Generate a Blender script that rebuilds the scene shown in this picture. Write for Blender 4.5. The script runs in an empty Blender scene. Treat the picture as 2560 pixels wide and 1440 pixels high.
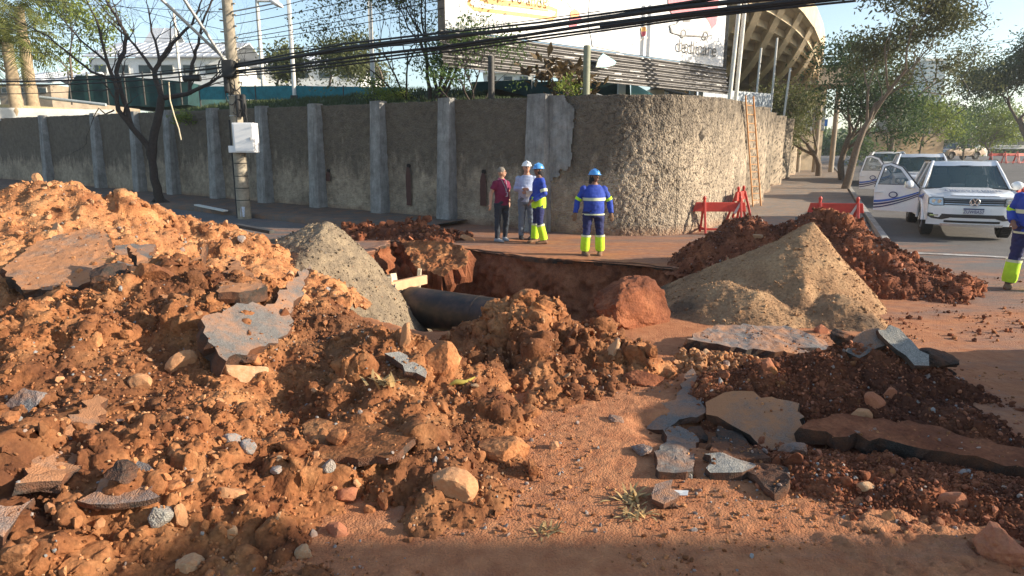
import bpy, bmesh, math, random
import numpy as np
from mathutils import Vector, Matrix, Euler
from mathutils.geometry import delaunay_2d_cdt
random.seed(7); np.random.seed(7)
S = bpy.context.scene; COL = S.collection
R = math.radians; PI = math.pi

# ---------------------------------------------------------------- camera, sky, sun, exposure
CAM_H = 2.0; FPX = 1600.0; PITCH = math.atan(325/FPX)
cd = bpy.data.cameras.new('camera'); cam = bpy.data.objects.new('camera', cd); COL.objects.link(cam)
cam.location = (0, 0, CAM_H); cam.rotation_euler = (PI/2 - PITCH, 0, 0)
cd.sensor_width = 36; cd.lens = 36*FPX/2560; cd.clip_start = 0.05; cd.clip_end = 2500
S.camera = cam
SUN_EL = R(18.5); SUN_AZ = R(-9)          # azimuth counted from +X towards +Y
w = bpy.data.worlds.new('World'); S.world = w; w.use_nodes = True
nt = w.node_tree; nt.nodes.clear()
sky = nt.nodes.new('ShaderNodeTexSky'); sky.sky_type = 'NISHITA'; sky.sun_disc = False
sky.sun_elevation = SUN_EL; sky.sun_rotation = PI/2 - SUN_AZ
sky.air_density = 1.0; sky.dust_density = 0.7; sky.ozone_density = 0.8
bg = nt.nodes.new('ShaderNodeBackground'); bg.inputs[1].default_value = 0.13
out = nt.nodes.new('ShaderNodeOutputWorld')
nt.links.new(sky.outputs[0], bg.inputs[0]); nt.links.new(bg.outputs[0], out.inputs[0])
sd = bpy.data.lights.new('sun', 'SUN'); sd.energy = 5.0; sd.angle = R(0.5); sd.color = (1, 0.88, 0.71)
so = bpy.data.objects.new('sun', sd); COL.objects.link(so)
sdir = Vector((math.cos(SUN_AZ)*math.cos(SUN_EL), math.sin(SUN_AZ)*math.cos(SUN_EL), math.sin(SUN_EL)))
so.rotation_euler = sdir.to_track_quat('Z', 'Y').to_euler(); so.location = (20, -5, 20)
vs = S.view_settings; vs.view_transform = 'Standard'; vs.look = 'None'; vs.gamma = 1; vs.use_curve_mapping = False
vs.exposure = 0.95

# ---------------------------------------------------------------- helpers
def P(px, py, d):                       # point of the photograph's ray at distance y = d
    u = (px-1280)/FPX; v = (720-py)/FPX
    c, s = math.cos(PITCH), math.sin(PITCH)
    dy = c + v*s; dz = -s + v*c
    return Vector((u*d/dy, d, CAM_H + dz*d/dy))
def gz(y):                              # the street climbs gently beyond 14 m
    return 0.031*0.5*((y-14) + np.sqrt((y-14)**2 + 1.0)) - 0.0
def G(px, py, lift=0.0):                # point of the street seen at a pixel
    lo, hi = 1.5, 400.0
    for _ in range(60):
        m = (lo+hi)/2
        if P(px, py, m).z > float(gz(m)) + lift: lo = m
        else: hi = m
    return P(px, py, lo)

def _h(ix, iy, iz, seed):
    n = (ix.astype(np.int64)*374761393 + iy.astype(np.int64)*668265263 + iz.astype(np.int64)*2147483647 + seed*974634777) & 0xffffffff
    n = ((n ^ (n >> 13))*1274126177) & 0xffffffff
    n = ((n ^ (n >> 16))*2246822519) & 0xffffffff
    return ((n ^ (n >> 15)) & 0xffffff)/float(0x1000000)
def vn2(x, y, seed=0):
    ix = np.floor(x); iy = np.floor(y); fx = x-ix; fy = y-iy
    fx = fx*fx*(3-2*fx); fy = fy*fy*(3-2*fy); z = np.zeros_like(ix)
    a = _h(ix, iy, z, seed); b = _h(ix+1, iy, z, seed); c = _h(ix, iy+1, z, seed); d = _h(ix+1, iy+1, z, seed)
    return (a*(1-fx)+b*fx)*(1-fy) + (c*(1-fx)+d*fx)*fy
def vn3(x, y, z, seed=0):
    ix = np.floor(x); iy = np.floor(y); iz = np.floor(z); fx = x-ix; fy = y-iy; fz = z-iz
    fx = fx*fx*(3-2*fx); fy = fy*fy*(3-2*fy); fz = fz*fz*(3-2*fz)
    def pl(k):
        a = _h(ix, iy, iz+k, seed); b = _h(ix+1, iy, iz+k, seed); c = _h(ix, iy+1, iz+k, seed); d = _h(ix+1, iy+1, iz+k, seed)
        return (a*(1-fx)+b*fx)*(1-fy) + (c*(1-fx)+d*fx)*fy
    return pl(0)*(1-fz) + pl(1)*fz
def fb2(x, y, o=4, seed=0, g=0.5):
    r = 0; a = 1; t = 0
    for i in range(o):
        r = r + a*vn2(x*2**i+17.3*i, y*2**i-9.1*i, seed+i); t += a; a *= g
    return r/t - 0.5
def fb3(x, y, z, o=4, seed=0, g=0.5):
    r = 0; a = 1; t = 0
    for i in range(o):
        r = r + a*vn3(x*2**i+17.3*i, y*2**i-9.1*i, z*2**i+3.7*i, seed+i); t += a; a *= g
    return r/t - 0.5
def cell2(x, y, seed=0):
    ix = np.floor(x); iy = np.floor(y); z = np.zeros_like(ix)
    f1 = np.full(x.shape, 9.0); f2 = np.full(x.shape, 9.0); rid = np.zeros(x.shape)
    for i in (-1, 0, 1):
        for j in (-1, 0, 1):
            cx = ix+i; cy = iy+j
            px = cx + _h(cx, cy, z, seed); py = cy + _h(cx, cy, z+1, seed)
            d = np.hypot(px-x, py-y)
            near = d < f1
            f2 = np.where(near, f1, np.minimum(f2, d)); rid = np.where(near, _h(cx, cy, z+2, seed), rid); f1 = np.where(near, d, f1)
    return f1, f2, rid
def sst(a, b, x):
    t = np.clip((x-a)/(b-a), 0, 1); return t*t*(3-2*t)

def tag(o, label=None, cat=None, group=None, kind=None):
    if label: o['label'] = label
    if cat: o['category'] = cat
    if group: o['group'] = group
    if kind: o['kind'] = kind
    return o
def link(name, me, parent=None, mats=None):
    o = bpy.data.objects.new(name, me); COL.objects.link(o)
    if mats:
        for m in (mats if isinstance(mats, (list, tuple)) else [mats]): me.materials.append(m)
    if parent is not None: o.parent = parent
    return o
def thing(name, label, cat, loc=(0, 0, 0), rz=0.0, group=None):
    o = bpy.data.objects.new(name, None); COL.objects.link(o); o.empty_display_size = 0.2
    o.location = loc; o.rotation_euler = (0, 0, rz)
    return tag(o, label, cat, group)
def copy_tree(o, parent=None):
    c = o.copy(); COL.objects.link(c); c.parent = parent
    for ch in [k for k in o.children]: copy_tree(ch, c)
    return c
def np_mesh(name, V, F, smooth=True, mi=None):
    V = np.asarray(V, dtype=np.float32).reshape(-1, 3); F = np.asarray(F, dtype=np.int32)
    me = bpy.data.meshes.new(name); k = F.shape[1]; n = len(F)
    me.vertices.add(len(V)); me.vertices.foreach_set('co', V.ravel())
    me.loops.add(n*k); me.loops.foreach_set('vertex_index', F.ravel())
    me.polygons.add(n); me.polygons.foreach_set('loop_start', np.arange(0, n*k, k, dtype=np.int32))
    try: me.polygons.foreach_set('loop_total', np.full(n, k, dtype=np.int32))
    except Exception: pass
    me.polygons.foreach_set('use_smooth', np.full(n, smooth, dtype=bool))
    if mi is not None: me.polygons.foreach_set('material_index', np.asarray(mi, dtype=np.int32))
    me.update(); me.validate(); return me
def grid_faces(ny, nx, keep=None):
    i = np.arange(ny-1)[:, None]*nx + np.arange(nx-1)[None, :]
    F = np.stack([i, i+1, i+1+nx, i+nx], -1).reshape(-1, 4)
    if keep is not None:
        k = keep.ravel(); F = F[k[F].any(1)]
    return F
def compact(V, F):
    u, inv = np.unique(F, return_inverse=True)
    return V[u], inv.reshape(F.shape), u
def attr(me, name, vals):
    a = me.attributes.new(name, 'FLOAT', 'POINT'); a.data.foreach_set('value', np.asarray(vals, dtype=np.float32).ravel())

class MB:                               # collects simple solids; build() links them as one mesh object
    def __init__(s): s.v = []; s.f = []; s.m = []; s.sm = []
    def add(s, V, F, mi=0, smooth=False):
        b = len(s.v); s.v += [tuple(p) for p in V]; s.f += [tuple(b+i for i in f) for f in F]
        s.m += [mi]*len(F); s.sm += [smooth]*len(F); return s
    def box(s, c, d, rot=None, mi=0):
        q = [(-1,-1,-1),(1,-1,-1),(1,1,-1),(-1,1,-1),(-1,-1,1),(1,-1,1),(1,1,1),(-1,1,1)]
        V = [Vector((a*d[0]/2, b*d[1]/2, e*d[2]/2)) for a, b, e in q]
        if rot is not None: V = [rot @ p for p in V]
        V = [p+Vector(c) for p in V]
        return s.add(V, [(0,3,2,1),(4,5,6,7),(0,1,5,4),(1,2,6,5),(2,3,7,6),(3,0,4,7)], mi)
    def bar(s, a, b, w, h, mi=0, up=(0, 0, 1)):   # box from a to b
        a = Vector(a); b = Vector(b); t = (b-a); L = t.length; t.normalize(); u = Vector(up)
        if abs(t.dot(u)) > 0.95: u = Vector((1, 0, 0))
        x = t.cross(u).normalized(); z = x.cross(t).normalized()
        M = Matrix((x, t, z)).transposed()
        return s.box((a+b)/2, (w, L, h), M, mi)
    def loft(s, rings, mi=0, cap=True, smooth=True, closed=True):
        n = len(rings[0]); V = [p for r in rings for p in r]; F = []
        for i in range(len(rings)-1):
            for j in range(n if closed else n-1):
                k = (j+1) % n; F.append((i*n+j, i*n+k, (i+1)*n+k, (i+1)*n+j))
        s.add(V, F, mi, smooth)
        if cap and closed:
            s.add(rings[0], [tuple(range(n))[::-1]], mi, False); s.add(rings[-1], [tuple(range(n))], mi, False)
        return s
    def tube(s, pts, rad, n=8, mi=0, cap=True):
        pts = [Vector(p) for p in pts]; m = len(pts)
        if not hasattr(rad, '__len__'): rad = [rad]*m
        rings = []; prev = None
        for i, p in enumerate(pts):
            t = (pts[min(i+1, m-1)] - pts[max(i-1, 0)])
            t = t.normalized() if t.length > 1e-9 else Vector((0, 0, 1))
            if prev is None:
                u = Vector((0, 0, 1)) if abs(t.z) < 0.9 else Vector((1, 0, 0)); x = t.cross(u).normalized()
            else:
                x = (prev - t*prev.dot(t)); x = x.normalized() if x.length > 1e-6 else t.orthogonal().normalized()
            prev = x; y = t.cross(x)
            rings.append([p + (x*math.cos(2*PI*k/n) + y*math.sin(2*PI*k/n))*rad[i] for k in range(n)])
        return s.loft(rings, mi, cap)
    def ell(s, c, r, nu=14, nv=9, rot=None, mi=0, v0=-PI/2, v1=PI/2):
        rings = []
        for j in range(nv+1):
            a = v0 + (v1-v0)*j/nv
            ring = []
            for i in range(nu):
                q = Vector((r[0]*math.cos(a)*math.cos(2*PI*i/nu), r[1]*math.cos(a)*math.sin(2*PI*i/nu), r[2]*math.sin(a)))
                if rot is not None: q = rot @ q
                ring.append(q+Vector(c))
            rings.append(ring)
        return s.loft(rings, mi, cap=True)
    def prism(s, poly, depth, M, mi=0):     # polygon (x,y) extruded along local z, placed by matrix M
        n = len(poly); A = [M @ Vector((x, y, 0)) for x, y in poly]; B = [M @ Vector((x, y, depth)) for x, y in poly]
        s.add(A+B, [tuple(range(n))[::-1], tuple(range(n, 2*n))] + [(i, (i+1) % n, n+(i+1) % n, n+i) for i in range(n)], mi)
        return s
    def mesh(s, name, bevel=0.0):
        me = bpy.data.meshes.new(name); me.from_pydata(s.v, [], s.f)
        me.polygons.foreach_set('material_index', s.m); me.polygons.foreach_set('use_smooth', s.sm); me.update()
        return me
    def build(s, name, mats, parent=None, bevel=0.0, seg=2):
        o = link(name, s.mesh(name), parent, mats)
        bm = bmesh.new(); bm.from_mesh(o.data); bmesh.ops.recalc_face_normals(bm, faces=bm.faces); bm.to_mesh(o.data); bm.free()
        if bevel:
            b = o.modifiers.new('bevel', 'BEVEL'); b.width = bevel; b.segments = seg; b.limit_method = 'ANGLE'
        return o

# ---------------------------------------------------------------- materials
def nodes(name):
    m = bpy.data.materials.new(name); m.use_nodes = True; t = m.node_tree; t.nodes.clear()
    o = t.nodes.new('ShaderNodeOutputMaterial'); b = t.nodes.new('ShaderNodeBsdfPrincipled'); t.links.new(b.outputs[0], o.inputs[0])
    return m, t, b
class N:                                 # terse node helper
    def __init__(s, t, world=False):
        s.t = t; 
        if world: s.co = t.nodes.new('ShaderNodeNewGeometry').outputs['Position']
        else: s.co = t.nodes.new('ShaderNodeTexCoord').outputs['Object']
    def noise(s, scale, detail=4, rough=0.6, co=None, dist=0.0):
        n = s.t.nodes.new('ShaderNodeTexNoise'); n.inputs['Scale'].default_value = scale; n.inputs['Detail'].default_value = detail
        n.inputs['Roughness'].default_value = rough; n.inputs['Distortion'].default_value = dist
        s.t.links.new(co or s.co, n.inputs['Vector']); return n.outputs[0]
    def vor(s, scale, feature='F1', co=None, out=0):
        n = s.t.nodes.new('ShaderNodeTexVoronoi'); n.feature = feature; n.inputs['Scale'].default_value = scale
        s.t.links.new(co or s.co, n.inputs['Vector']); return n.outputs[out]
    def scaled(s, x, y, z):
        n = s.t.nodes.new('ShaderNodeMapping'); n.inputs['Scale'].default_value = (x, y, z); s.t.links.new(s.co, n.inputs[0]); return n.outputs[0]
    def ramp(s, a, *stops):
        n = s.t.nodes.new('ShaderNodeValToRGB'); r = n.color_ramp
        while len(r.elements) < len(stops): r.elements.new(0.5)
        for e, (p, c) in zip(r.elements, stops):
            e.position = p; e.color = (c, c, c, 1) if not hasattr(c, '__len__') else (*c, 1)
        s.t.links.new(a, n.inputs[0]); return n.outputs[0]
    def mix(s, f, a, b, mode='MIX'):
        n = s.t.nodes.new('ShaderNodeMix'); n.data_type = 'RGBA'; n.blend_type = mode
        for v, i in ((f, 0), (a, 6), (b, 7)):
            if isinstance(v, (int, float)): n.inputs[i].default_value = v if i == 0 else (v, v, v, 1)
            elif isinstance(v, tuple): n.inputs[i].default_value = (*v, 1)
            else: s.t.links.new(v, n.inputs[i])
        return n.outputs[2]
    def math(s, op, a, b=0.0, clamp=False):
        n = s.t.nodes.new('ShaderNodeMath'); n.operation = op; n.use_clamp = clamp
        for i, v in enumerate((a, b)):
            if isinstance(v, (int, float)): n.inputs[i].default_value = v
            else: s.t.links.new(v, n.inputs[i])
        return n.outputs[0]
    def sep(s, axis, co=None):
        n = s.t.nodes.new('ShaderNodeSeparateXYZ'); s.t.links.new(co or s.co, n.inputs[0]); return n.outputs[axis]
    def attr(s, name):
        n = s.t.nodes.new('ShaderNodeAttribute'); n.attribute_name = name; return n.outputs['Fac']
    def island(s, c, lo=0.6, hi=1.3):
        g = s.t.nodes.new('ShaderNodeNewGeometry'); return s.mix(1.0, c, s.ramp(g.outputs['Random Per Island'], (0.0, lo), (1.0, hi)), 'MULTIPLY')
    def rnd(s):
        return s.t.nodes.new('ShaderNodeObjectInfo').outputs['Random']
    def bump(s, b, h, strength=0.4, dist=0.02):
        n = s.t.nodes.new('ShaderNodeBump'); n.inputs['Strength'].default_value = strength; n.inputs['Distance'].default_value = dist
        s.t.links.new(h, n.inputs['Height']); s.t.links.new(n.outputs[0], b.inputs['Normal'])
def simple(name, c, rough=0.6, var=0.18, scale=9, metal=0.0, bump=0.0, c2=None, coat=0.0, world=False):
    m, t, b = nodes(name); n = N(t, world)
    f = n.ramp(n.noise(scale, 5, 0.65), (0.3, 0.0), (0.7, 1.0))
    a = tuple(x*(1-var) for x in c); d = c2 or tuple(min(1, x*(1+var)) for x in c)
    t.links.new(n.mix(f, a, d), b.inputs['Base Color'])
    rr = n.math('ADD', n.math('MULTIPLY', n.noise(scale*2.3, 3), 0.2), rough-0.1, True); t.links.new(rr, b.inputs['Roughness'])
    b.inputs['Metallic'].default_value = metal
    if coat: b.inputs['Coat Weight'].default_value = coat
    if bump: n.bump(b, n.noise(scale*6, 4), bump, 0.01)
    return m
def soil_mat(name, light, mid, dark, sc=1.0, bump=0.5, pat=(0.38, 0.62), wet=None):
    m, t, b = nodes(name); n = N(t, True)
    a = n.ramp(n.noise(3.1*sc, 6, 0.65), (0.32, dark), (0.5, mid), (0.68, light))
    fine = n.ramp(n.noise(34*sc, 5, 0.7), (0.28, 0.62), (0.5, 1.0), (0.78, 1.28))
    c = n.mix(1.0, a, fine, 'MULTIPLY')
    if wet is not None:
        wf = n.ramp(n.noise(0.75, 4, 0.6), (pat[0], 1.0), (pat[1], 0.0)); c = n.mix(n.math('MULTIPLY', wf, 0.75), c, wet)
    pb = n.ramp(n.vor(55*sc, 'F1', out=1), (0.0, 0.75), (1.0, 1.2)); c = n.island(n.mix(0.5, c, n.mix(1.0, c, pb, 'MULTIPLY')), 0.7, 1.25)
    t.links.new(c, b.inputs['Base Color']); b.inputs['Roughness'].default_value = 0.95; b.inputs['Specular IOR Level'].default_value = 0.15
    h = n.math('ADD', n.noise(60*sc, 5, 0.7), n.math('MULTIPLY', n.vor(38*sc), 0.8))
    n.bump(b, h, bump, 0.018); return m
M = {}
M['soil'] = soil_mat('orange_soil', (0.47,0.225,0.098), (0.34,0.138,0.056), (0.18,0.064,0.028), wet=(0.11,0.045,0.024), pat=(0.40,0.56))
M['soil_pale'] = soil_mat('pale_orange_soil', (0.50,0.26,0.12), (0.39,0.175,0.075), (0.23,0.088,0.038), wet=(0.22,0.09,0.045), pat=(0.3,0.45))
M['soil_red'] = soil_mat('red_brown_soil', (0.30,0.115,0.055), (0.20,0.07,0.034), (0.12,0.042,0.022), wet=(0.10,0.04,0.025), pat=(0.36,0.5))
M['gravel'] = soil_mat('grey_tan_gravel', (0.28,0.215,0.14), (0.21,0.16,0.108), (0.12,0.095,0.07), sc=1.0, bump=0.6)
M['trench_soil'] = soil_mat('cut_red_soil', (0.36,0.15,0.072), (0.26,0.095,0.045), (0.16,0.056,0.028), bump=0.7)
M['sand'] = soil_mat('tan_sand', (0.45,0.285,0.155), (0.37,0.22,0.118), (0.27,0.152,0.082), sc=0.8, bump=0.45, wet=(0.085,0.065,0.05), pat=(0.34,0.42))
def rock_mat(name, a, b2, dust=0.35):
    m, t, b = nodes(name); n = N(t, False)
    c = n.ramp(n.noise(9, 6, 0.7), (0.3, a), (0.7, b2))
    c = n.mix(n.ramp(n.noise(4, 5, 0.6), (0.5-0.2*dust, 0.0), (0.72, dust*1.8)), c, (0.46,0.20,0.085))
    c = n.island(c, 0.75, 1.2)
    t.links.new(c, b.inputs['Base Color']); b.inputs['Roughness'].default_value = 0.9
    n.bump(b, n.noise(30, 6, 0.7), 0.5, 0.02); return m
M['rock_grey'] = rock_mat('grey_stone', (0.16,0.16,0.16), (0.32,0.31,0.29))
M['rock_tan'] = rock_mat('tan_stone', (0.36,0.22,0.12), (0.52,0.36,0.21), 0.5)
M['rock_red'] = rock_mat('red_clay_stone', (0.30,0.10,0.05), (0.42,0.16,0.08), 0.3)
M['clod'] = rock_mat('orange_clod', (0.36,0.165,0.075), (0.52,0.29,0.14), 0.5)
def asphalt_mat(name, c, dust, dustcol=(0.45,0.21,0.10), lo=0.42, hi=0.62):
    m, t, b = nodes(name); n = N(t, True)
    a = n.mix(n.ramp(n.vor(140, out=1), (0.2, 0.0), (0.9, 1.0)), tuple(x*0.6 for x in c), tuple(min(1, x*1.7) for x in c))
    a = n.mix(0.5, a, n.ramp(n.noise(1.7, 5), (0.3, tuple(x*0.7 for x in c)), (0.7, tuple(x*1.3 for x in c))))
    f = n.ramp(n.noise(2.6, 7, 0.72), (lo, 0.0), (hi, dust))
    t.links.new(n.mix(f, a, dustcol), b.inputs['Base Color']); b.inputs['Roughness'].default_value = 0.95; b.inputs['Specular IOR Level'].default_value = 0.12
    n.bump(b, n.math('ADD', n.vor(120), n.noise(18, 5)), 0.55, 0.012); return m
M['slab_top'] = asphalt_mat('dusty_asphalt_top', (0.17,0.16,0.155), 0.85)
M['slab_dusty'] = asphalt_mat('soil_covered_asphalt', (0.20,0.16,0.13), 0.95, lo=0.3, hi=0.5)
M['slab_grey'] = asphalt_mat('grey_asphalt_top', (0.155,0.145,0.135), 0.75, lo=0.44, hi=0.66)
M['slab_edge'] = asphalt_mat('broken_asphalt_edge', (0.050,0.042,0.036), 0.8, (0.22,0.09,0.045), lo=0.42, hi=0.62)
M['concrete_piece'] = asphalt_mat('pale_concrete_piece', (0.27,0.255,0.225), 0.4, lo=0.5, hi=0.7)
# ---------------------------------------------------------------- the ground with the trench
TR = np.array([(-2.9,15.2),(-1.6,14.6),(-0.9,14.0),(0.2,13.0),(1.3,12.5),(2.6,11.9),(3.3,11.3),(3.2,9.6),(2.3,8.6),(1.2,7.7),(0.2,7.25),(-1.0,7.2),(-1.9,7.9),(-2.8,9.5),(-3.1,11.5)])
def poly_sd(x, y, poly):                 # signed distance to polygon, positive inside
    d = np.full(x.shape, 1e9); ins = np.zeros(x.shape, bool); n = len(poly)
    for i in range(n):
        ax, ay = poly[i]; bx, by = poly[(i+1) % n]; ex, ey = bx-ax, by-ay
        t = np.clip(((x-ax)*ex+(y-ay)*ey)/(ex*ex+ey*ey), 0, 1)
        d = np.minimum(d, np.hypot(x-ax-t*ex, y-ay-t*ey))
        c = ((ay > y) != (by > y)) & (x < (bx-ax)*(y-ay)/((by-ay) if by != ay else 1e-9)+ax); ins ^= c
    return np.where(ins, d, -d)
def trench_depth(x, y):
    sd_ = poly_sd(x, y, TR) + 0.35*fb2(x*1.6, y*1.6, 3, 5)
    return 1.75*(0.3*sst(0.0, 0.12, sd_)+0.7*sst(0.0, 0.55, sd_))
def ground_h(x, y):
    z = gz(y) + 0.03*fb2(x*0.5, y*0.5, 3, 3) + 0.012*fb2(x*3, y*3, 3, 8)*sst(16, 8, y)
    # the broken pavement in front on the right has sunk
    pit = sst(0.25, -0.1, np.hypot((x-2.1)/1.05, (y-4.55)/0.42)-1 + 0.5*fb2(x*2, y*2, 3, 31))
    pit2 = sst(0.2, -0.15, np.hypot((x-3.15)/0.95, (y-4.45)/0.75)-1 + 0.4*fb2(x*2+5, y*2, 3, 33))
    return z - 0.10*pit - 0.09*pit2*(1-pit)
def ax_np(segs):
    out = []
    for a, b, s in segs: out += list(np.arange(a, b, s))
    return np.array(out + [segs[-1][1]])
def clods(x, y, specs, seed):
    d = np.zeros_like(x)
    for k, (sz, amp, den) in enumerate(specs):
        wx = x + 0.25*sz*2*fb2(x/sz*1.3, y/sz*1.3, 2, seed+90+k); wy = y + 0.25*sz*2*fb2(x/sz*1.3+7, y/sz*1.3+3, 2, seed+70+k)
        f1, f2, r = cell2(wx/sz, wy/sz, seed+k)
        rr = 0.25 + 0.5*r
        d = np.maximum(d*1.0, 0) + amp*sz*np.sqrt(np.clip(1-(f1/rr)**2, 0, 1))*(r > 1-den)*(0.5+r)
    return d
m_, t_, b_ = nodes('street_surface'); n_ = N(t_, True)
asp = n_.mix(n_.ramp(n_.vor(95, out=1), (0.2, 0.0), (0.9, 1.0)), (0.085,0.08,0.08), (0.21,0.20,0.19))
asp = n_.mix(0.4, asp, n_.ramp(n_.noise(0.8, 6), (0.3, (0.10,0.095,0.09)), (0.7, (0.20,0.185,0.17))))
dst = n_.ramp(n_.noise(7, 6, 0.65), (0.3, (0.34,0.125,0.055)), (0.7, (0.50,0.225,0.105)))
gx = n_.sep(0); gy = n_.sep(1)
dd = n_.math('SQRT', n_.math('ADD', n_.math('POWER', n_.math('MULTIPLY', n_.math('SUBTRACT', gx, 0.6), 0.95), 2.0), n_.math('POWER', n_.math('MULTIPLY', n_.math('SUBTRACT', gy, 7.0), 0.62), 2.0)))
fd = n_.math('SUBTRACT', 1.62, n_.math('MULTIPLY', dd, 0.150))
streak = n_.noise(1.0, 7, 0.72, co=n_.scaled(0.5, 1.6, 1.0))
fd = n_.math('ADD', fd, n_.math('MULTIPLY', n_.math('SUBTRACT', streak, 0.55), 2.6), True)
t_.links.new(n_.mix(fd, asp, dst), b_.inputs['Base Color']); b_.inputs['Roughness'].default_value = 0.93
b_.inputs['Specular IOR Level'].default_value = 0.25
n_.bump(b_, n_.math('ADD', n_.noise(26, 7, 0.75), n_.math('MULTIPLY', n_.vor(75), 0.5)), 0.75, 0.02); M['street'] = m_
# inside the trench the soil shows
gxs = ax_np([(-20,-6,0.5),(-6,-3.6,0.1),(-3.6,-1.2,0.026),(-1.2,4.2,0.017),(4.2,8,0.05),(8,30,0.5)])
gys = ax_np([(0.4,2.2,0.08),(2.2,5.6,0.014),(5.6,15.6,0.026),(15.6,18,0.12),(18,70,1.0)])
X, Y = np.meshgrid(gxs, gys)
Z = ground_h(X, Y)
near = sst(7.5, 5.5, Y)*sst(-2.5, -1.0, X)*sst(5.0, 4.0, X)
rough = sst(-0.05, 0.22, fb2(X*0.9+4, Y*0.9, 3, 41))
Z = Z + near*(0.2+0.65*rough)*clods(X, Y, [(0.16,0.12,0.3),(0.07,0.20,0.4),(0.035,0.30,0.6)], 11)*0.9 + near*(0.012*fb2(X*14, Y*14, 4, 9, 0.6)+0.010*fb2(X*34, Y*34, 2, 10, 0.7))
V = np.stack([X, Y, Z], -1).reshape(-1, 3)
sdT = poly_sd(X, Y, TR) + 0.04 + 0.10*fb2(X*1.6, Y*1.6, 3, 5)*2
Vc_, Fc_, _u = compact(V, grid_faces(*X.shape)[~((sdT > 0.03).ravel()[grid_faces(*X.shape)].all(1))])
tag(link('ground', np_mesh('ground', Vc_, Fc_, True), None, M['street']), kind='structure')
# trench walls: a ribbon round the opening with the broken asphalt crust on top
TP = np.concatenate([TR, TR[:1]]); tp = []
for p0, p1 in zip(TP[:-1], TP[1:]):
    k = max(2, int(np.linalg.norm(p1-p0)/0.03)); tp += [p0+(p1-p0)*i/k for i in range(k)]
tp = np.array(tp)
for _ in range(12): tp = 0.25*np.roll(tp, 1, 0)+0.5*tp+0.25*np.roll(tp, -1, 0)
tn = np.roll(tp, -1, 0)-np.roll(tp, 1, 0); tn /= np.linalg.norm(tn, axis=1, keepdims=True); tn = np.stack([-tn[:, 1], tn[:, 0]], -1)
cen = TR.mean(0); 
if ((cen-tp[0])*tn[0]).sum() < 0: tn = -tn
sl = np.concatenate([[0], np.cumsum(np.linalg.norm(np.diff(tp, axis=0), axis=1))])
rows = [(-0.42,0.03),(-0.22,-0.008),(-0.12,-0.022),(-0.04,-0.03),(0.0,-0.02),(0.01,0.02)]+[(0.02+0.34*d_, d_) for d_ in np.arange(0.05, 1.8, 0.035)]
V = []; dl = []
for off_, dep in rows:
    j = 0.42*fb2(tp[:, 0]*1.5, tp[:, 1]*1.5, 5, 25, 0.6)+0.10*fb2(tp[:, 0]*7, tp[:, 1]*7, 3, 26)
    under = 0.10*np.sin(min(1, max(0, dep)/0.25)*PI)*0.5
    p_ = tp + tn*(off_+j-0.02)[:, None]; g_ = ground_h(p_[:, 0], p_[:, 1]); z_ = g_-dep
    amp_ = (0.50*fb3(p_[:, 0]*2.4, p_[:, 1]*2.4, z_*2.4, 4, 27)+0.22*fb3(p_[:, 0]*8, p_[:, 1]*8, z_*8, 4, 28) - 0.10*cell2(sl*4.2, np.full(len(sl), dep*4.2), 88)[0])*min(1, max(0, dep-0.02)/0.2)
    p_ = p_ + tn*(amp_-under)[:, None]; V.append(np.stack([p_[:, 0], p_[:, 1], z_], -1)); dl.append(np.full(len(tp), dep)+0.10*fb2(tp[:, 0]*3, tp[:, 1]*3, 3, 29))
V = np.array(V); n0_ = V.shape[1]; V = np.concatenate([V, V[:, :1]], 1); dl = np.array(dl); dl = np.concatenate([dl, dl[:, :1]], 1)
Fq = grid_faces(len(rows), n0_+1); dm = dl.ravel()[Fq].mean(1); base_r = np.repeat(np.arange(len(rows)-1), n0_)
mi = np.where(base_r < 4, 0, np.where(dm < 0.055, 1, 2))
tag(link('trench', np_mesh('trench_sides', V.reshape(-1, 3), Fq, True, mi), None, [M['street'], M['slab_edge'], M['trench_soil']]), kind='structure')
fxs, fys = np.meshgrid(np.arange(-3.8, 4.2, 0.05), np.arange(6.6, 15.8, 0.05)); fz = ground_h(fxs, fys)-1.62+0.25*fb2(fxs*1.3, fys*1.3, 4, 44)+clods(fxs, fys, [(0.3,0.25,0.5),(0.14,0.3,0.5)], 45)
tag(link('trench_floor', np_mesh('trench_floor', np.stack([fxs, fys, fz], -1).reshape(-1, 3), grid_faces(*fxs.shape)), None, M['trench_soil']), kind='structure')
# far sheet out to the horizon, a little below the detailed one
fx = ax_np([(-900,-100,80),(-100,120,8),(120,900,60)]); fy = ax_np([(-120,0,10),(0,90,3),(90,1500,60)])
X2, Y2 = np.meshgrid(fx, fy); Z2 = np.minimum(gz(Y2), 2.6+0*Y2) - 0.06 + np.where(Y2 < 20, np.where((abs(X2) < 24) & (Y2 > -1), -2.2, 0), 0)
tag(link('terrain', np_mesh('terrain', np.stack([X2, Y2, Z2], -1).reshape(-1, 3), grid_faces(*X2.shape)), None, M['street']), kind='structure')

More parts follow.
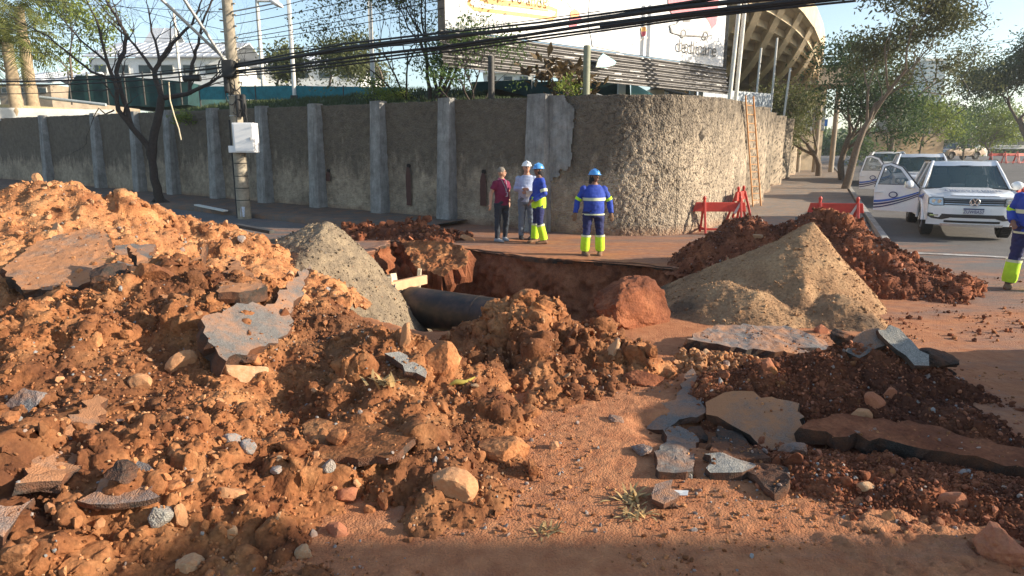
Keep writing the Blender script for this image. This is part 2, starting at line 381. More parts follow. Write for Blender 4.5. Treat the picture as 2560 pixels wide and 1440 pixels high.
# ---------------------------------------------------------------- heaps
def ridge_h(x, y, ridges, k=0.06):
    acc = np.zeros_like(x)
    for rd in ridges:
        pts, sf, sb = rd[:3]; axs = rd[3] if len(rd) > 3 else 0.0; rnd_ = rd[4] if len(rd) > 4 else 0.14
        best = np.full(x.shape, -1e3)
        pts = [tuple(p) for p in pts]
        if len(pts) == 1: pts = pts*2
        for (ax, ay, az), (bx, by, bz) in zip(pts[:-1], pts[1:]):
            ex, ey = bx-ax, by-ay; L = ex*ex+ey*ey+1e-9
            t = np.clip(((x-ax)*ex+(y-ay)*ey)/L, 0, 1)
            dx = x-ax-t*ex; dy = y-ay-t*ey; d = np.sqrt(dx*dx+dy*dy+1e-9)
            s = (sf + (sb-sf)*(0.5+0.5*dy/d))*(1+axs*dx/d)
            best = np.maximum(best, az+t*(bz-az) - s*(np.sqrt(d*d+rnd_*rnd_)-rnd_))
        acc = acc + np.exp(np.clip(best/k, -200, 200))
    return k*np.log(acc+1e-60)
HEAPS = {}
def heap(name, label, mat, bounds, res, ridges, warp=0.25, lump=0.12, cl=((0.30,0.26,0.4),(0.15,0.28,0.4),(0.07,0.30,0.45),(0.035,0.34,0.55)), seed=0, base=-0.06, k=0.06, fine=0.012):
    x0, x1, y0, y1 = bounds; nx = int((x1-x0)/res)+1; ny = int((y1-y0)/res)+1
    X, Y = np.meshgrid(np.linspace(x0, x1, nx), np.linspace(y0, y1, ny))
    wx = X + warp*2*fb2(X*0.9, Y*0.9, 3, seed+1); wy = Y + warp*2*fb2(X*0.9+31, Y*0.9+5, 3, seed+2)
    rg_ = fb2(X*1.5+3, Y*1.1, 3, seed+8); H = ridge_h(wx, wy, ridges, k) + lump*2*fb2(X*1.9, Y*1.9, 4, seed+3) + lump*1.5*(0.22-np.abs(rg_)*2.2).clip(-0.3, 0.3) + lump*0.9*fb2(X*5.5, Y*5.5, 3, seed+9)
    g = ground_h(X, Y) + base; ab = H-g
    keep = ab > 0
    ew = sst(-0.02, 0.12, ab)
    Z = np.maximum(H, g-0.05)
    dzx = np.gradient(Z, axis=1)/res; dzy = np.gradient(Z, axis=0)/res
    nr = np.stack([-dzx, -dzy, np.ones_like(Z)], -1); nr /= np.linalg.norm(nr, axis=-1, keepdims=True)
    mod = 0.35+0.9*sst(-0.18, 0.15, fb2(X*1.3+9, Y*1.3, 3, seed+5))
    d = clods(X, Y, cl, seed+10)*mod + fine*2*fb2(X*28, Y*28, 3, seed+6)
    V = np.stack([X, Y, Z], -1) + nr*(d*ew)[..., None]
    F = grid_faces(ny, nx, keep); Vc, Fc, u = compact(V.reshape(-1, 3), F)
    o = link(name, np_mesh(name, Vc, Fc), None, mat); tag(o, label, 'heap')
    HEAPS[o.name] = (Vc, nr.reshape(-1, 3)[u], (ab.ravel()[u] > 0.03)); return o
# rocks
def rock_arrays(sub, seed, ang=0.35, n_=4.0):
    bm = bmesh.new(); bmesh.ops.create_icosphere(bm, subdivisions=sub, radius=1.0)
    V = np.array([v.co[:] for v in bm.verts]); F = np.array([[v.index for v in f.verts] for f in bm.faces]); bm.free()
    rs = np.random.RandomState(seed)
    for _ in range(9):                    # planar breaks
        nrm = rs.normal(size=3); nrm /= np.linalg.norm(nrm); c = rs.uniform(0.42, 0.85)
        dd = V @ nrm; V = V - np.maximum(0, dd-c)[:, None]*nrm*0.98
    r = 1 + 0.5*ang*fb3(V[:, 0]*n_*0.4+seed, V[:, 1]*n_*0.4, V[:, 2]*n_*0.4, 3, seed) + 0.25*ang*fb3(V[:, 0]*n_+seed, V[:, 1]*n_, V[:, 2]*n_, 3, seed+3)
    return V*r[:, None], F
LOW = [rock_arrays(2 if i < 3 else 1, 100+i) for i in range(7)]
TINY = [rock_arrays(1, 200+i) for i in range(4)]
MID = [rock_arrays(3, 300+i, 0.5, 5.0) for i in range(8)]
def rot_mats(n, rs):
    q = rs.normal(size=(n, 4)); q /= np.linalg.norm(q, axis=1, keepdims=True); a, b, c, d = q.T
    return np.stack([1-2*(c*c+d*d), 2*(b*c-a*d), 2*(b*d+a*c), 2*(b*c+a*d), 1-2*(b*b+d*d), 2*(c*d-a*b), 2*(b*d-a*c), 2*(c*d+a*b), 1-2*(b*b+c*c)], -1).reshape(n, 3, 3)
def scatter(name, pos, sizes, mats, kinds, seed, parent=None, **tg):
    rs = np.random.RandomState(seed); n = len(pos); Rm = rot_mats(n, rs); Vs = []; Fs = []; Ms = []; off = 0
    ks = rs.randint(0, len(kinds), n); mm = rs.randint(0, 100, n)
    sc = sizes[:, None]*np.stack([rs.uniform(0.8, 1.35, n), rs.uniform(0.7, 1.0, n), rs.uniform(0.5, 0.9, n)], -1)
    for k, (V, F) in enumerate(kinds):
        idx = np.where(ks == k)[0]
        if not len(idx): continue
        A = np.einsum('nij,nvj->nvi', Rm[idx], V[None]*sc[idx][:, None, :]) + pos[idx][:, None, :]
        Fa = F[None] + (np.arange(len(idx))*len(V))[:, None, None] + off
        Vs.append(A.reshape(-1, 3)); Fs.append(Fa.reshape(-1, 3)); off += len(idx)*len(V)
        ml = np.array([m[1] for m in mats]).cumsum(); mid = np.searchsorted(ml, mm[idx], side='right').clip(0, len(mats)-1)
        Ms.append(np.repeat(mid, len(F)))
    me = np_mesh(name, np.concatenate(Vs), np.concatenate(Fs), False, np.concatenate(Ms))
    o = link(name, me, parent, [m[0] for m in mats]); return tag(o, kind='stuff', **tg)
def cover(hn, n_small, n_tiny, n_parts, seed, mat, smin=0.018, smax=0.05, part_sz=(0.05, 0.11), tiny=(0.007, 0.016), bound=None):
    Vc, nr, ok = HEAPS[hn]; o = bpy.data.objects[hn]; rs = np.random.RandomState(seed)
    cand = np.where(ok)[0]
    if bound is not None: cand = cand[bound(Vc[cand])]
    if n_small:
        i = rs.choice(cand, n_small); s = smin*(smax/smin)**(rs.rand(n_small)**2.2)
        scatter('clods', Vc[i]+nr[i]*s[:, None]*0.35, s, mat, LOW, seed+1, o)
    if n_tiny:
        i = rs.choice(cand, n_tiny); s = rs.uniform(tiny[0], tiny[1], n_tiny)
        scatter('crumbs', Vc[i]+nr[i]*s[:, None]*0.3, s, mat, TINY, seed+2, o)
    if n_parts:
        i = rs.choice(cand, n_parts)
        for k, j in enumerate(i):
            s = part_sz[0]*(part_sz[1]/part_sz[0])**(rs.rand()**1.8)
            mt = mat[min(len(mat)-1, int(np.searchsorted(np.cumsum([m[1] for m in mat]), rs.randint(0, 100), side='right')))][0]
            c = link('clod', mid_mesh(rs.randint(8), mt), o)
            c.location = Vector(Vc[j] + nr[j]*s*0.45); c.rotation_euler = tuple(rs.uniform(0, 6.28, 3)); c.scale = (s*rs.uniform(0.9, 1.4), s*rs.uniform(0.75, 1.0), s*rs.uniform(0.6, 0.9))
_mm = {}
def mid_mesh(k, mt):
    key = (k, mt.name)
    if key not in _mm:
        V, F = LOW[k % 3] if k < 3 else MID[k]
        me = np_mesh('clod', V, F, False); me.materials.append(mt); _mm[key] = me
    return _mm[key]
mixO = [(M['soil'], 72), (M['soil_pale'], 14), (M['clod'], 9), (M['rock_grey'], 3), (M['rock_tan'], 2)]
mixP = [(M['soil_pale'], 55), (M['clod'], 35), (M['rock_tan'], 6), (M['rock_grey'], 4)]
mixR = [(M['soil_red'], 80), (M['rock_red'], 12), (M['rock_grey'], 3), (M['soil'], 5)]
mixG = [(M['gravel'], 100)]
def RP(*a): return [tuple(P(*q)) for q in a]
heap('soil_heap', 'huge orange soil heap filling the lower left, littered with stones and broken slabs', M['soil'],
     (-6.6, 0.75, 1.7, 7.6), 0.0145, [
     (RP((170,770,5.5),(250,750,5.7),(330,705,6.0),(430,672,6.3),(560,712,6.2),(650,740,6.3),(770,765,6.2),(880,805,5.9),(1000,850,5.4),(1080,925,5.0)), 0.30, 0.9),
     (RP((1000,862,5.3),(1085,960,4.8),(1180,1060,4.35),(1270,1140,3.95)), 0.55, 0.8),
     (RP((900,900,5.0),(960,1020,4.3),(1050,1140,3.75),(1120,1240,3.4)), 0.55, 0.5),
     ([(-6.2,6.4,0.45),(-4.9,4.9,0.34),(-3.9,3.7,0.30)], 0.35, 0.3),
     (RP((-200,1150,3.2),(60,1120,3.3),(250,1110,3.4),(420,1130,3.4)), 0.40, 0.35),
     ], seed=50, lump=0.10, warp=0.14)
cover('soil_heap', 4600, 20000, 75, 51, mixO, smin=0.011, smax=0.042, part_sz=(0.04,0.09))
heap('soil_heap', 'long bright orange soil ridge at the far left, in front of the bare tree', M['soil_pale'],
     (-10.5, -2.0, 6.2, 12.0), 0.026, [
     (RP((-250,520,9.5),(0,500,9.6),(70,463,9.4),(160,458,9.2),(250,490,9.3),(340,518,9.6),(420,530,9.8),(500,555,9.8),(570,590,9.6),(625,640,9.2),(650,700,8.6)), 0.50, 0.75),
     (RP((-100,620,7.6),(120,660,7.4),(300,650,7.4),(520,650,7.6)), 0.5, 0.4)], seed=80, lump=0.12, warp=0.16,
     cl=((0.34,0.16,0.35),(0.13,0.25,0.4),(0.065,0.36,0.55)))
RIDGE = 'soil_heap.001'

cover(RIDGE, 3800, 9000, 45, 81, mixP, part_sz=(0.06, 0.13), smin=0.014, smax=0.055)
h = heap('soil_heap', 'crumbly orange soil heap in the middle, half burying the black pipe', M['soil'],
     (-1.4, 2.8, 4.5, 9.4), 0.017, [
     (RP((1290,765,6.6),(1340,785,6.45),(1410,800,6.3),(1500,860,6.0),(1590,915,5.85)), 0.66, 0.9, -0.15),
     (RP((1340,820,6.1),(1340,895,5.6),(1400,955,5.2)), 0.55, 0.6), (RP((1060,905,6.2),(1170,895,6.2),(1240,865,6.35)), 0.5, 1.1)],
     seed=120, lump=0.13, warp=0.14, base=-1.7, cl=((0.26,0.22,0.4),(0.12,0.4,0.5),(0.06,0.5,0.6),(0.033,0.45,0.6)))
cover(h.name, 4000, 9000, 40, 121, mixO, smin=0.013, smax=0.045, part_sz=(0.04,0.09))
h = heap('gravel_pile', 'pile of grey tan gravel left of the pipe, running down into the trench', M['gravel'],
     (-5.8, -0.6, 6.6, 13.6), 0.022, [
     (RP((700,602,11.2),(760,574,11.0),(800,562,10.9),(818,564,10.8)), 0.82, 0.95, 0.5),
     (RP((818,566,10.8),(760,650,9.9),(740,740,9.1),(800,830,8.2)), 0.90, 1.0, 0.42)], seed=160, lump=0.06, warp=0.14,
     cl=((0.12,0.05,0.3),(0.05,0.2,0.5),(0.03,0.25,0.6)), base=-1.6, fine=0.01)
cover(h.name, 2500, 9000, 0, 161, [(M['gravel'], 90), (M['rock_tan'], 5), (M['rock_grey'], 5)], smin=0.012, smax=0.035)
h = heap('sand_pile', 'steep pointed pile of tan sand beside the trench on the right', M['sand'],
     (1.5, 5.9, 6.4, 12.2), 0.02, [
     ([(4.29,9.1,1.08)], 0.84, 0.9, 0.42, 0.03), ([(4.29,9.1,1.02),(3.9,8.5,0.62),(3.75,8.0,0.36)], 0.95, 1.0, 0.42, 0.03), ([(3.05,8.0,0.36),(2.8,8.3,0.40)], 0.6, 0.5), ([(4.1,7.85,0.34)], 0.7, 0.8)],
     seed=200, lump=0.05, warp=0.09, k=0.03, cl=((0.12,0.05,0.2),(0.05,0.10,0.4)), fine=0.006)
cover(h.name, 700, 6000, 0, 201, [(M['sand'], 96), (M['rock_tan'], 4)], smin=0.010, smax=0.03, tiny=(0.005, 0.011))
h = heap('soil_heap', 'dark red soil heap behind the sand pile, between the two red barriers', M['soil_red'],
     (2.0, 9.4, 8.6, 14.6), 0.026, [
     (RP((1700,645,12.8),(1780,605,12.4),(1880,550,11.8),(1950,565,11.5),(2030,545,11.2),(2080,560,11.0),(2150,568,10.6),(2205,598,10.2)), 0.6, 0.75),
     (RP((2205,598,10.2),(2280,665,9.8),(2360,722,9.5)), 0.62, 0.8)], seed=240, lump=0.13, warp=0.2,
     cl=((0.34,0.16,0.4),(0.15,0.3,0.45),(0.07,0.4,0.55)))
cover(h.name, 4200, 9000, 25, 241, mixR, part_sz=(0.05, 0.11), smin=0.014, smax=0.05)
h = heap('soil_heap', 'low patch of red soil clods at the foot of the wall, beyond the trench', M['soil_red'],
     (-5.0, -1.0, 14.4, 18.2), 0.035, [(RP((900,572,16.4),(1000,562,16.2),(1110,575,15.9)), 0.32, 0.5)], seed=280, lump=0.10,
     cl=((0.34,0.3,0.6),(0.17,0.4,0.6)))
cover(h.name, 700, 0, 20, 281, mixR, smin=0.03, smax=0.09, part_sz=(0.08, 0.16))
h = heap('soil_heap', 'dark red soil mound lying on the broken slab at the right', M['soil_red'],
     (1.5, 5.4, 4.0, 7.2), 0.0155, [
     (RP((1950,918,5.4),(2060,885,5.4),(2200,882,5.4),(2290,903,5.35)), 0.45, 0.9),
     (RP((1810,950,5.25),(1890,950,5.2)), 0.5, 0.8), (RP((2120,985,4.75),(2300,1005,4.65),(2430,1050,4.4)), 0.62, 0.4)], seed=320, lump=0.08, warp=0.12,
     cl=((0.24,0.12,0.4),(0.10,0.25,0.45),(0.05,0.35,0.55)))
cover(h.name, 1900, 9000, 22, 321, mixR, smin=0.011, smax=0.035, part_sz=(0.035,0.08))
h = heap('soil_heap', 'low spread of dark stony soil under the slab edge at the lower right', M['soil_red'],
     (1.6, 4.6, 2.9, 4.9), 0.0125, [
     (RP((2090,1175,3.72),(2300,1180,3.7),(2480,1215,3.48),(2640,1250,3.33)), 0.22, 0.35)], seed=360, lump=0.05, warp=0.1,
     cl=((0.2,0.2,0.5),(0.1,0.3,0.55),(0.05,0.35,0.55)))
cover(h.name, 1400, 7000, 30, 361, mixR, smin=0.010, smax=0.03, part_sz=(0.03, 0.065))
h = heap('soil_heap', 'small sunlit heap of pale clods in front of the tilted asphalt slab', M['soil_pale'],
     (1.3, 2.6, 5.5, 6.7), 0.012, [(RP((1745,900,6.0),(1790,885,6.05),(1850,895,6.0)), 0.6, 0.8)], seed=400, lump=0.05, warp=0.05,
     cl=((0.12,0.5,0.7),(0.06,0.5,0.6)))
cover(h.name, 400, 800, 0, 401, mixP)
# unseen heap right of the view, added and shaped to shade the broken pavement
h = heap('soil_heap', 'tall red soil heap added outside the view on the right to cast shade', M['soil_red'],
     (3.2, 9.5, 0.6, 7.0), 0.06, [([(5.7,3.1,0.8),(5.9,3.6,1.6),(6.4,4.3,1.7),(6.9,5.2,1.5)], 1.2, 1.1)], seed=440, lump=0.12)
# crumbs on the street around the heaps
rs = np.random.RandomState(5)
n1 = 17000; cx = rs.uniform(-1.2, 4.6, n1); cy = 2.3 + 4.8*rs.rand(n1)**1.3
wgt = fb2(cx*1.1, cy*1.1, 3, 77) + 0.2*rs.rand(n1) > 0.08
cx = cx[wgt]; cy = cy[wgt]; s = 0.005*(0.022/0.005)**(rs.rand(len(cx))**2.6)
scatter('soil_crumbs', np.stack([cx, cy, ground_h(cx, cy)+s*0.4], -1), s, [(M['soil'], 45), (M['soil_pale'], 35), (M['rock_grey'], 20)], LOW, 6, None,
        label='orange crumbs and grit strewn over the dusty street', cat='crumbs')
n1 = 2600; cx = rs.uniform(3, 9, n1); cy = rs.uniform(6, 13, n1); s = 0.01*(0.05/0.01)**(rs.rand(n1)**3)
kk = fb2(cx*0.8, cy*0.8, 3, 78) > 0.02; cx = cx[kk]; cy = cy[kk]; s = s[kk]
scatter('street_crumbs', np.stack([cx, cy, ground_h(cx, cy)+s*0.3], -1), s, [(M['soil_red'], 60), (M['soil'], 40)], TINY, 7, None,
        label='red crumbs on the open street at the right', cat='crumbs')

# ---------------------------------------------------------------- where a line of sight meets the heaps (things rest there)
from mathutils.bvhtree import BVHTree
def _bvh():
    V = []; F = []; off = 0
    for o in list(COL.objects):
        if o.type == 'MESH' and (o.name.split('.')[0] in ('soil_heap', 'gravel_pile', 'sand_pile', 'ground', 'trench', 'trench_floor')) and o.parent is None:
            me = o.data; n = len(me.vertices); a = np.empty(n*3, np.float32); me.vertices.foreach_get('co', a)
            q = np.empty(len(me.polygons)*4, np.int32); me.loops.foreach_get('vertex_index', q)
            V.append(a.reshape(-1, 3)); F.append(q.reshape(-1, 4)+off); off += n
    return BVHTree.FromPolygons(np.concatenate(V).tolist(), np.concatenate(F).tolist())
BV = _bvh()
def K(px, py, pull=0.05):
    o = Vector((0, 0, CAM_H)); d = (P(px, py, 5.0)-o).normalized(); h = BV.ray_cast(o, d)[0]
    if h is None: h = o + d*8
    return h - d*pull
def inside_tris(poly, seg, jit, seed, grid):
    rs = random.Random(seed); out = []
    n = len(poly)
    for i in range(n):
        a = poly[i]; b = poly[(i+1) % n]; L = math.hypot(b[0]-a[0], b[1]-a[1]); m = max(1, int(L/seg))
        for k in range(m):
            t = k/m; j = jit if k else jit*0.4
            out.append((a[0]+(b[0]-a[0])*t + rs.uniform(-j, j), a[1]+(b[1]-a[1])*t + rs.uniform(-j, j)))
    return out
def slab(name, corners, thick, mats, label=None, cat='slab', seed=1, jit=0.032, rough=0.016, seg=0.07, grid=0.045, parent=None, bend=0.0, group=None):
    """irregular broken plate: corners are world points (roughly coplanar), thickness goes down"""
    C = [Vector(c) for c in corners]; c0 = sum(C, Vector())/len(C)
    nrm = Vector()
    for i in range(len(C)):
        a = C[i]-c0; b = C[(i+1) % len(C)]-c0; nrm += a.cross(b)
    nrm.normalize()
    if nrm.z < 0: nrm = -nrm
    u = (C[1]-C[0]); u = (u - nrm*u.dot(nrm)).normalized(); v = nrm.cross(u)
    poly = [((c-c0).dot(u), (c-c0).dot(v)) for c in C]
    area = sum(poly[i][0]*poly[(i+1) % len(poly)][1]-poly[(i+1) % len(poly)][0]*poly[i][1] for i in range(len(poly)))
    if area < 0: poly = poly[::-1]
    out = inside_tris(poly, seg, jit, seed, grid); n = len(out); pts = [Vector(p) for p in out]
    oa = np.array(out); xs = np.arange(oa[:, 0].min(), oa[:, 0].max(), grid); ys = np.arange(oa[:, 1].min(), oa[:, 1].max(), grid)
    GX, GY = np.meshgrid(xs, ys); rs = np.random.RandomState(seed); GX = GX + rs.uniform(-.3, .3, GX.shape)*grid; GY = GY + rs.uniform(-.3, .3, GY.shape)*grid
    ins = poly_sd(GX.ravel(), GY.ravel(), oa) > grid*0.5
    pts += [Vector((a, b)) for a, b in zip(GX.ravel()[ins], GY.ravel()[ins])]
    r = delaunay_2d_cdt(pts, [], [list(range(n))], 1, 1e-5)
    vv = np.array([p[:] for p in r[0]]); ff = [tuple(f) for f in r[2]]
    hz = rough*2*fb2(vv[:, 0]*6+seed, vv[:, 1]*6, 4, seed) + rough*0.7*fb2(vv[:, 0]*30, vv[:, 1]*30, 2, seed+1) + bend*2*fb2(vv[:, 0]*1.3+seed*3, vv[:, 1]*1.3, 2, seed+4)
    bz = -thick*(1+0.5*fb2(vv[:, 0]*5+9, vv[:, 1]*5, 3, seed+2)) + hz
    nv = len(vv); U = np.array(u); Vv = np.array(v); Nn = np.array(nrm); C0 = np.array(c0)
    top = C0 + vv[:, :1]*U + vv[:, 1:2]*Vv + hz[:, None]*Nn
    shr = 0.96+0.06*rs.rand(nv)
    bot = C0 + (vv[:, :1]*shr[:, None])*U + (vv[:, 1:2]*shr[:, None])*Vv + bz[:, None]*Nn
    ec = {}
    for f in ff:
        for i in range(3):
            a, b = f[i], f[(i+1) % 3]; ec[(a, b)] = 1
    bnd = [e for e in ec if (e[1], e[0]) not in ec]
    midv = {}; ML = []
    for a, b in bnd:
        for q in (a, b):
            if q not in midv:
                midv[q] = 2*nv+len(ML); pa = top[q]*0.5+bot[q]*0.5; d_ = vv[q]/(np.linalg.norm(vv[q])+1e-6)
                ML.append(pa + (d_[0]*U+d_[1]*Vv)*thick*rs.uniform(-0.15, 0.30) + Nn*rs.uniform(-.1, .1)*thick)
    T = [(f[0], f[1], f[2]) for f in ff]; F = T + [(nv+f[2], nv+f[1], nv+f[0]) for f in ff]; mi = [0]*len(ff)+[1]*len(ff)
    for a, b in bnd:
        ma, mb = midv[a], midv[b]
        for q in ((b, a, ma), (b, ma, mb), (mb, ma, nv+a), (mb, nv+a, nv+b)): F.append(q); mi.append(1)
    allv = np.concatenate([top, bot, np.array(ML)])
    me = np_mesh(name, allv-C0, np.array(F), False, mi)
    o = link(name, me, parent, mats); o.location = c0
    if parent is None: tag(o, label, cat, group)
    nc = int(len(vv)*0.55); ii = rs.randint(0, nv, nc); cl_ = fb2(vv[ii, 0]*4+seed, vv[ii, 1]*4, 3, seed+7) > -0.04; ii = ii[cl_]
    if len(ii) > 3 and thick < 0.3:
        pp_ = top[ii]-C0+rs.uniform(-.02, .02, (len(ii), 3))*np.array([1, 1, 0]); sz = 0.004*(0.022/0.004)**(rs.rand(len(ii))**2.2)
        scatter('crumbs', pp_, sz, [(M['soil'], 60), (M['soil_pale'], 25), (M['rock_grey'], 15)], TINY, seed+900, o)
    return o
ST = [M['slab_top'], M['slab_edge']]; SD = [M['slab_dusty'], M['slab_edge']]; SG = [M['slab_grey'], M['slab_edge']]; SC = [M['concrete_piece'], M['slab_edge']]
def PX(*a, pull=0.15): return [P(*q) if abs(q[2]) > 1 else K(q[0], q[1], q[2]) for q in a]
slab('asphalt_slab', PX((0,660,0.24),(90,600,0.24),(225,578,0.24),(270,600,0.24),(292,650,0.24),(262,695,0.24),(190,712,0.24),(60,742,0.24)), 0.13, SD, 'big flat brown slab of broken pavement lying across the far left heap', seed=3, rough=0.02)
slab('asphalt_slab', PX((515,880,0.16),(505,800,0.25),(600,745,0.4),(690,716,0.65),(742,735,0.65),(735,795,0.5),(640,850,0.25),(560,925,0.16)), 0.19, SG, 'long grey asphalt slab tilted between the two left heaps', seed=5, rough=0.012, jit=0.035)
slab('asphalt_slab', PX((545,700,0.24),(585,668,0.24),(655,690,0.24),(668,712,0.24),(600,740,0.24),(550,735,0.24)), 0.13, SD, 'grey brown slab piece behind the long grey slab', seed=6)
slab('asphalt_slab', PX((285,620,0.12),(345,598,0.12),(390,622,0.12),(360,655,0.12),(300,660,0.12)), 0.12, SG, 'small pale grey slab beside the big brown slab', seed=7)
slab('asphalt_slab', PX((330,668,0.24),(450,640,0.24),(520,662,0.24),(470,720,0.24),(400,722,0.24)), 0.12, SD, 'orange dusted slab on the crest of the front heap', seed=8, rough=0.03)
slab('asphalt_slab', PX((40,1230,0.12),(70,1130,0.12),(230,1000,0.12),(262,1020,0.12),(215,1120,0.12),(150,1215,0.12)), 0.06, SD, 'narrow grey asphalt plate jutting from the soil at the lower left', seed=9)
slab('asphalt_slab', PX((190,1225,0.12),(330,1145,0.12),(370,1160,0.12),(395,1215,0.12),(300,1250,0.12),(225,1262,0.12)), 0.035, ST, 'thin dark curled slab at the lower left with a black face', seed=10, bend=0.04)
slab('asphalt_slab', PX((-60,1300,0.12),(-40,1262,0.12),(60,1245,0.12),(85,1262,0.12),(10,1325,0.12)), 0.07, ST, 'mossy dark slab corner at the left edge of the picture', seed=11)
slab('asphalt_slab', PX((735,1100,0.04),(770,1075,0.04),(1010,1050,0.04),(1040,1075,0.04),(1000,1150,0.04),(900,1180,0.04)), 0.05, [M['soil'], M['slab_edge']], 'soil crusted slab half buried on the front of the big heap', seed=12, rough=0.03)
slab('asphalt_slab', PX((965,885,0.12),(1000,880,0.12),(1070,925,0.12),(1065,950,0.12),(1015,925,0.12)), 0.05, SC, 'thin pale slab sliver on the right end of the big heap', seed=13)
slab('asphalt_slab', PX((1715,845,6.35),(1790,812,6.9),(1960,812,7.1),(2060,850,6.8),(2080,872,6.5),(1990,885,6.25),(1830,868,6.25)), 0.16, [M['slab_top'], M['slab_edge']], 'gravelly asphalt slab lifted in front of the sand pile', seed=14, rough=0.03)
slab('asphalt_slab', PX((2195,822,5.35),(2225,812,5.4),(2318,888,5.1),(2322,915,5.0),(2290,912,4.98),(2212,860,5.25)), 0.05, SC, 'pale narrow slab standing on the right soil mound', seed=15)
slab('asphalt_slab', PX((2110,880,5.3),(2145,838,5.4),(2195,820,5.42),(2215,862,5.3),(2150,890,5.2)), 0.06, SG, 'dark pointed slab fragment beside the pale narrow slab', seed=16)
slab('asphalt_slab', PX((1560,1040,0.05),(1590,1000,0.05),(1690,1000,0.05),(1735,940,0.05),(1765,935,0.05),(1762,1045,0.05),(1700,1060,0.05),(1665,1082,0.05)), 0.05, SG, 'cracked grey asphalt sheet still lying flat beside the crack', seed=17, rough=0.006)
slab('asphalt_slab', PX((1768,1035,0.12),(1765,1000,0.12),(1830,975,0.12),(2000,1010,0.12),(2010,1080,0.12),(1950,1130,0.12),(1850,1085,0.12)), 0.09, SD, 'dusty brown asphalt plate with a black lower edge, right of the crack', seed=18)
slab('asphalt_slab', PX((1640,1140,0.12),(1665,1080,0.12),(1700,1062,0.12),(1748,1100,0.12),(1722,1180,0.12),(1650,1180,0.12)), 0.12, SG, 'chunky blue grey asphalt block at the crack', seed=19, rough=0.03, grid=0.03)
slab('asphalt_slab', PX((1770,1125,0.12),(1795,1066,0.12),(1850,1085,0.12),(1870,1118,0.12),(1930,1140,0.12),(1870,1145,0.12)), 0.07, [M['slab_edge'], M['slab_edge']], 'black jagged asphalt block above the pale concrete piece', seed=20, rough=0.04, grid=0.03)
slab('asphalt_slab', PX((1762,1132,0.12),(1800,1132,0.12),(1892,1158,0.12),(1860,1185,0.12),(1780,1180,0.12)), 0.07, SC, 'pale grey concrete piece with a dark underside', seed=21, rough=0.02, grid=0.03)
slab('asphalt_slab', PX((1865,1178,0.12),(1900,1160,0.12),(1965,1168,0.12),(1975,1215,0.12),(1930,1232,0.12)), 0.06, [M['slab_edge'], M['slab_edge']], 'dark lumpy asphalt chunk lying on the dusty street', seed=22, rough=0.04, grid=0.03)
slab('asphalt_slab', PX((2000,1075,4.25),(2090,1035,4.4),(2330,1060,4.2),(2600,1130,3.85),(2650,1195,3.62),(2400,1135,3.88),(2200,1095,4.08)), 0.13, [M['soil_red'], M['slab_edge']], 'long undermined asphalt edge along the lower right soil', seed=23)
slab('asphalt_slab', PX((2335,872,6.0),(2400,895,5.9),(2520,930,5.6),(2760,980,5.15),(2800,1170,3.75),(2570,1135,4.0),(2455,1040,4.6),(2390,940,5.45)), 0.16, [M['street'], M['slab_edge']], 'thick edge of the remaining street rising at the right', seed=24, rough=0.015)
slab('asphalt_slab', PX((1630,1250,0.12),(1640,1210,0.12),(1680,1195,0.12),(1700,1235,0.12),(1665,1262,0.12)), 0.03, ST, 'small grey asphalt flake near the white scrap', seed=25, grid=0.03)
slab('sunken_slab', PX((1000,600,14.2),(1120,608,13.7),(1172,615,13.2),(1165,665,12.6),(1110,690,12.4),(1040,672,12.8)), 0.4, [M['soil'], M['soil_red']], 'orange lump of ground sliding into the far corner of the trench', seed=26, rough=0.08, cat='soil block')
# big blocks and stones
def rock(name, px, py, d, s, mt, label, cat='stone', seed=0, rot=(0, 0, 0), sub=3, group=None, ang=0.5, snap=True):
    V, F = rock_arrays(sub, 500+seed, ang, 5.0); me = np_mesh(name, V, F, False); me.materials.append(mt)
    o = link(name, me); o.location = (K(px, py, 0.0) if snap else P(px, py, d)) + Vector((0, 0, 0.1*(s[2] if hasattr(s, '__len__') else s))); o.scale = s if hasattr(s, '__len__') else (s, s*0.8, s*0.75); o.rotation_euler = rot
    return tag(o, label, cat, group)
rock('soil_block', 1590, 775, 7.7, (0.62,0.36,0.42), M['soil_red'], 'big rounded block of red soil behind the middle heap', 'soil block', 1, (0.2,0.1,0.5), 5, ang=1.0, snap=False)
rock('soil_block', 1620, 958, 5.55, (0.24,0.13,0.12), M['soil_red'], 'dark brick shaped soil block lying before the middle heap', 'soil block', 2, (0,0,-0.1), 4)
rock('stone', 617, 945, 4.75, (0.20,0.15,0.19), M['rock_tan'], 'large angular orange stone in the middle of the big heap', seed=3, rot=(0.4,0.2,0.3), sub=4)
rock('stone', 580, 1240, 3.02, (0.085,0.07,0.08), M['clod'], 'glowing orange rounded stone near the bottom left', seed=4, rot=(0.1,0.5,0.3))
rock('stone', 452, 915, 4.55, (0.14,0.07,0.10), M['clod'], 'pale leaning clod just left of the grey slab tip', seed=5, rot=(0,-0.8,0.3), sub=4)
rock('stone', 350, 960, 4.3, (0.09,0.08,0.07), M['clod'], 'round pale clod on the left slope', seed=6)
rock('stone', 1015, 845, 5.3, (0.06,0.06,0.13), M['clod'], 'upright pointed clod on the crest by the gravel', seed=7, rot=(0.1,0.2,0))
rock('stone', 1112, 905, 5.7, (0.17,0.13,0.21), M['soil'], 'tall jagged soil lump standing in the gap between heaps', seed=8, rot=(0.2,-0.2,0.6), sub=4)
rock('stone', 1530, 885, 5.95, (0.06,0.05,0.16), M['rock_tan'], 'flat upright tan stone stuck in the middle heap', seed=9, rot=(0,0.35,0.2))
rock('stone', 820, 1168, 3.4, (0.045,0.04,0.045), M['concrete_piece'], 'round white grey pebble in the shaded soil', seed=10)
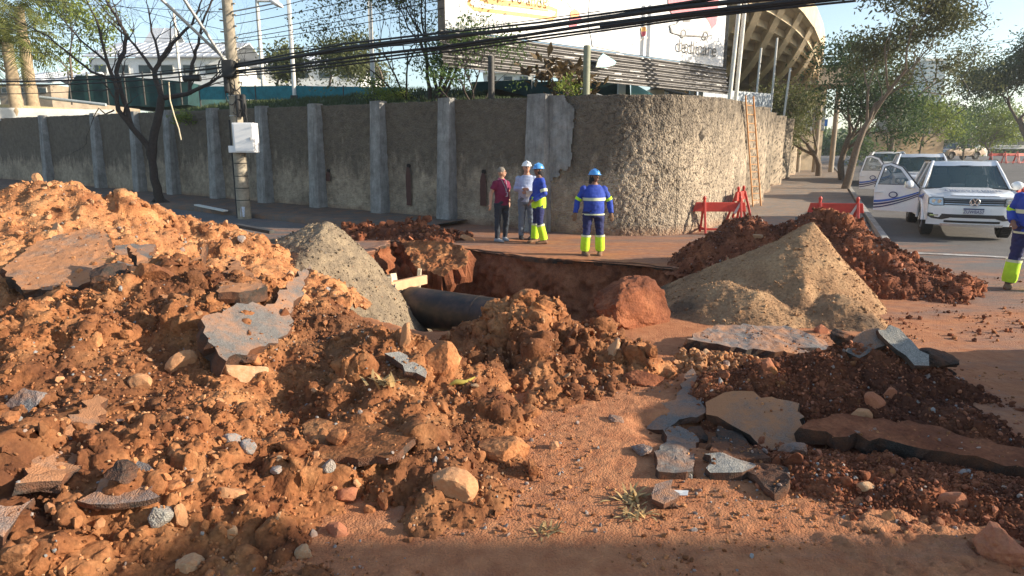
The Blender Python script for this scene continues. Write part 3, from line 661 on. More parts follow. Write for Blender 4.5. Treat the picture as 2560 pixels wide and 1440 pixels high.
rock('stone', 578, 1103, 3.55, (0.075,0.05,0.045), M['rock_grey'], 'blue grey stone, left of a matching pair on the big heap', seed=11, rot=(0,0,0.2))
rock('stone', 622, 1120, 3.5, (0.055,0.045,0.06), M['rock_grey'], 'blue grey stone, right of a matching pair on the big heap', seed=12, rot=(0.5,0.4,0))
rock('stone', 400, 1290, 2.75, (0.075,0.05,0.07), M['concrete_piece'], 'pale grey broken stone with orange neighbour at the bottom left', seed=13, rot=(0.3,0.1,0.9))
rock('stone', 455, 1290, 2.75, (0.05,0.05,0.075), M['clod'], 'orange lump leaning on the pale grey broken stone', seed=14)
rock('stone', 760, 1385, 2.45, (0.05,0.04,0.05), M['rock_tan'], 'tan rounded stone at the bottom edge', seed=15)
rock('stone', 480, 1410, 2.4, (0.075,0.05,0.055), M['rock_tan'], 'blocky tan stone at the bottom left edge', seed=16, rot=(0.2,0.4,0.8))
rock('stone', 870, 1240, 3.15, (0.07,0.06,0.065), M['rock_red'], 'brown knobbly stone in the shaded lower slope', seed=17)
rock('stone', 840, 1330, 2.85, (0.075,0.06,0.05), M['rock_red'], 'reddish stone low on the shaded slope', seed=18)
rock('stone', 580, 1335, 2.65, (0.05,0.035,0.04), M['rock_tan'], 'pinkish angular stone below the glowing orange stone', seed=19, rot=(0.3,0,0.6))
rock('stone', 1130, 1225, 3.35, (0.15,0.13,0.11), M['clod'], 'bulky orange clod at the right foot of the big heap', seed=20, sub=4)
rock('stone', 1260, 1130, 3.95, (0.20,0.12,0.10), M['soil'], 'long clod with a shaded hollow beside the dusty street', seed=21, rot=(0,0.1,-0.3), sub=4)
rock('stone', 1390, 1120, 3.98, (0.05,0.045,0.045), M['clod'], 'single pale clod alone on the street dust', seed=22)
rock('stone', 2500, 1375, 3.02, (0.15,0.12,0.12), M['rock_red'], 'large dark red stone at the lower right corner', seed=61, sub=4, rot=(0.7,0.3,0.9), ang=0.9)
rock('stone', 2385, 1255, 3.5, (0.11,0.08,0.07), M['rock_red'], 'red brown stone on the stony spread', seed=24, rot=(0.2,0.3,0))
rock('stone', 2165, 1218, 3.65, (0.06,0.045,0.045), M['rock_tan'], 'tan stone at the edge of the stony spread', seed=25)
rock('stone', 2322, 1083, 4.65, (0.07,0.05,0.045), M['rock_red'], 'small red stone on the slab edge', seed=26)
rock('stone', 2145, 1040, 4.85, (0.10,0.07,0.07), M['clod'], 'orange clod catching light on the right mound', seed=27)
rock('stone', 1858, 1190, 3.8, (0.03,0.03,0.03), M['rock_tan'], 'small brown pebble beside the pale concrete piece', seed=28)
rock('stone', 1722, 1190, 3.85, (0.045,0.035,0.04), M['concrete_piece'], 'small white cut stone under the blue grey block', seed=29, rot=(0.4,0.2,0.7))
rock('stone', 1902, 1218, 3.68, (0.045,0.04,0.04), M['rock_red'], 'round brown stone touching the dark asphalt chunk', seed=30)
rock('stone', 1170, 600, 14.0, (0.22,0.12,0.12), M['clod'], 'pale lump on the far rim of the trench', seed=31, rot=(0,0.3,0.1))
rock('stone', 1245, 995, 4.95, (0.05,0.03,0.03), M['soil_red'], 'dark small lump in the shade beside the middle heap', seed=32)
rock('stone', 385, 690, 6.1, (0.19,0.14,0.15), M['soil'], 'square orange clod on the crest of the front heap', seed=33, rot=(0.3,0.1,0.5), sub=4)
rock('stone', 2050, 830, 6.7, (0.10,0.08,0.10), M['rock_red'], 'dark stone at the back corner of the lifted slab', seed=34)
rock('stone', 1895, 592, 10.2, (0.13,0.07,0.06), M['rock_tan'], 'pale stone near the top of the sand pile', seed=35)

# dark lumps of broken asphalt lying among the slabs
def chunk(px, py, s, seed, label, lift=0.0, mt='slab_edge', pull=0.0):
    V, F = rock_arrays(4, 700+seed, 0.75, 6.0); V = V*np.array([1, 1, 1.0]); me = np_mesh('asphalt_chunk', V, F, False); me.materials.append(M[mt])
    o = link('asphalt_chunk', me); o.location = K(px, py, pull)+Vector((0, 0, s*0.15+lift)); o.scale = (s*1.35, s, s*0.55); o.rotation_euler = (0.25*math.sin(seed), 0.3*math.cos(seed*1.7), seed*1.3); return tag(o, label, 'asphalt chunk')
for px, py, s_, mt, lb in ((1745, 1100, 0.10, 'slab_edge', 'black chunk wedged between the blue grey block and the black block'), (1985, 1130, 0.09, 'slab_top', 'grey brown chunk at the lower corner of the dusty brown plate'),
    (2010, 880, 0.13, 'slab_edge', 'black lump under the front edge of the lifted slab'), (2110, 850, 0.12, 'slab_edge', 'black jagged lump left of the pointed slab fragment'), (2330, 905, 0.14, 'slab_edge', 'dark lump at the back start of the thick street edge'),
    (1860, 1020, 0.07, 'slab_edge', 'small dark piece lying on the dusty brown plate'), (1600, 1130, 0.07, 'slab_top', 'worn grey lump at the left lip of the crack'), (1680, 1265, 0.05, 'slab_edge', 'small black piece next to the white scrap'),
    (620, 905, 0.10, 'slab_edge', 'black lump in the hollow under the long grey slab'), (300, 1190, 0.08, 'slab_edge', 'dark piece beside the thin dark curled slab'), (690, 1180, 0.05, 'rock_grey', 'blue grey lump low on the shaded slope'),
    (70, 1010, 0.14, 'slab_top', 'dark grey slab lump in the shaded left flank'), (2230, 1120, 0.07, 'slab_edge', 'dark lump under the undermined asphalt edge'), (2430, 1160, 0.08, 'slab_edge', 'black lump near the right end of the undermined edge'),
    (265, 700, 0.20, 'slab_edge', 'broken dark edge piece at the corner of the big brown slab'), (1540, 1050, 0.06, 'slab_top', 'grey lump where the crack begins')):
    chunk(px, py, s_, px % 37, lb, mt=mt)
# ---------------------------------------------------------------- retaining wall
WP = [(-40,44.2),(-20,31),(-10,24.3),(1.6,16.5),(2.9,16.15),(4.2,16.35),(5.5,17.5),(7.0,19.8),(8.8,23.5),(10.8,28.0),(17,40),(27,60)]
def path(pts, step=0.05):
    P2 = np.array(pts, float); n = len(P2); out = []
    for i in range(n-1):
        p0 = P2[max(i-1, 0)]; p1 = P2[i]; p2 = P2[i+1]; p3 = P2[min(i+2, n-1)]
        L = np.linalg.norm(p2-p1); k = max(2, int(L/step)); t = np.linspace(0, 1, k, endpoint=False)[:, None]
        if L > 8: out.append(p1+(p2-p1)*t); continue
        m1 = (p2-p0)*0.5*min(1, L/max(np.linalg.norm(p1-p0), 1e-3)); m2 = (p3-p1)*0.5*min(1, L/max(np.linalg.norm(p3-p2), 1e-3))
        out.append((2*t**3-3*t**2+1)*p1+(t**3-2*t**2+t)*m1+(-2*t**3+3*t**2)*p2+(t**3-t**2)*m2)
    return np.concatenate(out+[P2[-1:]])
WL = path(WP); WS = np.concatenate([[0], np.cumsum(np.linalg.norm(np.diff(WL, axis=0), axis=1))])
WT = np.gradient(WL, axis=0); WT /= np.linalg.norm(WT, axis=1, keepdims=True); WN = np.stack([WT[:, 1], -WT[:, 0]], -1)   # towards the street
def wall_at(s):
    i = np.interp(s, WS, np.arange(len(WS))); q = np.stack([np.interp(i, np.arange(len(WS)), WL[:, 0]), np.interp(i, np.arange(len(WS)), WL[:, 1])], -1)
    nn = np.stack([np.interp(i, np.arange(len(WS)), WN[:, 0]), np.interp(i, np.arange(len(WS)), WN[:, 1])], -1); return q, nn
def wall_s(px):                          # arc length where the wall is seen at this column
    u = (px-1280)/FPX*0.968; return float(WS[np.argmin(np.abs(WL[:, 0]/WL[:, 1]-u) + (WL[:, 1] < 10)*9)])
WH = 3.45
m, t, b = nodes('rough_wall'); n = N(t, True)
u = n.attr('run'); hgt = n.attr('height')
cmb = t.nodes.new('ShaderNodeCombineXYZ'); t.links.new(u, cmb.inputs[0]); t.links.new(n.math('MULTIPLY', hgt, 0.30), cmb.inputs[1])
drip = n.noise(3.2, 7, 0.7, co=cmb.outputs[0])
base = n.ramp(n.noise(5, 6, 0.7), (0.3, (0.26,0.21,0.16)), (0.7, (0.52,0.425,0.31)))
blk = n.ramp(n.math('ADD', n.math('MULTIPLY', hgt, 0.30), n.math('ADD', n.attr('darkening'), n.math('MULTIPLY', n.math('SUBTRACT', drip, 0.5), 1.5))), (0.62, 0.0), (1.18, 0.66))
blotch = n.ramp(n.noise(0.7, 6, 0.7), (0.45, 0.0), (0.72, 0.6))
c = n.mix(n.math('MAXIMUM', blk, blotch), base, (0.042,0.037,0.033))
cr = n.attr('crack'); c = n.mix(cr, c, (0.03,0.024,0.02))
low = n.ramp(hgt, (0.0, 0.55), (0.28, 0.0)); c = n.mix(low, c, (0.30,0.14,0.075))
t.links.new(c, b.inputs['Base Color']); b.inputs['Roughness'].default_value = 0.95; b.inputs['Specular IOR Level'].default_value = 0.2
n.bump(b, n.math('ADD', n.noise(14, 7, 0.75), n.vor(22)), 0.8, 0.04); M['wall'] = m
M['pilaster'] = None
m, t, b = nodes('grey_pilaster_concrete'); n = N(t, True)
c = n.mix(n.ramp(n.noise(3, 6, 0.7), (0.3, 0.0), (0.7, 1.0)), (0.17,0.165,0.155), (0.38,0.37,0.35))
c = n.mix(n.ramp(n.noise(16, 6, 0.8), (0.5, 0.0), (0.7, 0.5)), c, (0.12,0.115,0.11)); c = n.mix(n.ramp(n.noise(1.0, 6, 0.75, co=n.scaled(5, 5, 0.5)), (0.45, 0.0), (0.7, 0.75)), c, (0.09,0.082,0.075))
t.links.new(c, b.inputs['Base Color']); b.inputs['Roughness'].default_value = 0.9; n.bump(b, n.noise(30, 6, 0.75), 0.7, 0.02); M['pilaster'] = m
rw = thing('retaining_wall', 'tall dark rough cast retaining wall with grey pilasters, curving round the corner', 'wall', (0, 16.5, 0))
def wall_panel(s0, s1, du, dz, name='wall_panel'):
    ss = np.arange(s0, s1+du*0.5, du); hh = np.arange(-0.4, WH+dz*0.5, dz); Sg, Hg = np.meshgrid(ss, hh); q, nn = wall_at(Sg.ravel())
    q = q.reshape(*Sg.shape, 2); nn = nn.reshape(*Sg.shape, 2)
    f1, f2, rid = cell2(Sg*6.5+0.8*fb2(Sg*5, Hg*5, 2, 3), Hg*6.5+0.8*fb2(Sg*5+9, Hg*5, 2, 4), 61)
    crk = sst(0.10, 0.02, f2-f1)
    s_mid = wall_s(1640); curved = sst(wall_s(1400), wall_s(1650), Sg)
    g1, g2, rg = cell2(Sg*9, Hg*9, 66)
    dsp = 0.03*(f2-f1).clip(0, 0.5) + 0.05*fb2(Sg*1.7, Hg*1.7, 4, 62) + 0.035*fb2(Sg*9, Hg*9, 3, 63) + 0.02*(g2-g1).clip(0, .6)*curved
    wav = sst(wall_s(1870), wall_s(1890), Sg)*0.30*np.sin(Sg*1.25+0.6*np.sin(Hg))
    dsp = dsp + wav
    topn = np.where(Hg > WH-0.06, 0.05*fb2(Sg*4, Hg*0, 3, 64), 0)
    z = gz(q[..., 1]) + Hg + topn
    V = np.concatenate([q + nn*dsp[..., None], z[..., None]], -1)
    # back of the panel (a wall 0.35 m thick)
    Bk = np.concatenate([q[-1:] - nn[-1:]*0.35, z[-1:][..., None]], -1); Bk2 = np.concatenate([q[:1] - nn[:1]*0.35, z[:1][..., None]], -1)
    V = np.concatenate([Bk2*1.0, V, Bk, Bk2], 0)
    F = grid_faces(V.shape[0], V.shape[1])
    me = np_mesh(name, V.reshape(-1, 3), F, True)
    pad = lambda A, a, b2: np.concatenate([a, A, b2, b2], 0)
    attr(me, 'run', pad(Sg, Sg[:1], Sg[-1:])); darkening = 0.42*sst(wall_s(1640), wall_s(1500), Sg)*sst(0.2, 1.6, Hg+fb2(Sg*2, Hg*2, 3, 91)) + 0.16*sst(wall_s(500), wall_s(250), Sg); attr(me, 'darkening', pad(darkening, darkening[:1], darkening[-1:])); attr(me, 'height', pad(Hg, Hg[:1], Hg[-1:]))  # extra darkening by position: left of the curve and at the far left
    attr(me, 'crack', pad(crk*(0.15+0.8*curved), crk[:1]*0, crk[:1]*0))
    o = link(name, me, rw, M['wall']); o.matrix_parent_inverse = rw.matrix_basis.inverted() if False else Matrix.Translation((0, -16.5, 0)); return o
pil_px = [-40, 110, 241, 340, 425, 536, 658, 792, 950, 1120, 1352]
ps = [wall_s(p) for p in pil_px]
# pilasters further left share the spacing
bounds = [0.0] + ps + [wall_s(1560), wall_s(1700), wall_s(1850), wall_s(1899), wall_s(1930), WS[-1]-0.2]
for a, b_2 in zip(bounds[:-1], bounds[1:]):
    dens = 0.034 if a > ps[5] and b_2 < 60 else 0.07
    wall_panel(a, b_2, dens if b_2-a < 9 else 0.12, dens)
for s_ in ps:
    q, nn = wall_at(np.array([s_])); q = q[0]; nn = nn[0]; tt = np.array([-nn[1], nn[0]]); wd = 0.26
    big = abs(s_-ps[-1]) < .01
    if big: wd = 0.34
    hh = np.arange(-0.3, WH+0.08, 0.05); wd *= 0.80; prof = [(-wd*1.25, -0.05), (-wd, 0.20), (-wd*0.5, 0.23), (0, 0.235), (wd*0.5, 0.23), (wd, 0.20), (wd*1.25, -0.05)]
    base_z = float(gz(q[1])); V = []
    for k, h_ in enumerate(hh):
        bat = 0.16*(1-h_/WH); ext = 1+0.35*(1-h_/WH)
        for j, (a, d_) in enumerate(prof):
            nz = 0.035*(fb2(np.array([a*6+s_]), np.array([h_*4]), 3, 71)[0])
            pp = q + tt*(a*(1+0.12*(1-h_/WH))) + nn*((d_+nz+bat) if d_ > 0 else d_); V.append((pp[0], pp[1]-0, base_z+h_))
    npf = len(prof); F = grid_faces(len(hh), npf)
    pp = [V[-npf+j] for j in range(npf)]
    me = np_mesh('pilaster', np.array(V), F, False); o = link('pilaster', me, rw, M['pilaster']); o.matrix_parent_inverse = Matrix.Translation((0, -16.5, 0))
    bm = bmesh.new(); bm.from_mesh(me); bm.verts.ensure_lookup_table(); nv = len(bm.verts)
    bm.faces.new([bm.verts[nv-npf+j] for j in range(npf)]); bm.to_mesh(me); bm.free()
# pale repair beside the tall pilaster
s_ = ps[-1]; ss = np.arange(s_+0.30, s_+1.05, 0.035); hh = np.arange(0.9, WH+0.02, 0.035); Sg, Hg = np.meshgrid(ss, hh); q, nn = wall_at(Sg.ravel()); q = q.reshape(*Sg.shape, 2); nn = nn.reshape(*Sg.shape, 2)
dsp = 0.075 + 0.06*fb2(Sg*5, Hg*5, 4, 81)
Vp = np.concatenate([q+nn*dsp[..., None], (gz(q[..., 1])+Hg)[..., None]], -1)
edge = 0.62+0.28*fb2(Hg*2, Hg*0, 3, 82)*2; keep = (Sg-s_-0.3 < edge) & (Hg > 1.3+0.5*(Sg-s_-0.3)+0.4*fb2(Sg*5, Hg*5, 3, 7))
Vc, Fc, uu = compact(Vp.reshape(-1, 3), grid_faces(*Sg.shape, keep=None)[keep.ravel()[grid_faces(*Sg.shape)].all(1)])
o = link('render_patch', np_mesh('render_patch', Vc, Fc, True), rw, M['pilaster']); o.matrix_parent_inverse = Matrix.Translation((0, -16.5, 0))
# weep holes with rust runs
M['hole'] = simple('damp_hole', (0.012,0.009,0.008), 0.9); M['run'] = simple('damp_run', (0.075,0.030,0.022), 0.8)
for px, h0, ln in ((1018, 1.6, 1.15), (1208, 1.5, 0.9), (815, 1.35, 0.3)):
    s_ = wall_s(px); q, nn = wall_at(np.array([s_])); q = q[0]+nn[0]*0.045; nn = nn[0]; tt = Vector((-nn[1], nn[0], 0)); z0 = float(gz(q[1]))
    mb = MB(); mb.tube([(q[0]-nn[0]*0.1, q[1]-nn[1]*0.1, z0+h0), (q[0]+nn[0]*0.012, q[1]+nn[1]*0.012, z0+h0)], 0.06, 10); o = mb.build('weep_hole', M['hole'], rw); o.matrix_parent_inverse = Matrix.Translation((0, -16.5, 0))
    mb = MB(); rr = random.Random(px); L = []; Rr = []
    for k in range(9):
        zz = z0+h0-0.04-ln*k/8; ww = 0.05+0.05*min(1, k/2)+rr.uniform(-.012, .012)
        c_ = Vector((q[0]+nn[0]*0.022, q[1]+nn[1]*0.022, zz)); L.append(c_-tt*ww); Rr.append(c_+tt*ww)
    mb.add(L+Rr, [(k, 9+k, 10+k, 1+k) for k in range(8)], 0, True); o = mb.build('damp_stain', M['run'], rw); o.matrix_parent_inverse = Matrix.Translation((0, -16.5, 0))

# ---------------------------------------------------------------- ground behind the wall
m, t, b = nodes('bank_grass_ground'); n = N(t, True)
t.links.new(n.ramp(n.noise(2.2, 6, 0.7), (0.3, (0.03,0.04,0.015)), (0.6, (0.055,0.07,0.024)), (0.75, (0.16,0.13,0.06))), b.inputs['Base Color']); b.inputs['Roughness'].default_value = 1.0
n.bump(b, n.noise(25, 5), 0.8, 0.05); M['grass_ground'] = m
def bank_z(x, y, off):                   # off = metres behind the wall line
    left = sst(-14, -19, x)
    return gz(y) + WH - 0.12 + (0.16*np.clip(off-0.3, 0, 7))*(1-left)*sst(3, -3, x) + 0.08*fb2(x*0.6, y*0.6, 3, 5)
offs = np.array([0.3, 0.8, 1.5, 2.5, 4, 6, 8, 12, 20, 40, 90.0]); ss = np.arange(0, WS[-1], 0.8); q, nn = wall_at(ss)
VB = []
for of in offs:
    p_ = q - nn*of
    if of > 8: p_ = q - nn*8 + np.array([-0.15, 1.0])*(of-8)
    VB.append(np.stack([p_[:, 0], p_[:, 1], bank_z(p_[:, 0], q[:, 1]-nn[:, 1]*min(of, 8), of)], -1))
VB = np.array(VB); tag(link('bank', np_mesh('bank', VB.reshape(-1, 3), grid_faces(len(offs), len(ss))), None, M['grass_ground']), kind='structure')
# grass tufts on the bank
rs = np.random.RandomState(3); n1 = 5200; sx = rs.uniform(wall_s(300), wall_s(1400), n1); of = rs.uniform(0.25, 7.5, n1)**1.0; q, nn = wall_at(sx); p_ = q - nn*of[:, None]
zz = bank_z(p_[:, 0], p_[:, 1], of); V = []; F = []
for k in range(n1):
    for j in range(3):
        a = rs.uniform(0, 6.28); L = rs.uniform(0.06, 0.2); wdt = 0.02; dx, dy = math.cos(a)*wdt, math.sin(a)*wdt; lx, ly = rs.uniform(-.08, .08, 2); i0 = len(V)
        V += [(p_[k,0]-dx, p_[k,1]-dy, zz[k]-.02), (p_[k,0]+dx, p_[k,1]+dy, zz[k]-.02), (p_[k,0]+lx, p_[k,1]+ly, zz[k]+L)]; F.append((i0, i0+1, i0+2))
M['grass'] = simple('grass_blades', (0.05,0.072,0.022), 0.8, 0.4, 1.5, world=True)
tag(link('bank_grass', np_mesh('bank_grass', V, F, False), None, M['grass']), 'short green grass on the bank above the wall', 'grass', kind='stuff')

# ---------------------------------------------------------------- pavement and kerb on the right
M['pave'] = asphalt_mat('worn_pavement', (0.22,0.20,0.18), 0.7, (0.40,0.25,0.15), 0.40, 0.68)
M['kerb'] = simple('kerb_concrete', (0.34,0.32,0.29), 0.9, 0.3, 4, bump=0.4, world=True)
kp = [tuple(G(*a)[:2]) for a in ((2262,672),(2215,600),(2165,530),(2130,478),(2105,440),(2085,418))]
kp.append((kp[-1][0]+6, kp[-1][1]+13)); KL = path(kp, 0.5)
KS = np.concatenate([[0], np.cumsum(np.linalg.norm(np.diff(KL, axis=0), axis=1))]); KT = np.gradient(KL, axis=0); KT /= np.linalg.norm(KT, axis=1, keepdims=True); KN = np.stack([-KT[:, 1], KT[:, 0]], -1)
V = []
for i, (p_, n0) in enumerate(zip(KL, KN)):
    z0 = float(gz(p_[1])); a = p_ + n0*0.0
    # pavement reaches to the wall foot
    j = np.argmin(np.abs(WL[:, 1]-p_[1]) + (WL[:, 0] < 3)*99); fw = WL[j] - np.array([0.1, 0])
    for f_ in (0.02, 0.3, 0.6, 1.0):
        pp = p_ + n0*0.16*(1-f_) + (fw-p_)*f_; V.append((pp[0], pp[1], float(gz(pp[1]))-0.03+0.15*float(sst(16.5, 19, pp[1]))))
tag(link('pavement', np_mesh('pavement', V, grid_faces(len(KL), 4)), None, M['pave']), kind='structure')
mbk = MB(); 
for i in range(0, len(KL)-2, 2):
    a = Vector((*(KL[i]+KN[i]*0.075), float(gz(KL[i][1]))+0.045)); c = Vector((*(KL[i+2]+KN[i+2]*0.075), float(gz(KL[i+2][1]))+0.045))
    mbk.bar(a, a+(c-a)*0.985, 0.15, 0.19)
tag(mbk.build('kerb', M['kerb'], None, 0.01), kind='structure')
# flattened path along the foot of the wall on the left
V = []
ss = np.arange(0, wall_s(1180), 0.5); q, nn = wall_at(ss)
for of in (0.0, 0.8, 1.7, 2.6): V.append(np.concatenate([q+nn*of, (gz((q+nn*of)[:, 1])+0.13)[:, None]], -1))
V.append(np.concatenate([q+nn*2.61, (gz((q+nn*2.61)[:, 1])-0.1)[:, None]], -1))
M['pave_dark'] = asphalt_mat('dark_pavement', (0.13,0.115,0.10), 0.8, (0.30,0.15,0.08), 0.42, 0.68)
tag(link('pavement', np_mesh('pavement_left', np.array(V).reshape(-1, 3), grid_faces(5, len(ss))), None, M['pave_dark']), kind='structure')
# foot of the far hillside and its retaining wall on the right
M['field'] = simple('far_hill_ground', (0.12,0.13,0.06), 1.0, 0.4, 0.05, world=True)

# ---------------------------------------------------------------- trees
M['bark_dark'] = simple('dark_bark', (0.045,0.034,0.028), 0.95, 0.35, 14, bump=0.6)
M['bark_grey'] = simple('grey_bark', (0.15,0.115,0.085), 0.95, 0.35, 14, bump=0.6)
def leaf_mat(name, a, b2, trans=0.35):
    m, t, b = nodes(name); n = N(t, True)
    f = n.ramp(n.noise(2.5, 4), (0.3, a), (0.7, b2)); fine = n.ramp(n.noise(30, 2), (0.3, 0.7), (0.7, 1.3)); c = n.mix(1.0, f, fine, 'MULTIPLY')
    t.links.new(c, b.inputs['Base Color']); b.inputs['Roughness'].default_value = 0.6; b.inputs['Specular IOR Level'].default_value = 0.3
    tr = t.nodes.new('ShaderNodeBsdfTranslucent'); t.links.new(c, tr.inputs[0]); mx = t.nodes.new('ShaderNodeMixShader'); mx.inputs[0].default_value = trans
    o = [x for x in t.nodes if x.type == 'OUTPUT_MATERIAL'][0]
    t.links.new(b.outputs[0], mx.inputs[1]); t.links.new(tr.outputs[0], mx.inputs[2]); t.links.new(mx.outputs[0], o.inputs[0]); return m
M['leaf_olive'] = leaf_mat('olive_leaves', (0.085,0.10,0.035), (0.16,0.17,0.06))
M['leaf_green'] = leaf_mat('green_leaves', (0.05,0.10,0.03), (0.13,0.19,0.05))
M['leaf_bright'] = leaf_mat('bright_green_leaves', (0.11,0.17,0.03), (0.28,0.32,0.06))
M['leaf_dark'] = leaf_mat('dark_leaves', (0.03,0.06,0.022), (0.07,0.11,0.04))
M['leaf_dusk'] = leaf_mat('dusky_olive_leaves', (0.05,0.06,0.025), (0.13,0.13,0.05))
class Tree:
    def __init__(s, seed): s.r = random.Random(seed); s.tubes = []; s.tips = []
    def limb(s, p, d, L, r, lvl, maxl, curve=0.35, spread=0.7, up=0.15, kids=(2, 4), taper=0.55):
        rr = s.r; n = max(3, int(4 - lvl*0.3)+1); pts = [Vector(p)]; rad = [r]; d = Vector(d).normalized()
        for i in range(n):
            d = (d + Vector((rr.gauss(0, curve*0.4), rr.gauss(0, curve*0.4), rr.gauss(0, curve*0.4)+up*0.25))).normalized()
            pts.append(pts[-1]+d*L/n); rad.append(r*(1-(1-taper)*(i+1)/n))
        s.tubes.append((pts, rad, 8 if r > 0.05 else (5 if r > 0.015 else 3)))
        if lvl >= maxl: s.tips.append((pts[-1], d)); s.tips.append((pts[-2], d)); return
        for k in range(rr.randint(*kids)):
            t = rr.uniform(0.45, 1.0) if k else 1.0; i = min(n-1, int(t*n)); f = t*n-i; q = pts[i].lerp(pts[i+1], min(1, f)) if i < n else pts[-1]
            ax = Vector((rr.gauss(0, 1), rr.gauss(0, 1), rr.gauss(0, 1))); ax = (ax - d*ax.dot(d)).normalized()
            nd = (d*1.0 + ax*spread*rr.uniform(0.6, 1.3)).normalized()
            s.limb(q, nd, L*rr.uniform(0.6, 0.85), rad[min(i+1, n)]*rr.uniform(0.6, 0.85), lvl+1, maxl, curve, spread, up, kids, taper)
    def wood(s, name, mat, parent):
        V = []; F = []
        for pts, rad, n in s.tubes:
            mb = MB(); mb.tube(pts, rad, n, cap=False); o = len(V); V += mb.v; F += [tuple(i+o for i in f) for f in mb.f]
        me = np_mesh(name, V, F, True); return link(name, me, parent, mat)
    def leaves(s, name, mat, parent, per, size, rad, seed=0, tips=None, flat=0.7, inv=None):
        rs = np.random.RandomState(seed); T = np.array([p[:] for p, d in (tips or s.tips)])
        if not len(T): return
        i = np.repeat(np.arange(len(T)), per); n = len(i); c = T[i] + rs.normal(size=(n, 3))*rad*np.array([1, 1, flat])
        a = rs.normal(size=(n, 3)); a /= np.linalg.norm(a, axis=1, keepdims=True); b = rs.normal(size=(n, 3)); b -= a*(a*b).sum(1, keepdims=True); b /= np.linalg.norm(b, axis=1, keepdims=True)
        L = size*rs.uniform(0.6, 1.3, (n, 1)); w_ = L*0.42
        q = np.cross(a, b)
        V = np.stack([c-a*L*0.5, c+b*w_*0.5+q*L*0.08, c+a*L*0.5, c-b*w_*0.5+q*L*0.08], 1).reshape(-1, 3)
        return link(name, np_mesh(name, V, np.arange(n*4).reshape(-1, 4), False), parent, mat)
def tree(name, label, loc, h, seed, bark, leafm=None, per=10, lsize=0.09, lrad=0.25, maxl=4, r0=0.12, lean=(0, 0, 1), spread=0.75, curve=0.35, up=0.15, kids=(2, 4), group=None, cat='tree', L0=0.36, stems=1, fan=0.0, taper=0.6):
    o = thing(name, label, cat, loc, group=group); T = Tree(seed)
    for k in range(stems):
        ln = Vector(lean) + Vector((T.r.gauss(0, fan), T.r.gauss(0, fan), 0)); T.limb((T.r.gauss(0, fan*0.25), T.r.gauss(0, fan*0.25), -0.1), ln, h*L0, r0*(1 if stems == 1 else T.r.uniform(0.5, 1)), 0, maxl, curve, spread, up, kids, taper)
    mz = max(p.z for p, d in T.tips); k = h/mz
    T.tubes = [([p*k for p in a], b, c) for a, b, c in T.tubes]; T.tips = [(p*k, d) for p, d in T.tips]
    T.wood('trunk', bark, o)
    if leafm: T.leaves('crown', leafm, o, per, lsize, lrad, seed)
    return o
# bare tree by the pole: limbs traced so that its fork and spread match
b0 = G(405, 515); o = thing('bare_tree', 'dark leafless tree with crooked spreading limbs in front of the wall', 'tree', b0)
T = Tree(11); D = b0.y
def seg(pts, r0, r1, sub=4, n=8, lmax=5, depth=0.0):
    W = [P(x, y, D+dd)-b0 for x, y, dd in pts]; k = len(W)
    W2 = []
    for i in range(k-1):
        for j in range(3): W2.append(W[i].lerp(W[i+1], j/3)+Vector((T.r.gauss(0, .015), T.r.gauss(0, .015), 0)))
    W2.append(W[-1]); m_ = len(W2); rad = [r0+(r1-r0)*i/(m_-1) for i in range(m_)]; T.tubes.append((W2, rad, n))
    sub = int(sub*1.7)
    for j in range(sub):
        i = int(m_*(0.35+0.65*j/max(1, sub-1))); i = min(m_-2, i); d = (W2[i+1]-W2[i]).normalized()
        ax = Vector((T.r.gauss(0, 1), T.r.gauss(0, 0.6), T.r.gauss(0.3, 0.8))); nd = (d*0.8+ax.normalized()*0.9).normalized()
        T.limb(W2[i], nd, T.r.uniform(0.7, 1.3), rad[i]*0.45, 1, lmax, 0.5, 0.75, 0.2, (2, 3), 0.5)
    if sub: T.limb(W2[-1], (W2[-1]-W2[-2]).normalized(), 1.0, r1*0.9, 1, lmax, 0.5, 0.7, 0.2, (2, 3), 0.5)
seg([(405,520,0),(392,470,0),(378,400,0),(368,360,0)], 0.17, 0.11, 0, 10)
for a in ((372,520),(425,522),(440,520)): seg([(a[0],a[1]+2,0),(395,490,0),(390,450,0)], 0.09, 0.04, 0, 6)
seg([(378,400,0),(385,330,0.1),(400,270,0.2),(405,240,0.2)], 0.15, 0.12, 0, 10)
seg([(368,365,0),(330,320,-.1),(295,275,-.2),(285,200,-.3),(265,150,-.4),(245,60,-.5)], 0.11, 0.035, 5)
seg([(405,245,.2),(385,180,.3),(400,150,.3),(430,110,.4),(480,60,.6),(500,10,.7)], 0.10, 0.03, 5)
seg([(405,245,.2),(470,235,.0),(520,210,-.2),(555,190,-.3)], 0.09, 0.04, 3)
seg([(330,320,-.1),(310,250,0),(290,180,0),(310,130,.2),(315,90,.2),(290,40,.3),(270,10,.3)], 0.09, 0.04, 5)
seg([(385,180,.3),(350,130,.6),(310,85,.9),(270,50,1.2)], 0.06, 0.02, 4)
seg([(470,235,0),(480,160,.3),(495,110,.4),(505,60,.5),(530,0,.6)], 0.07, 0.03, 4)
seg([(285,200,-.3),(230,180,-.6),(180,140,-.9),(120,90,-1.2),(60,60,-1.5)], 0.05, 0.015, 5)
seg([(268,155,-.4),(200,100,-.3),(150,40,-.2)], 0.045, 0.015, 4)
seg([(400,150,.3),(380,80,.9),(370,20,1.2)], 0.05, 0.02, 4)
seg([(285,275,-.2),(265,285,-.3),(245,270,-.4),(228,310,-.4)], 0.03, 0.012, 1, 5, 2)
T.wood('trunk', M['bark_dark'], o)
o['label'] = 'dark leafless tree with crooked spreading limbs in front of the wall'
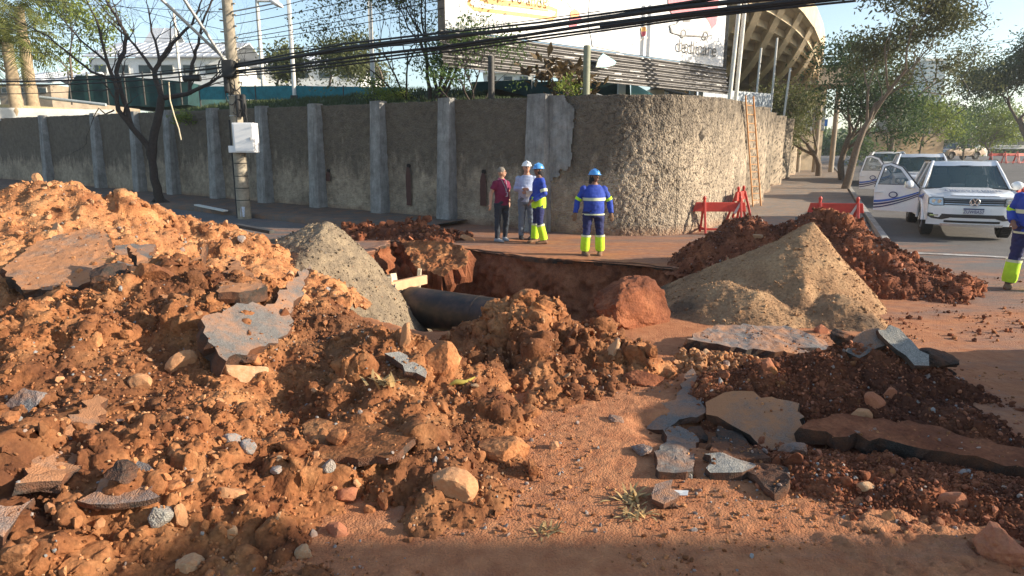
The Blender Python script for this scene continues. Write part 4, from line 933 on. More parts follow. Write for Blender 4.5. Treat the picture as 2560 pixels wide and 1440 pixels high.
# palm at the far left
M['palm_trunk'] = simple('palm_trunk', (0.36,0.27,0.17), 0.95, 0.35, 6, bump=0.6); M['palm_leaf'] = leaf_mat('palm_fronds', (0.09,0.12,0.03), (0.24,0.24,0.07))
def palm(label, px, py, d, h, seed, nf=26, L=3.2):
    b1 = P(px, py, d); o = thing('palm_tree', label, 'palm', b1); r = random.Random(seed)
    mb = MB(); pts = []; rad = []
    for i in range(14): pts.append((0.02*math.sin(i), 0, h*i/13)); rad.append(0.30*(1.15-0.35*i/13)+0.03*(i % 2))
    mb.tube(pts, rad, 12); mb.build('trunk', M['palm_trunk'], o)
    V = []; F = []
    for k in range(nf):
        a = k*2.4+r.uniform(-.2, .2); e = r.uniform(-0.3, 1.2); p = Vector((0, 0, h)); d_ = Vector((math.cos(a)*math.cos(e), math.sin(a)*math.cos(e), math.sin(e)))
        for i in range(13):
            q = p + d_*L/13; side = Vector((-math.sin(a), math.cos(a), 0)); ll = L*0.2*math.sin(PI*(i+1.5)/15)
            for sg in (-1, 1):
                for jj in range(2):
                    c0 = p.lerp(q, jj/2); t_ = c0 + side*sg*ll + d_*ll*0.5 + Vector((0, 0, -ll*r.uniform(0.3, 0.9))); w_ = d_*0.035; i0 = len(V); V += [c0-w_, c0+w_, t_]; F.append((i0, i0+1, i0+2))
            p = q; d_ = (d_ + Vector((0, 0, -0.13))).normalized()
    link('fronds', np_mesh('fronds', [v[:] for v in V], F, False), o, M['palm_leaf']); return o
palm('stout palm with a pale trunk at the far left edge', 45, 292, 37, 3.9, 1, 34)
palm('second palm just behind the stout one, leaning over the bare tree', 85, 285, 40, 6.0, 2, 30)
palm('tall palm cut by the left edge of the picture', -60, 290, 36, 6.5, 3, 30)
# leafy trees and shrubs along the top of the wall
def top_of(px, off=0.6):
    s_ = wall_s(px); q, nn = wall_at(np.array([s_])); p_ = q[0]-nn[0]*off; return Vector((p_[0], p_[1], float(bank_z(p_[0], p_[1], off))))
tree('leafy_tree', 'airy many stemmed green tree behind the wall, left of the billboard', top_of(1000, 1.6), 6.4, 21, M['bark_dark'], M['leaf_bright'], 13, 0.13, 0.34, 4, 0.07, spread=0.5, stems=7, fan=0.36, up=0.3, L0=0.4)
tree('leafy_tree', 'dense dark green shrub at the foot of the airy tree', top_of(1085, 1.2), 2.4, 22, M['bark_dark'], M['leaf_green'], 16, 0.12, 0.25, 3, 0.05, spread=0.8, stems=5, fan=0.6, cat='shrub')
tree('leafy_tree', 'thin leafy tree leaning left over the grass bank', top_of(905, 2.0), 4.6, 23, M['bark_dark'], M['leaf_olive'], 8, 0.11, 0.3, 4, 0.05, lean=(-0.5, 0, 1), spread=0.55, stems=3, fan=0.35)
tree('shrub', 'low round bush beside the teal windbreak on the bank', top_of(855, 2.2), 0.75, 24, M['bark_dark'], M['leaf_bright'], 30, 0.08, 0.16, 2, 0.02, spread=0.9, stems=7, fan=0.8, cat='shrub')
tree('shrub', 'small green sprig growing from the wall top by the billboard post', top_of(1430, 0.3), 0.6, 25, M['bark_dark'], M['leaf_bright'], 8, 0.09, 0.08, 2, 0.012, stems=3, fan=0.3, cat='shrub')
tree('shrub', 'tuft of green shoots hanging on the wall beside the bare tree', top_of(470, 0.0)+Vector((0, 0, -0.5)), 0.6, 26, M['bark_dark'], M['leaf_bright'], 12, 0.10, 0.10, 2, 0.012, stems=4, fan=0.5, cat='shrub')
# large drooping leaves under the billboard
M['brown_leaf'] = leaf_mat('brown_drooping_leaves', (0.05,0.035,0.02), (0.17,0.11,0.045), 0.2)
b1 = top_of(1370, 1.2); o = thing('broadleaf_plant', 'dark broad leaved plant drooping under the billboard', 'plant', b1); T2 = Tree(5)
T2.limb((0, 0, -0.2), (0, 0, 1), 0.62, 0.06, 0, 2, 0.3, 0.9, 0.0, (3, 4)); T2.wood('trunk', M['bark_dark'], o); T2.leaves('crown', M['brown_leaf'], o, 9, 0.34, 0.25, 4)
tag(o, cat='plant')
# street trees on the right
tb = G(2110, 478); tree('street_tree', 'leaning street tree with sparse olive crown beside the parked pickups', tb, 8.7, 37, M['bark_grey'], M['leaf_dusk'], 44, 0.19, 0.36, 5, 0.20, lean=(0.10, 0, 1), spread=0.72, L0=0.30, up=0.12, kids=(2, 3), curve=0.22)
for i, (px, d, h, s_, lab) in enumerate([(2095, 36, 7.4, 32, 'dark dense street tree behind the leaning one'), (2035, 40, 5.4, 33, 'drooping street tree over the blue painted gate'), (2200, 46, 11.5, 34, 'tall feathery tree rising before the glass tower')]):
    b1 = Vector(((px-1280)/FPX*d, d, float(gz(d)))); tree('street_tree', lab, b1, h, s_, M['bark_grey'], M['leaf_dark'] if i == 0 else M['leaf_olive'], 26, 0.22, 0.55, 4, 0.20, spread=0.85, L0=0.32, kids=(3, 4))
for i, (px, d, h, s_, lab) in enumerate([(2205, 58, 5.5, 41, 'young green tree before the tan wall, left one'), (2275, 60, 5.8, 42, 'young yellow green tree before the tan wall, right one'), (2330, 66, 6.5, 43, 'bushy green tree right of the brown building'), (2385, 70, 7.0, 44, 'round green tree above the tow truck'), (2420, 75, 6.0, 45, 'pale green tree in the distance by the road bend'), (2455, 66, 5.0, 46, 'bright green tree beside the distant road bend')]):
    b1 = Vector(((px-1280)/FPX*d, d, float(gz(d)))); tree('street_tree', lab, b1, h, s_, M['bark_grey'], M['leaf_bright'] if i in (1, 5) else M['leaf_green'], 34, 0.30, 0.6, 3, 0.12, spread=0.9, L0=0.38, kids=(3, 4))
b1 = Vector((48*0.80, 48, 1.2)); tree('street_tree', 'large dark green tree at the right edge of the picture', b1, 9.8, 51, M['bark_grey'], M['leaf_dark'], 60, 0.26, 0.6, 4, 0.25, spread=0.9, L0=0.34, kids=(3, 4))
# ---------------------------------------------------------------- structures behind the wall
M['white'] = simple('white_paint', (0.74,0.74,0.72), 0.6, 0.08, 3); M['offwhite'] = simple('weathered_white', (0.62,0.60,0.55), 0.8, 0.15, 2, world=True)
M['teal'] = simple('teal_mesh', (0.02,0.17,0.20), 0.8, 0.3, 3, world=True); M['darkgreen'] = simple('dark_green_net', (0.010,0.045,0.045), 0.85, 0.5, 1.2, world=True)
M['pipe_grey'] = simple('grey_pipe', (0.40,0.44,0.45), 0.5); M['steel'] = simple('galvanised_steel', (0.36,0.36,0.35), 0.5, 0.2, 8, metal=0.3)
M['dark_steel'] = simple('rusty_dark_steel', (0.06,0.055,0.05), 0.6, 0.4, 10, metal=0.3, bump=0.2)
M['roof_metal'] = simple('pale_metal_roof', (0.50,0.52,0.55), 0.5, 0.12, 0.4, world=True); M['concrete'] = simple('cream_concrete', (0.60,0.48,0.33), 0.9, 0.2, 1.5, world=True, bump=0.2)
M['concrete_dk'] = simple('brown_concrete', (0.30,0.24,0.175), 0.9, 0.25, 1.2, world=True)
M['black'] = simple('black_rubber', (0.018,0.018,0.018), 0.7, 0.3); M['glass_dk'] = simple('dark_window_glass', (0.03,0.045,0.05), 0.12, 0.3, 2)
def pz(px, py, d): return P(px, py, d)
# teal windbreak on the bank
wb = thing('windbreak', 'long low teal mesh windbreak along the top of the grass bank', 'fence', P(900, 246, 30))
o0 = wb.location
pts = [P(500,243,33), P(640,243,32), P(740,243,31), P(860,246,30), P(1000,250,28)]
for a, c in zip(pts[:-1], pts[1:]):
    mb = MB(); mid = (a+c)/2-o0; mb.bar(a-o0+Vector((0,0,.2)), c-o0+Vector((0,0,.2)), 0.03, 0.62); mb.build('mesh_panel', M['teal'], wb)
for a in pts: mb = MB(); mb.tube([a-o0+Vector((0,0,-.6)), a-o0+Vector((0,0,.56))], 0.04, 8); mb.build('post', M['dark_steel'], wb)
wb = thing('windbreak', 'dark green mesh fence behind the leafy trees, ending at a turquoise panel', 'fence', P(1440, 240, 26)); o0 = wb.location
pts = [P(1180,250,27), P(1330,250,27), P(1500,252,26), P(1575,252,26)]
for a, c in zip(pts[:-1], pts[1:]): mb = MB(); mb.bar(a-o0+Vector((0,0,.2)), c-o0+Vector((0,0,.3)), 0.03, 1.0); mb.build('mesh_panel', M['darkgreen'], wb)
mb = MB(); M['turq'] = simple('turquoise_sheet', (0.16,0.42,0.40), 0.7, 0.15, 1, world=True)
q = [P(1578,268,26), P(1690,268,31), P(1578,205,26)]; 
mb.add([v-o0 for v in q]+[v-o0+Vector((0,.05,0)) for v in q], [(0,1,2),(5,4,3),(0,3,4,1),(1,4,5,2),(2,5,3,0)]); mb.build('turquoise_panel', M['turq'], wb)
mb = MB(); mb.box(P(1553,240,25.8)-o0, (0.28,0.3,1.0)); mb.build('corner_post', M['offwhite'], wb)
# large dark netting left
nb = thing('net_screen', 'big dark green netting box behind the bare tree', 'netting', P(320, 250, 40)); o0 = nb.location
mb = MB(); q = [P(170,248,40),P(265,262,40),P(400,268,40),P(470,262,40),P(470,205,40),P(300,190,40),P(190,188,40),P(172,215,40)]
mb.add([v-o0 for v in q]+[v-o0+Vector((0,6,0)) for v in q], [tuple(range(8)), tuple(range(15,7,-1))]+[(i,(i+1)%8,8+(i+1)%8,8+i) for i in range(8)]); mb.build('net', M['darkgreen'], nb)
for k in range(7): a = P(180+k*46, 262, 39.9)-o0; mb = MB(); mb.tube([a, a+Vector((0,0,1.9))], 0.045, 6); mb.build('post', M['dark_steel'], nb)
mb = MB(); mb.tube([P(100,243,39)-o0, P(265,262,39)-o0], 0.09, 8); mb.build('rail_pipe', M['pipe_grey'], nb)
# pale roadside strip and wall at the far left
fw = thing('parapet', 'low pale parapet beyond the wall at the far left', 'wall', P(100, 280, 38)); o0 = fw.location
mb = MB(); mb.bar(P(-60,285,36)-o0, P(290,290,39)-o0, 0.3, 0.7); mb.build('wall_body', M['offwhite'], fw)
mb = MB(); mb.bar(P(-60,262,37)-o0, P(290,280,40)-o0, 0.5, 0.16); mb.build('coping', simple('yellow_coping', (0.55,0.46,0.26), 0.8), fw)
# hangar and far white halls
def shed(name, label, x0, x1, y0, d, hpx, depth=14, roof='roof_metal', peak=0.5, wins=6, wall='white', cat='building'):
    a = P(x0, y0, d); c = P(x1, y0, d); top = P(x0, y0-hpx, d).z; o = thing(name, label, cat, a); L = c.x-a.x; H = top-a.z
    mb = MB(); mb.box((L/2, depth/2, H/2-1), (L, depth, H+2)); mb.build('walls', M[wall], o)
    r = MB(); e = 0.5; rh = H*0.55+1.0
    for (ya, yb, za, zb) in ((-e, depth/2, H, H+rh), (depth+e, depth/2, H, H+rh)):
        V = [(-e, ya, za), (L+e, ya, za), (L+e, yb, zb), (-e, yb, zb)]; V2 = [(x, y, z+0.15) for x, y, z in V]
        r.add(V+V2, [(0,1,2,3),(7,6,5,4),(0,4,5,1),(1,5,6,2),(2,6,7,3),(3,7,4,0)])
    r.build('roof', M[roof], o)
    k = int(L/0.9)
    rb = MB()
    for i in range(1, k): rb.bar((i*L/k, -e, H+0.18), (i*L/k, depth/2, H+rh+0.18), 0.08, 0.06)
    rb.build('roof_ribs', M[roof], o)
    for i in range(wins):
        f = MB(); x = L*(i+0.5)/wins; f.box((x, -0.03, H*0.6), (L/wins*0.6, 0.1, H*0.35)); fr = f.build('window', M['offwhite'], o)
        g = MB(); g.box((x, -0.09, H*0.6), (L/wins*0.52, 0.04, H*0.28)); g.build('pane', M['glass_dk'], fr)
    return o
shed('hangar', 'wide white hall with pale metal roof behind the bare tree', 230, 560, 215, 75, 70)
shed('hangar', 'long low white hall behind the utility pole', 560, 900, 218, 85, 50)
shed('hangar', 'small pale tower block roof above the wide white hall', 378, 425, 150, 95, 42, depth=4, wins=2)
shed('hangar', 'white hall with a peaked roof seen under the billboard', 1210, 1330, 215, 60, 32, wins=3)
shed('house', 'distant brown house with flat roofs at the far left', 0, 130, 250, 60, 40, wins=3, wall='concrete_dk')
# floodlight masts
for px, top, d, lab in ((660, -40, 34, 'slim grey mast left of a pair behind the utility pole'), (737, -40, 31, 'slim grey mast with a red foot, right of a pair'), (455, 20, 45, 'thin distant mast behind the bare tree'), (934, -20, 29, 'thin mast among the leaves of the airy tree')):
    a = P(px, 243, d); o = thing('light_mast', lab, 'mast', a); mb = MB(); mb.tube([(0,0,-1),(0,0,5),(0,0,P(px,top,d).z-a.z)], [0.10,0.09,0.06], 10); mb.build('mast_pole', M['offwhite'], o)
    mb = MB(); mb.box((0,0,-0.1), (0.3,0.3,0.35)); mb.build('base', M['dark_steel'], o)
    if px == 660:
        mb = MB(); mb.box((0.55,0,P(px,-5,d).z-a.z), (1.0,0.25,0.35)); mb.build('lamp_head', M['white'], o)
# broad white canopies of trees far behind as leafy masses
for i, (px, py, d, h, s_, lab) in enumerate([(30, 250, 60, 9, 61, 'tall green tree far behind the palms'), (190, 240, 55, 8, 62, 'yellow green tree behind the dark netting'), (690, 222, 55, 3.2, 63, 'green shrubs between the two slim masts'), (820, 222, 55, 3.4, 64, 'olive bushes right of the slim masts'), (960, 225, 60, 4.4, 65, 'low trees behind the teal windbreak')]):
    tree('background_tree', lab, P(px, py, d), h, s_, M['bark_grey'], M['leaf_green'] if i < 1 else (M['leaf_bright'] if i == 1 else M['leaf_olive']), 40, 0.35, 0.7, 3, 0.12, spread=0.9, L0=0.38, kids=(3, 4))

# ---------------------------------------------------------------- billboard
BA = P(1113, 72, 19.5); BB = P(1808, 166, 27.5); BB.z = BA.z = (BA.z+BB.z)/2
bo = thing('billboard', 'big white advertising board on posts above the wall', 'billboard', (BA.x, BA.y, BA.z))
bx = (BB-BA).normalized(); BLn = (BB-BA).length; bn = Vector((bx.y, -bx.x, 0)); bM = Matrix((bx, Vector((0,0,1)), bn)).transposed().to_4x4()   # local x along, y up, z towards the street
bo.matrix_basis = Matrix.Translation(BA)
def bb(name, mb, mats, parent=None): return mb.build(name, mats, parent or bo)
BH = 5.2
def bp(px, py, lift=0.0):                # pixel on the board plane -> board coords
    o = Vector((0,0,CAM_H)); d = P(px, py, 5)-o; t = (BA-o).dot(bn)/d.dot(bn); q = o+d*t-BA; return Vector((q.dot(bx), q.z))
def on(x, y, z=0.0): return bM @ Vector((x, y, z))
mb = MB(); mb.prism([(0,0),(BLn,0),(BLn,BH),(0,BH)], 0.10, bM @ Matrix.Translation((0,0,-0.10))); bb('board', mb, simple('billboard_white', (0.60,0.60,0.61), 0.5, 0.04, 0.6))
inks = {}
def ink(c): 
    if c not in inks: inks[c] = simple('print_%d' % len(inks), c, 0.5, 0.06, 3)
    return inks[c]
lay = [0.004]
def shape(name, pxs, c, closed=True):
    lay[0] += 0.003; pts = [bp(*p) for p in pxs]; me = bpy.data.meshes.new(name)
    vv = [on(p[0], p[1], lay[0]) for p in pts]; r = delaunay_2d_cdt([Vector(p) for p in pts], [], [list(range(len(pts)))], 1, 1e-5)
    me.from_pydata([tuple(on(p[0], p[1], lay[0])) for p in r[0]], [], [tuple(f) for f in r[2]]); return link(name, me, bo, ink(c))
def stroke(name, pxs, w_, c, closed=False):
    lay[0] += 0.003; pts = [bp(*p) for p in pxs]; n_ = len(pts); mb = MB(); L = []; Rr = []
    for i, p in enumerate(pts):
        a = pts[(i-1) % n_] if (closed or i) else p; b3 = pts[(i+1) % n_] if (closed or i < n_-1) else p; t_ = (b3-a).normalized(); q = Vector((-t_.y, t_.x))*w_/2
        L.append(on(*(p+q), lay[0])); Rr.append(on(*(p-q), lay[0]))
    mb.add(L+Rr, [(i, n_+i, n_+(i+1) % n_, (i+1) % n_) for i in range(n_ if closed else n_-1)]); return bb(name, mb, ink(c))
def rbox(x0, y0, x1, y1, r=0.25, k=6):
    P0 = bp(x0, y0); return None
OR = (0.55,0.25,0.015); GY = (0.22,0.22,0.23); RD = (0.40,0.004,0.05); DK = (0.015,0.015,0.017)
stroke('orange_frame', [(1175,-10),(1172,10),(1185,22),(1250,30),(1330,40),(1378,46),(1390,40),(1392,26),(1375,20),(1290,8),(1200,-2)], 0.11, OR, False)
stroke('orange_rule', [(1210,6),(1290,16),(1370,27)], 0.05, OR)
shape('grey_arm', [(1415,-40),(1418,8),(1430,25),(1442,20),(1452,-40)], (0.40,0.40,0.42)); shape('red_figure', [(1425,32),(1436,22),(1446,32),(1455,52),(1444,60),(1434,74),(1422,68),(1424,48)], RD)
shape('orange_head', [(1424,38),(1428,26),(1441,24),(1448,32),(1444,44),(1430,46)], (0.75,0.30,0.03))
shape('grey_drape', [(1475,-40),(1540,-40),(1522,60),(1515,106),(1478,100),(1470,60)], (0.55,0.55,0.56)); shape('grey_fold', [(1510,-40),(1536,-40),(1520,80),(1508,104),(1498,60)], (0.34,0.34,0.36))
shape('grey_lower_shape', [(1478,100),(1545,112),(1552,130),(1480,116)], (0.42,0.43,0.46))
shape('red_blob', [(1665,-60),(1670,20),(1682,42),(1705,44),(1740,30),(1760,40),(1772,70),(1778,72),(1790,60),(1800,-60)], RD)
shape('small_orange_mark', [(1600,70),(1612,66),(1616,78),(1604,86)], (0.75,0.33,0.05)); shape('small_red_mark', [(1601,80),(1614,78),(1612,90),(1603,92)], RD)
stroke('fine_line', [(1580,112),(1600,100),(1618,94)], 0.03, (0.7,0.5,0.4))
# van drawing
van = [(1673,64),(1690,60),(1702,44),(1712,36),(1740,40),(1762,44),(1770,56),(1778,74),(1778,88),(1764,92),(1700,88),(1676,80)]
shape('van_body', van, (0.62,0.62,0.63)); stroke('van_outline', van, 0.05, DK, True); shape('van_bumper', [(1672,66),(1688,66),(1690,80),(1710,84),(1708,90),(1680,84)], GY)
stroke('van_side', [(1712,72),(1740,78),(1778,80)], 0.06, GY); shape('van_window', [(1706,46),(1713,38),(1726,40),(1722,56),(1704,56)], DK)
for cx_, cy_ in ((1706,84),(1761,90)):
    stroke('van_wheel', [(cx_+6*math.cos(a*PI/6), cy_+9*math.sin(a*PI/6)) for a in range(12)], 0.06, DK, True)
# lettering lies flat on the board
def text(body, px, py, size, c, parent=bo, shear=0.0, name='lettering'):
    cu = bpy.data.curves.new('t', 'FONT'); cu.body = body; cu.size = size; cu.extrude = 0.001; to = bpy.data.objects.new('t', cu); COL.objects.link(to)
    me = bpy.data.meshes.new_from_object(to.evaluated_get(bpy.context.evaluated_depsgraph_get())); bpy.data.objects.remove(to)
    lay[0] += 0.003; o = link(name, me, parent, ink(c)); p = bp(px, py); o.matrix_basis = bM.copy(); o.location = on(p[0], p[1], lay[0]); return o
bpy.context.view_layer.update()
text('dedicare', 1688, 128, 0.72, (0.012,0.012,0.014)); text('7180 09160 0 800', 1160, 50, 0.24, (0.16,0.17,0.18))
text('70 anos', 1280, 4, 0.46, (0.50,0.26,0.01)); text('criamos para voce', 1238, 17, 0.10, OR)
# frame, corrugated apron, posts
mb = MB(); mb.bar(on(-0.1,-0.2,-0.02), on(-0.1,BH+0.2,-0.02), 0.22, 0.2); mb.bar(on(0.05,BH+0.05,0.0), on(BLn,BH+0.05,0.0), 0.12, 0.12); mb.bar(on(BLn+0.08,-0.1,-0.02), on(BLn+0.08,BH+0.1,-0.02), 0.16, 0.14); bb('board_frame', mb, M['dark_steel'])
M['apron'] = simple('dark_corrugated_metal', (0.085,0.08,0.078), 0.45, 0.3, 4, metal=0.4)
M['flake'] = simple('flaked_white_paint', (0.62,0.60,0.57), 0.7)
V = []; nx, nz = 60, 45; Ha = 1.05
for j in range(nz+1):
    for i in range(nx+1):
        x = -0.25+(BLn+0.35)*i/nx; y = -0.06-Ha*j/nz*(1.0); V.append(on(x, y, 0.06+0.045*math.sin(j/nz*2*PI*6.0)+0.006*math.sin(x*1.7)+0.22*j/nz)[:])
bbm = np_mesh('corrugated_apron', V, grid_faces(nz+1, nx+1), True); link('corrugated_apron', bbm, bo, M['apron'])
rr = random.Random(9); mb = MB()
for k in range(46):
    x = rr.uniform(0, BLn); j = rr.choice([2, 9, 16, 24, 31, 39])+rr.uniform(-1, 1); y = -0.06-Ha*j/nz; z = 0.07+0.045*math.sin(j/nz*2*PI*6.0)+0.22*j/nz+0.012; L = rr.uniform(0.05, 0.5); h2 = rr.uniform(0.01, 0.022)
    mb.add([on(x,y-h2,z), on(x+L,y-h2*0.7,z), on(x+L*0.96,y+h2,z), on(x+0.03,y+h2*0.8,z)], [(0,1,2,3)])
bb('paint_flakes', mb, M['flake'])['kind'] = 'stuff'
sg = [bp(*p) for p in ((1466,172),(1472,152),(1484,138),(1500,148),(1516,158),(1512,166),(1490,172))]
mb = MB(); mb.prism([tuple(p) for p in sg], 0.05, bM @ Matrix.Translation((0,0,0.42))); m, t, b = nodes('arrow_sign'); n = N(t); t.links.new(n.mix(n.ramp(n.noise(2.5, 3), (0.45, 0.0), (0.62, 1.0)), (0.25,0.62,0.72), (0.74,0.72,0.55)), b.inputs['Base Color']); bb('arrow_sign', mb, m)
for px, py0, w_ in ((1203,262,0.10),(1445,262,0.10)):
    s0 = top_of(px, 0.5); k = bp(px, 165); tp = on(k[0], -0.9, -0.1)+BA
    mb = MB(); mb.tube([s0-BA+Vector((0,0,-.3)), Vector((s0.x, s0.y, tp.z))-BA], w_*0.9, 8); bb('post', mb, M['dark_steel'] if px == 1203 else simple('green_grey_post', (0.22,0.23,0.16), 0.7))
mb = MB(); a = P(1450,222,22)-BA; c = P(1560,258,22)-BA; mb.tube([a, c], 0.035, 6); bb('brace', mb, M['steel'])
mb = MB(); a = P(1662,225,24)-BA; c = P(1835,262,22)-BA; mb.tube([a, c], 0.05, 6); bb('brace', mb, M['dark_steel'])
for px in (1675, 1727, 1750):
    mb = MB(); a = P(px, 268, 27.3); mb.bar(a-BA+Vector((0,0,-1)), Vector((a.x, a.y, BA.z-0.4))-BA, 0.16, 0.16); bb('post', mb, M['offwhite'] if px > 1700 else M['dark_steel'])
for px, tx, d in ((1822, 1850, 24.0), (1838, 1864, 24.2)):
    mb = MB(); mb.tube([P(px,262,d)-BA, P(tx,0,d)-BA, P(tx+8,-80,d)-BA], 0.075, 8); bb('tall_post', mb, M['offwhite'])

# ---------------------------------------------------------------- stadium
st = thing('stadium', 'curved concrete stadium stand with ribbed underside behind the billboard', 'stadium', P(1950, 270, 44)); so_ = st.location.copy()
rim = [P(1800,-110,33), P(1880,-60,34), P(1950,-22,35.5), (P(2000,20,37)), P(2030,62,38.5), P(2046,100,40), P(2052,135,41.5), P(2046,168,43)]
low = [P(1700,176,43), P(1760,175,43), P(1815,175,43.5), P(1870,174,44), P(1920,173,44), P(1965,172,44.5), P(2005,171,45), P(2040,170,45)]
def rs_curve(C, n):
    C = [Vector(c) for c in C]; L = [0]
    for a, c in zip(C[:-1], C[1:]): L.append(L[-1]+(c-a).length)
    out = []
    for k in range(n):
        s_ = L[-1]*k/(n-1); i = max(j for j in range(len(C)) if L[j] <= s_+1e-6); i = min(i, len(C)-2); out.append(C[i].lerp(C[i+1], (s_-L[i])/(L[i+1]-L[i])))
    return out
nR = 9; RI = rs_curve(rim, (nR-1)*4+1); LO = rs_curve(low, (nR-1)*4+1)
mb = MB(); V = []
for k in range(len(RI)):
    for j in range(9): V.append(LO[k].lerp(RI[k], j/8)-so_ + Vector((0,0,-0.5*math.sin(PI*j/8))))
F = grid_faces(len(RI), 9); V2 = [v+Vector((0,0.3,0.9)) for v in V]
mb.add(V, [tuple(f) for f in F.tolist()], 0); mb.add(V2, [tuple(f) for f in F.tolist()], 0); mb.build('stand_underside', M['concrete'], st)
for k in range(0, len(RI), 4):
    mb = MB(); a, c = LO[k]-so_, RI[k]-so_; A = []
    for j in range(9):
        p = a.lerp(c, j/8)+Vector((0,0,-0.5*math.sin(PI*j/8))); dep = 0.9*(1-j/8)+0.25; A.append((p, dep))
    side = (RI[min(k+1, len(RI)-1)]-RI[max(k-1, 0)]).normalized()*0.28; nrm = Vector((0,-0.35,-1)).normalized()
    for (p, d1), (q, d2) in zip(A[:-1], A[1:]):
        V = [p-side, p+side, p+side+nrm*d1, p-side+nrm*d1, q-side, q+side, q+side+nrm*d2, q-side+nrm*d2]
        mb.add(V, [(3,2,1,0),(4,5,6,7),(0,1,5,4),(1,2,6,5),(2,3,7,6),(3,0,4,7)])
    mb.build('rib_beam', M['concrete'], st)
for j in range(1, 8):
    for k in range(0, len(RI)-1, 4):
        mb = MB(); sg = Vector((0,0,-0.5*math.sin(PI*j/8)-0.18))
        for k2 in range(k, min(k+4, len(RI)-1)): mb.bar(LO[k2].lerp(RI[k2], j/8)-so_+sg, LO[k2+1].lerp(RI[k2+1], j/8)-so_+sg, 0.2, 0.36)
        mb.build('purlin', M['concrete'], st)
mb = MB()
for a, c in zip(RI[:-1], RI[1:]): mb.bar(a-so_+Vector((0,0,.35)), c-so_+Vector((0,0,.35)), 0.35, 1.1)
mb.build('rim_beam', M['concrete'], st)
fl = float(gz(44)); zt = P(1815,175,44).z; x0 = P(1650,175,44).x; x1 = P(2090,175,46).x
mb = MB(); mb.box(((x0+x1)/2-so_.x, 1.2, zt-0.35-so_.z), (x1-x0, 3.4, 1.2)); mb.build('ring_beam', M['concrete_dk'], st)
mb = MB(); mb.box(((x0+x1)/2-so_.x, 3.5, (zt+fl)/2-so_.z-0.6), (x1-x0, 1.0, zt-fl-0.6)); mb.build('facade', M['concrete'], st)
M['fac_panel'] = simple('grey_facade_sheet', (0.26,0.27,0.28), 0.6, 0.2, 2, world=True)
nW = 34
for k in range(nW):
    x = x0+(x1-x0)*(k+0.5)/nW-so_.x; mb = MB(); mb.box((x, 2.9, zt-2.9-so_.z), ((x1-x0)/nW*0.72, 0.2, 1.7)); w1 = mb.build('window', M['fac_panel'], st)
for k in range(11):
    x = x0+(x1-x0)*(k+0.5)/11-so_.x; mb = MB(); mb.tube([(x, 0.2, fl-so_.z-1), (x, 0.2, zt-0.9-so_.z)], 0.16, 10); mb.build('column', M['concrete_dk'], st)
for px, py in ((1895,120),(1935,95),(1968,170)):
    a = P(px-8, 270, 36); mb = MB(); mb.tube([a-so_+Vector((0,0,-1)), P(px+8, py, 36)-so_], 0.06, 8); mb.build('prop', M['offwhite'], st)
hb = thing('sheet_fence', 'grey blue sheet metal hoarding below the stadium', 'fence', P(1850, 268, 33)); o0 = hb.location
a0 = P(1740,266,32); a1 = P(1925,275,36); nS = 22
for k in range(nS):
    a = a0.lerp(a1, k/nS)-o0; c = a0.lerp(a1, (k+0.94)/nS)-o0; mb = MB(); mb.bar(a+Vector((0,0,.1)), c+Vector((0,0,.1)), 0.05, 1.5); mb.build('sheet', simple('hoarding_sheet', (0.36,0.40,0.44), 0.5) if k == 0 else bpy.data.materials['hoarding_sheet'], hb)
# blue gate far down the pavement
bg_ = thing('blue_gate', 'bright blue painted gate post at the far end of the wall', 'gate', Vector((P(2010,400,50).x, 50, float(gz(50))))); M['blue'] = simple('bright_blue_paint', (0.02,0.16,0.55), 0.4)
for x, w_ in ((0, 0.5), (-0.35, 0.2)): mb = MB(); mb.box((x,0,1.3), (w_,0.5,3.2)); mb.build('post', M['blue'], bg_)
mb = MB(); mb.box((0.35,0,3.5), (2.2,0.4,0.5)); mb.build('lintel', M['blue'], bg_)

# ---------------------------------------------------------------- far right buildings
def block(name, label, px0, px1, pyb, pyt, d, floors, cols, wall, glass, depth=12, lean=0):
    a = P(px0, pyb, d); c = P(px1, pyb, d); H = P(px0, pyt, d).z-a.z; L = c.x-a.x; o = thing(name, label, 'building', a)
    mb = MB(); mb.box((L/2, depth/2, H/2), (L, depth, H)); mb.build('wall', M[wall], o); mb = MB(); mb.box((L/2, depth/2, H+0.3), (L+0.8, depth+0.8, 0.6)); mb.build('roof', M['offwhite'], o)
    for i in range(floors):
        for j in range(cols):
            mb = MB(); mb.box((L*(j+0.5)/cols, -0.04, H*(i+0.55)/floors), (L/cols*0.8, 0.12, H/floors*0.62)); w1 = mb.build('window', M[glass], o)
            mb = MB(); mb.box((L*(j+0.5)/cols, -0.12, H*(i+0.55)/floors-H/floors*0.31), (L/cols*0.82, 0.1, H/floors*0.06)); mb.build('sill', M['offwhite'], w1)
    return o
M['tower_glass'] = simple('pale_blue_glass', (0.20,0.28,0.33), 0.2, 0.1, 0.3, world=True); M['tower_wall'] = simple('pale_blue_concrete', (0.42,0.47,0.50), 0.7, 0.1, 0.3, world=True)
block('tower_block', 'pale glass tower block rising beyond the street trees', 2298, 2348, 300, 152, 190, 14, 4, 'tower_wall', 'tower_glass')
block('office_building', 'dark brown building with a flat roof beyond the tow truck', 2300, 2372, 350, 268, 95, 3, 5, 'concrete_dk', 'glass_dk')
block('house', 'distant pale house on the right behind the trees', 2485, 2560, 372, 340, 95, 1, 4, 'offwhite', 'glass_dk')
block('house', 'second distant house partly cut by the right edge', 2540, 2680, 368, 322, 110, 2, 5, 'concrete', 'glass_dk')
tw = thing('stone_wall', 'tan retaining wall at the far bend of the road', 'wall', Vector((P(2170,395,60).x, 60, float(gz(60))))); M['tanwall'] = simple('tan_block_wall', (0.42,0.31,0.20), 0.9, 0.25, 1.5, world=True)
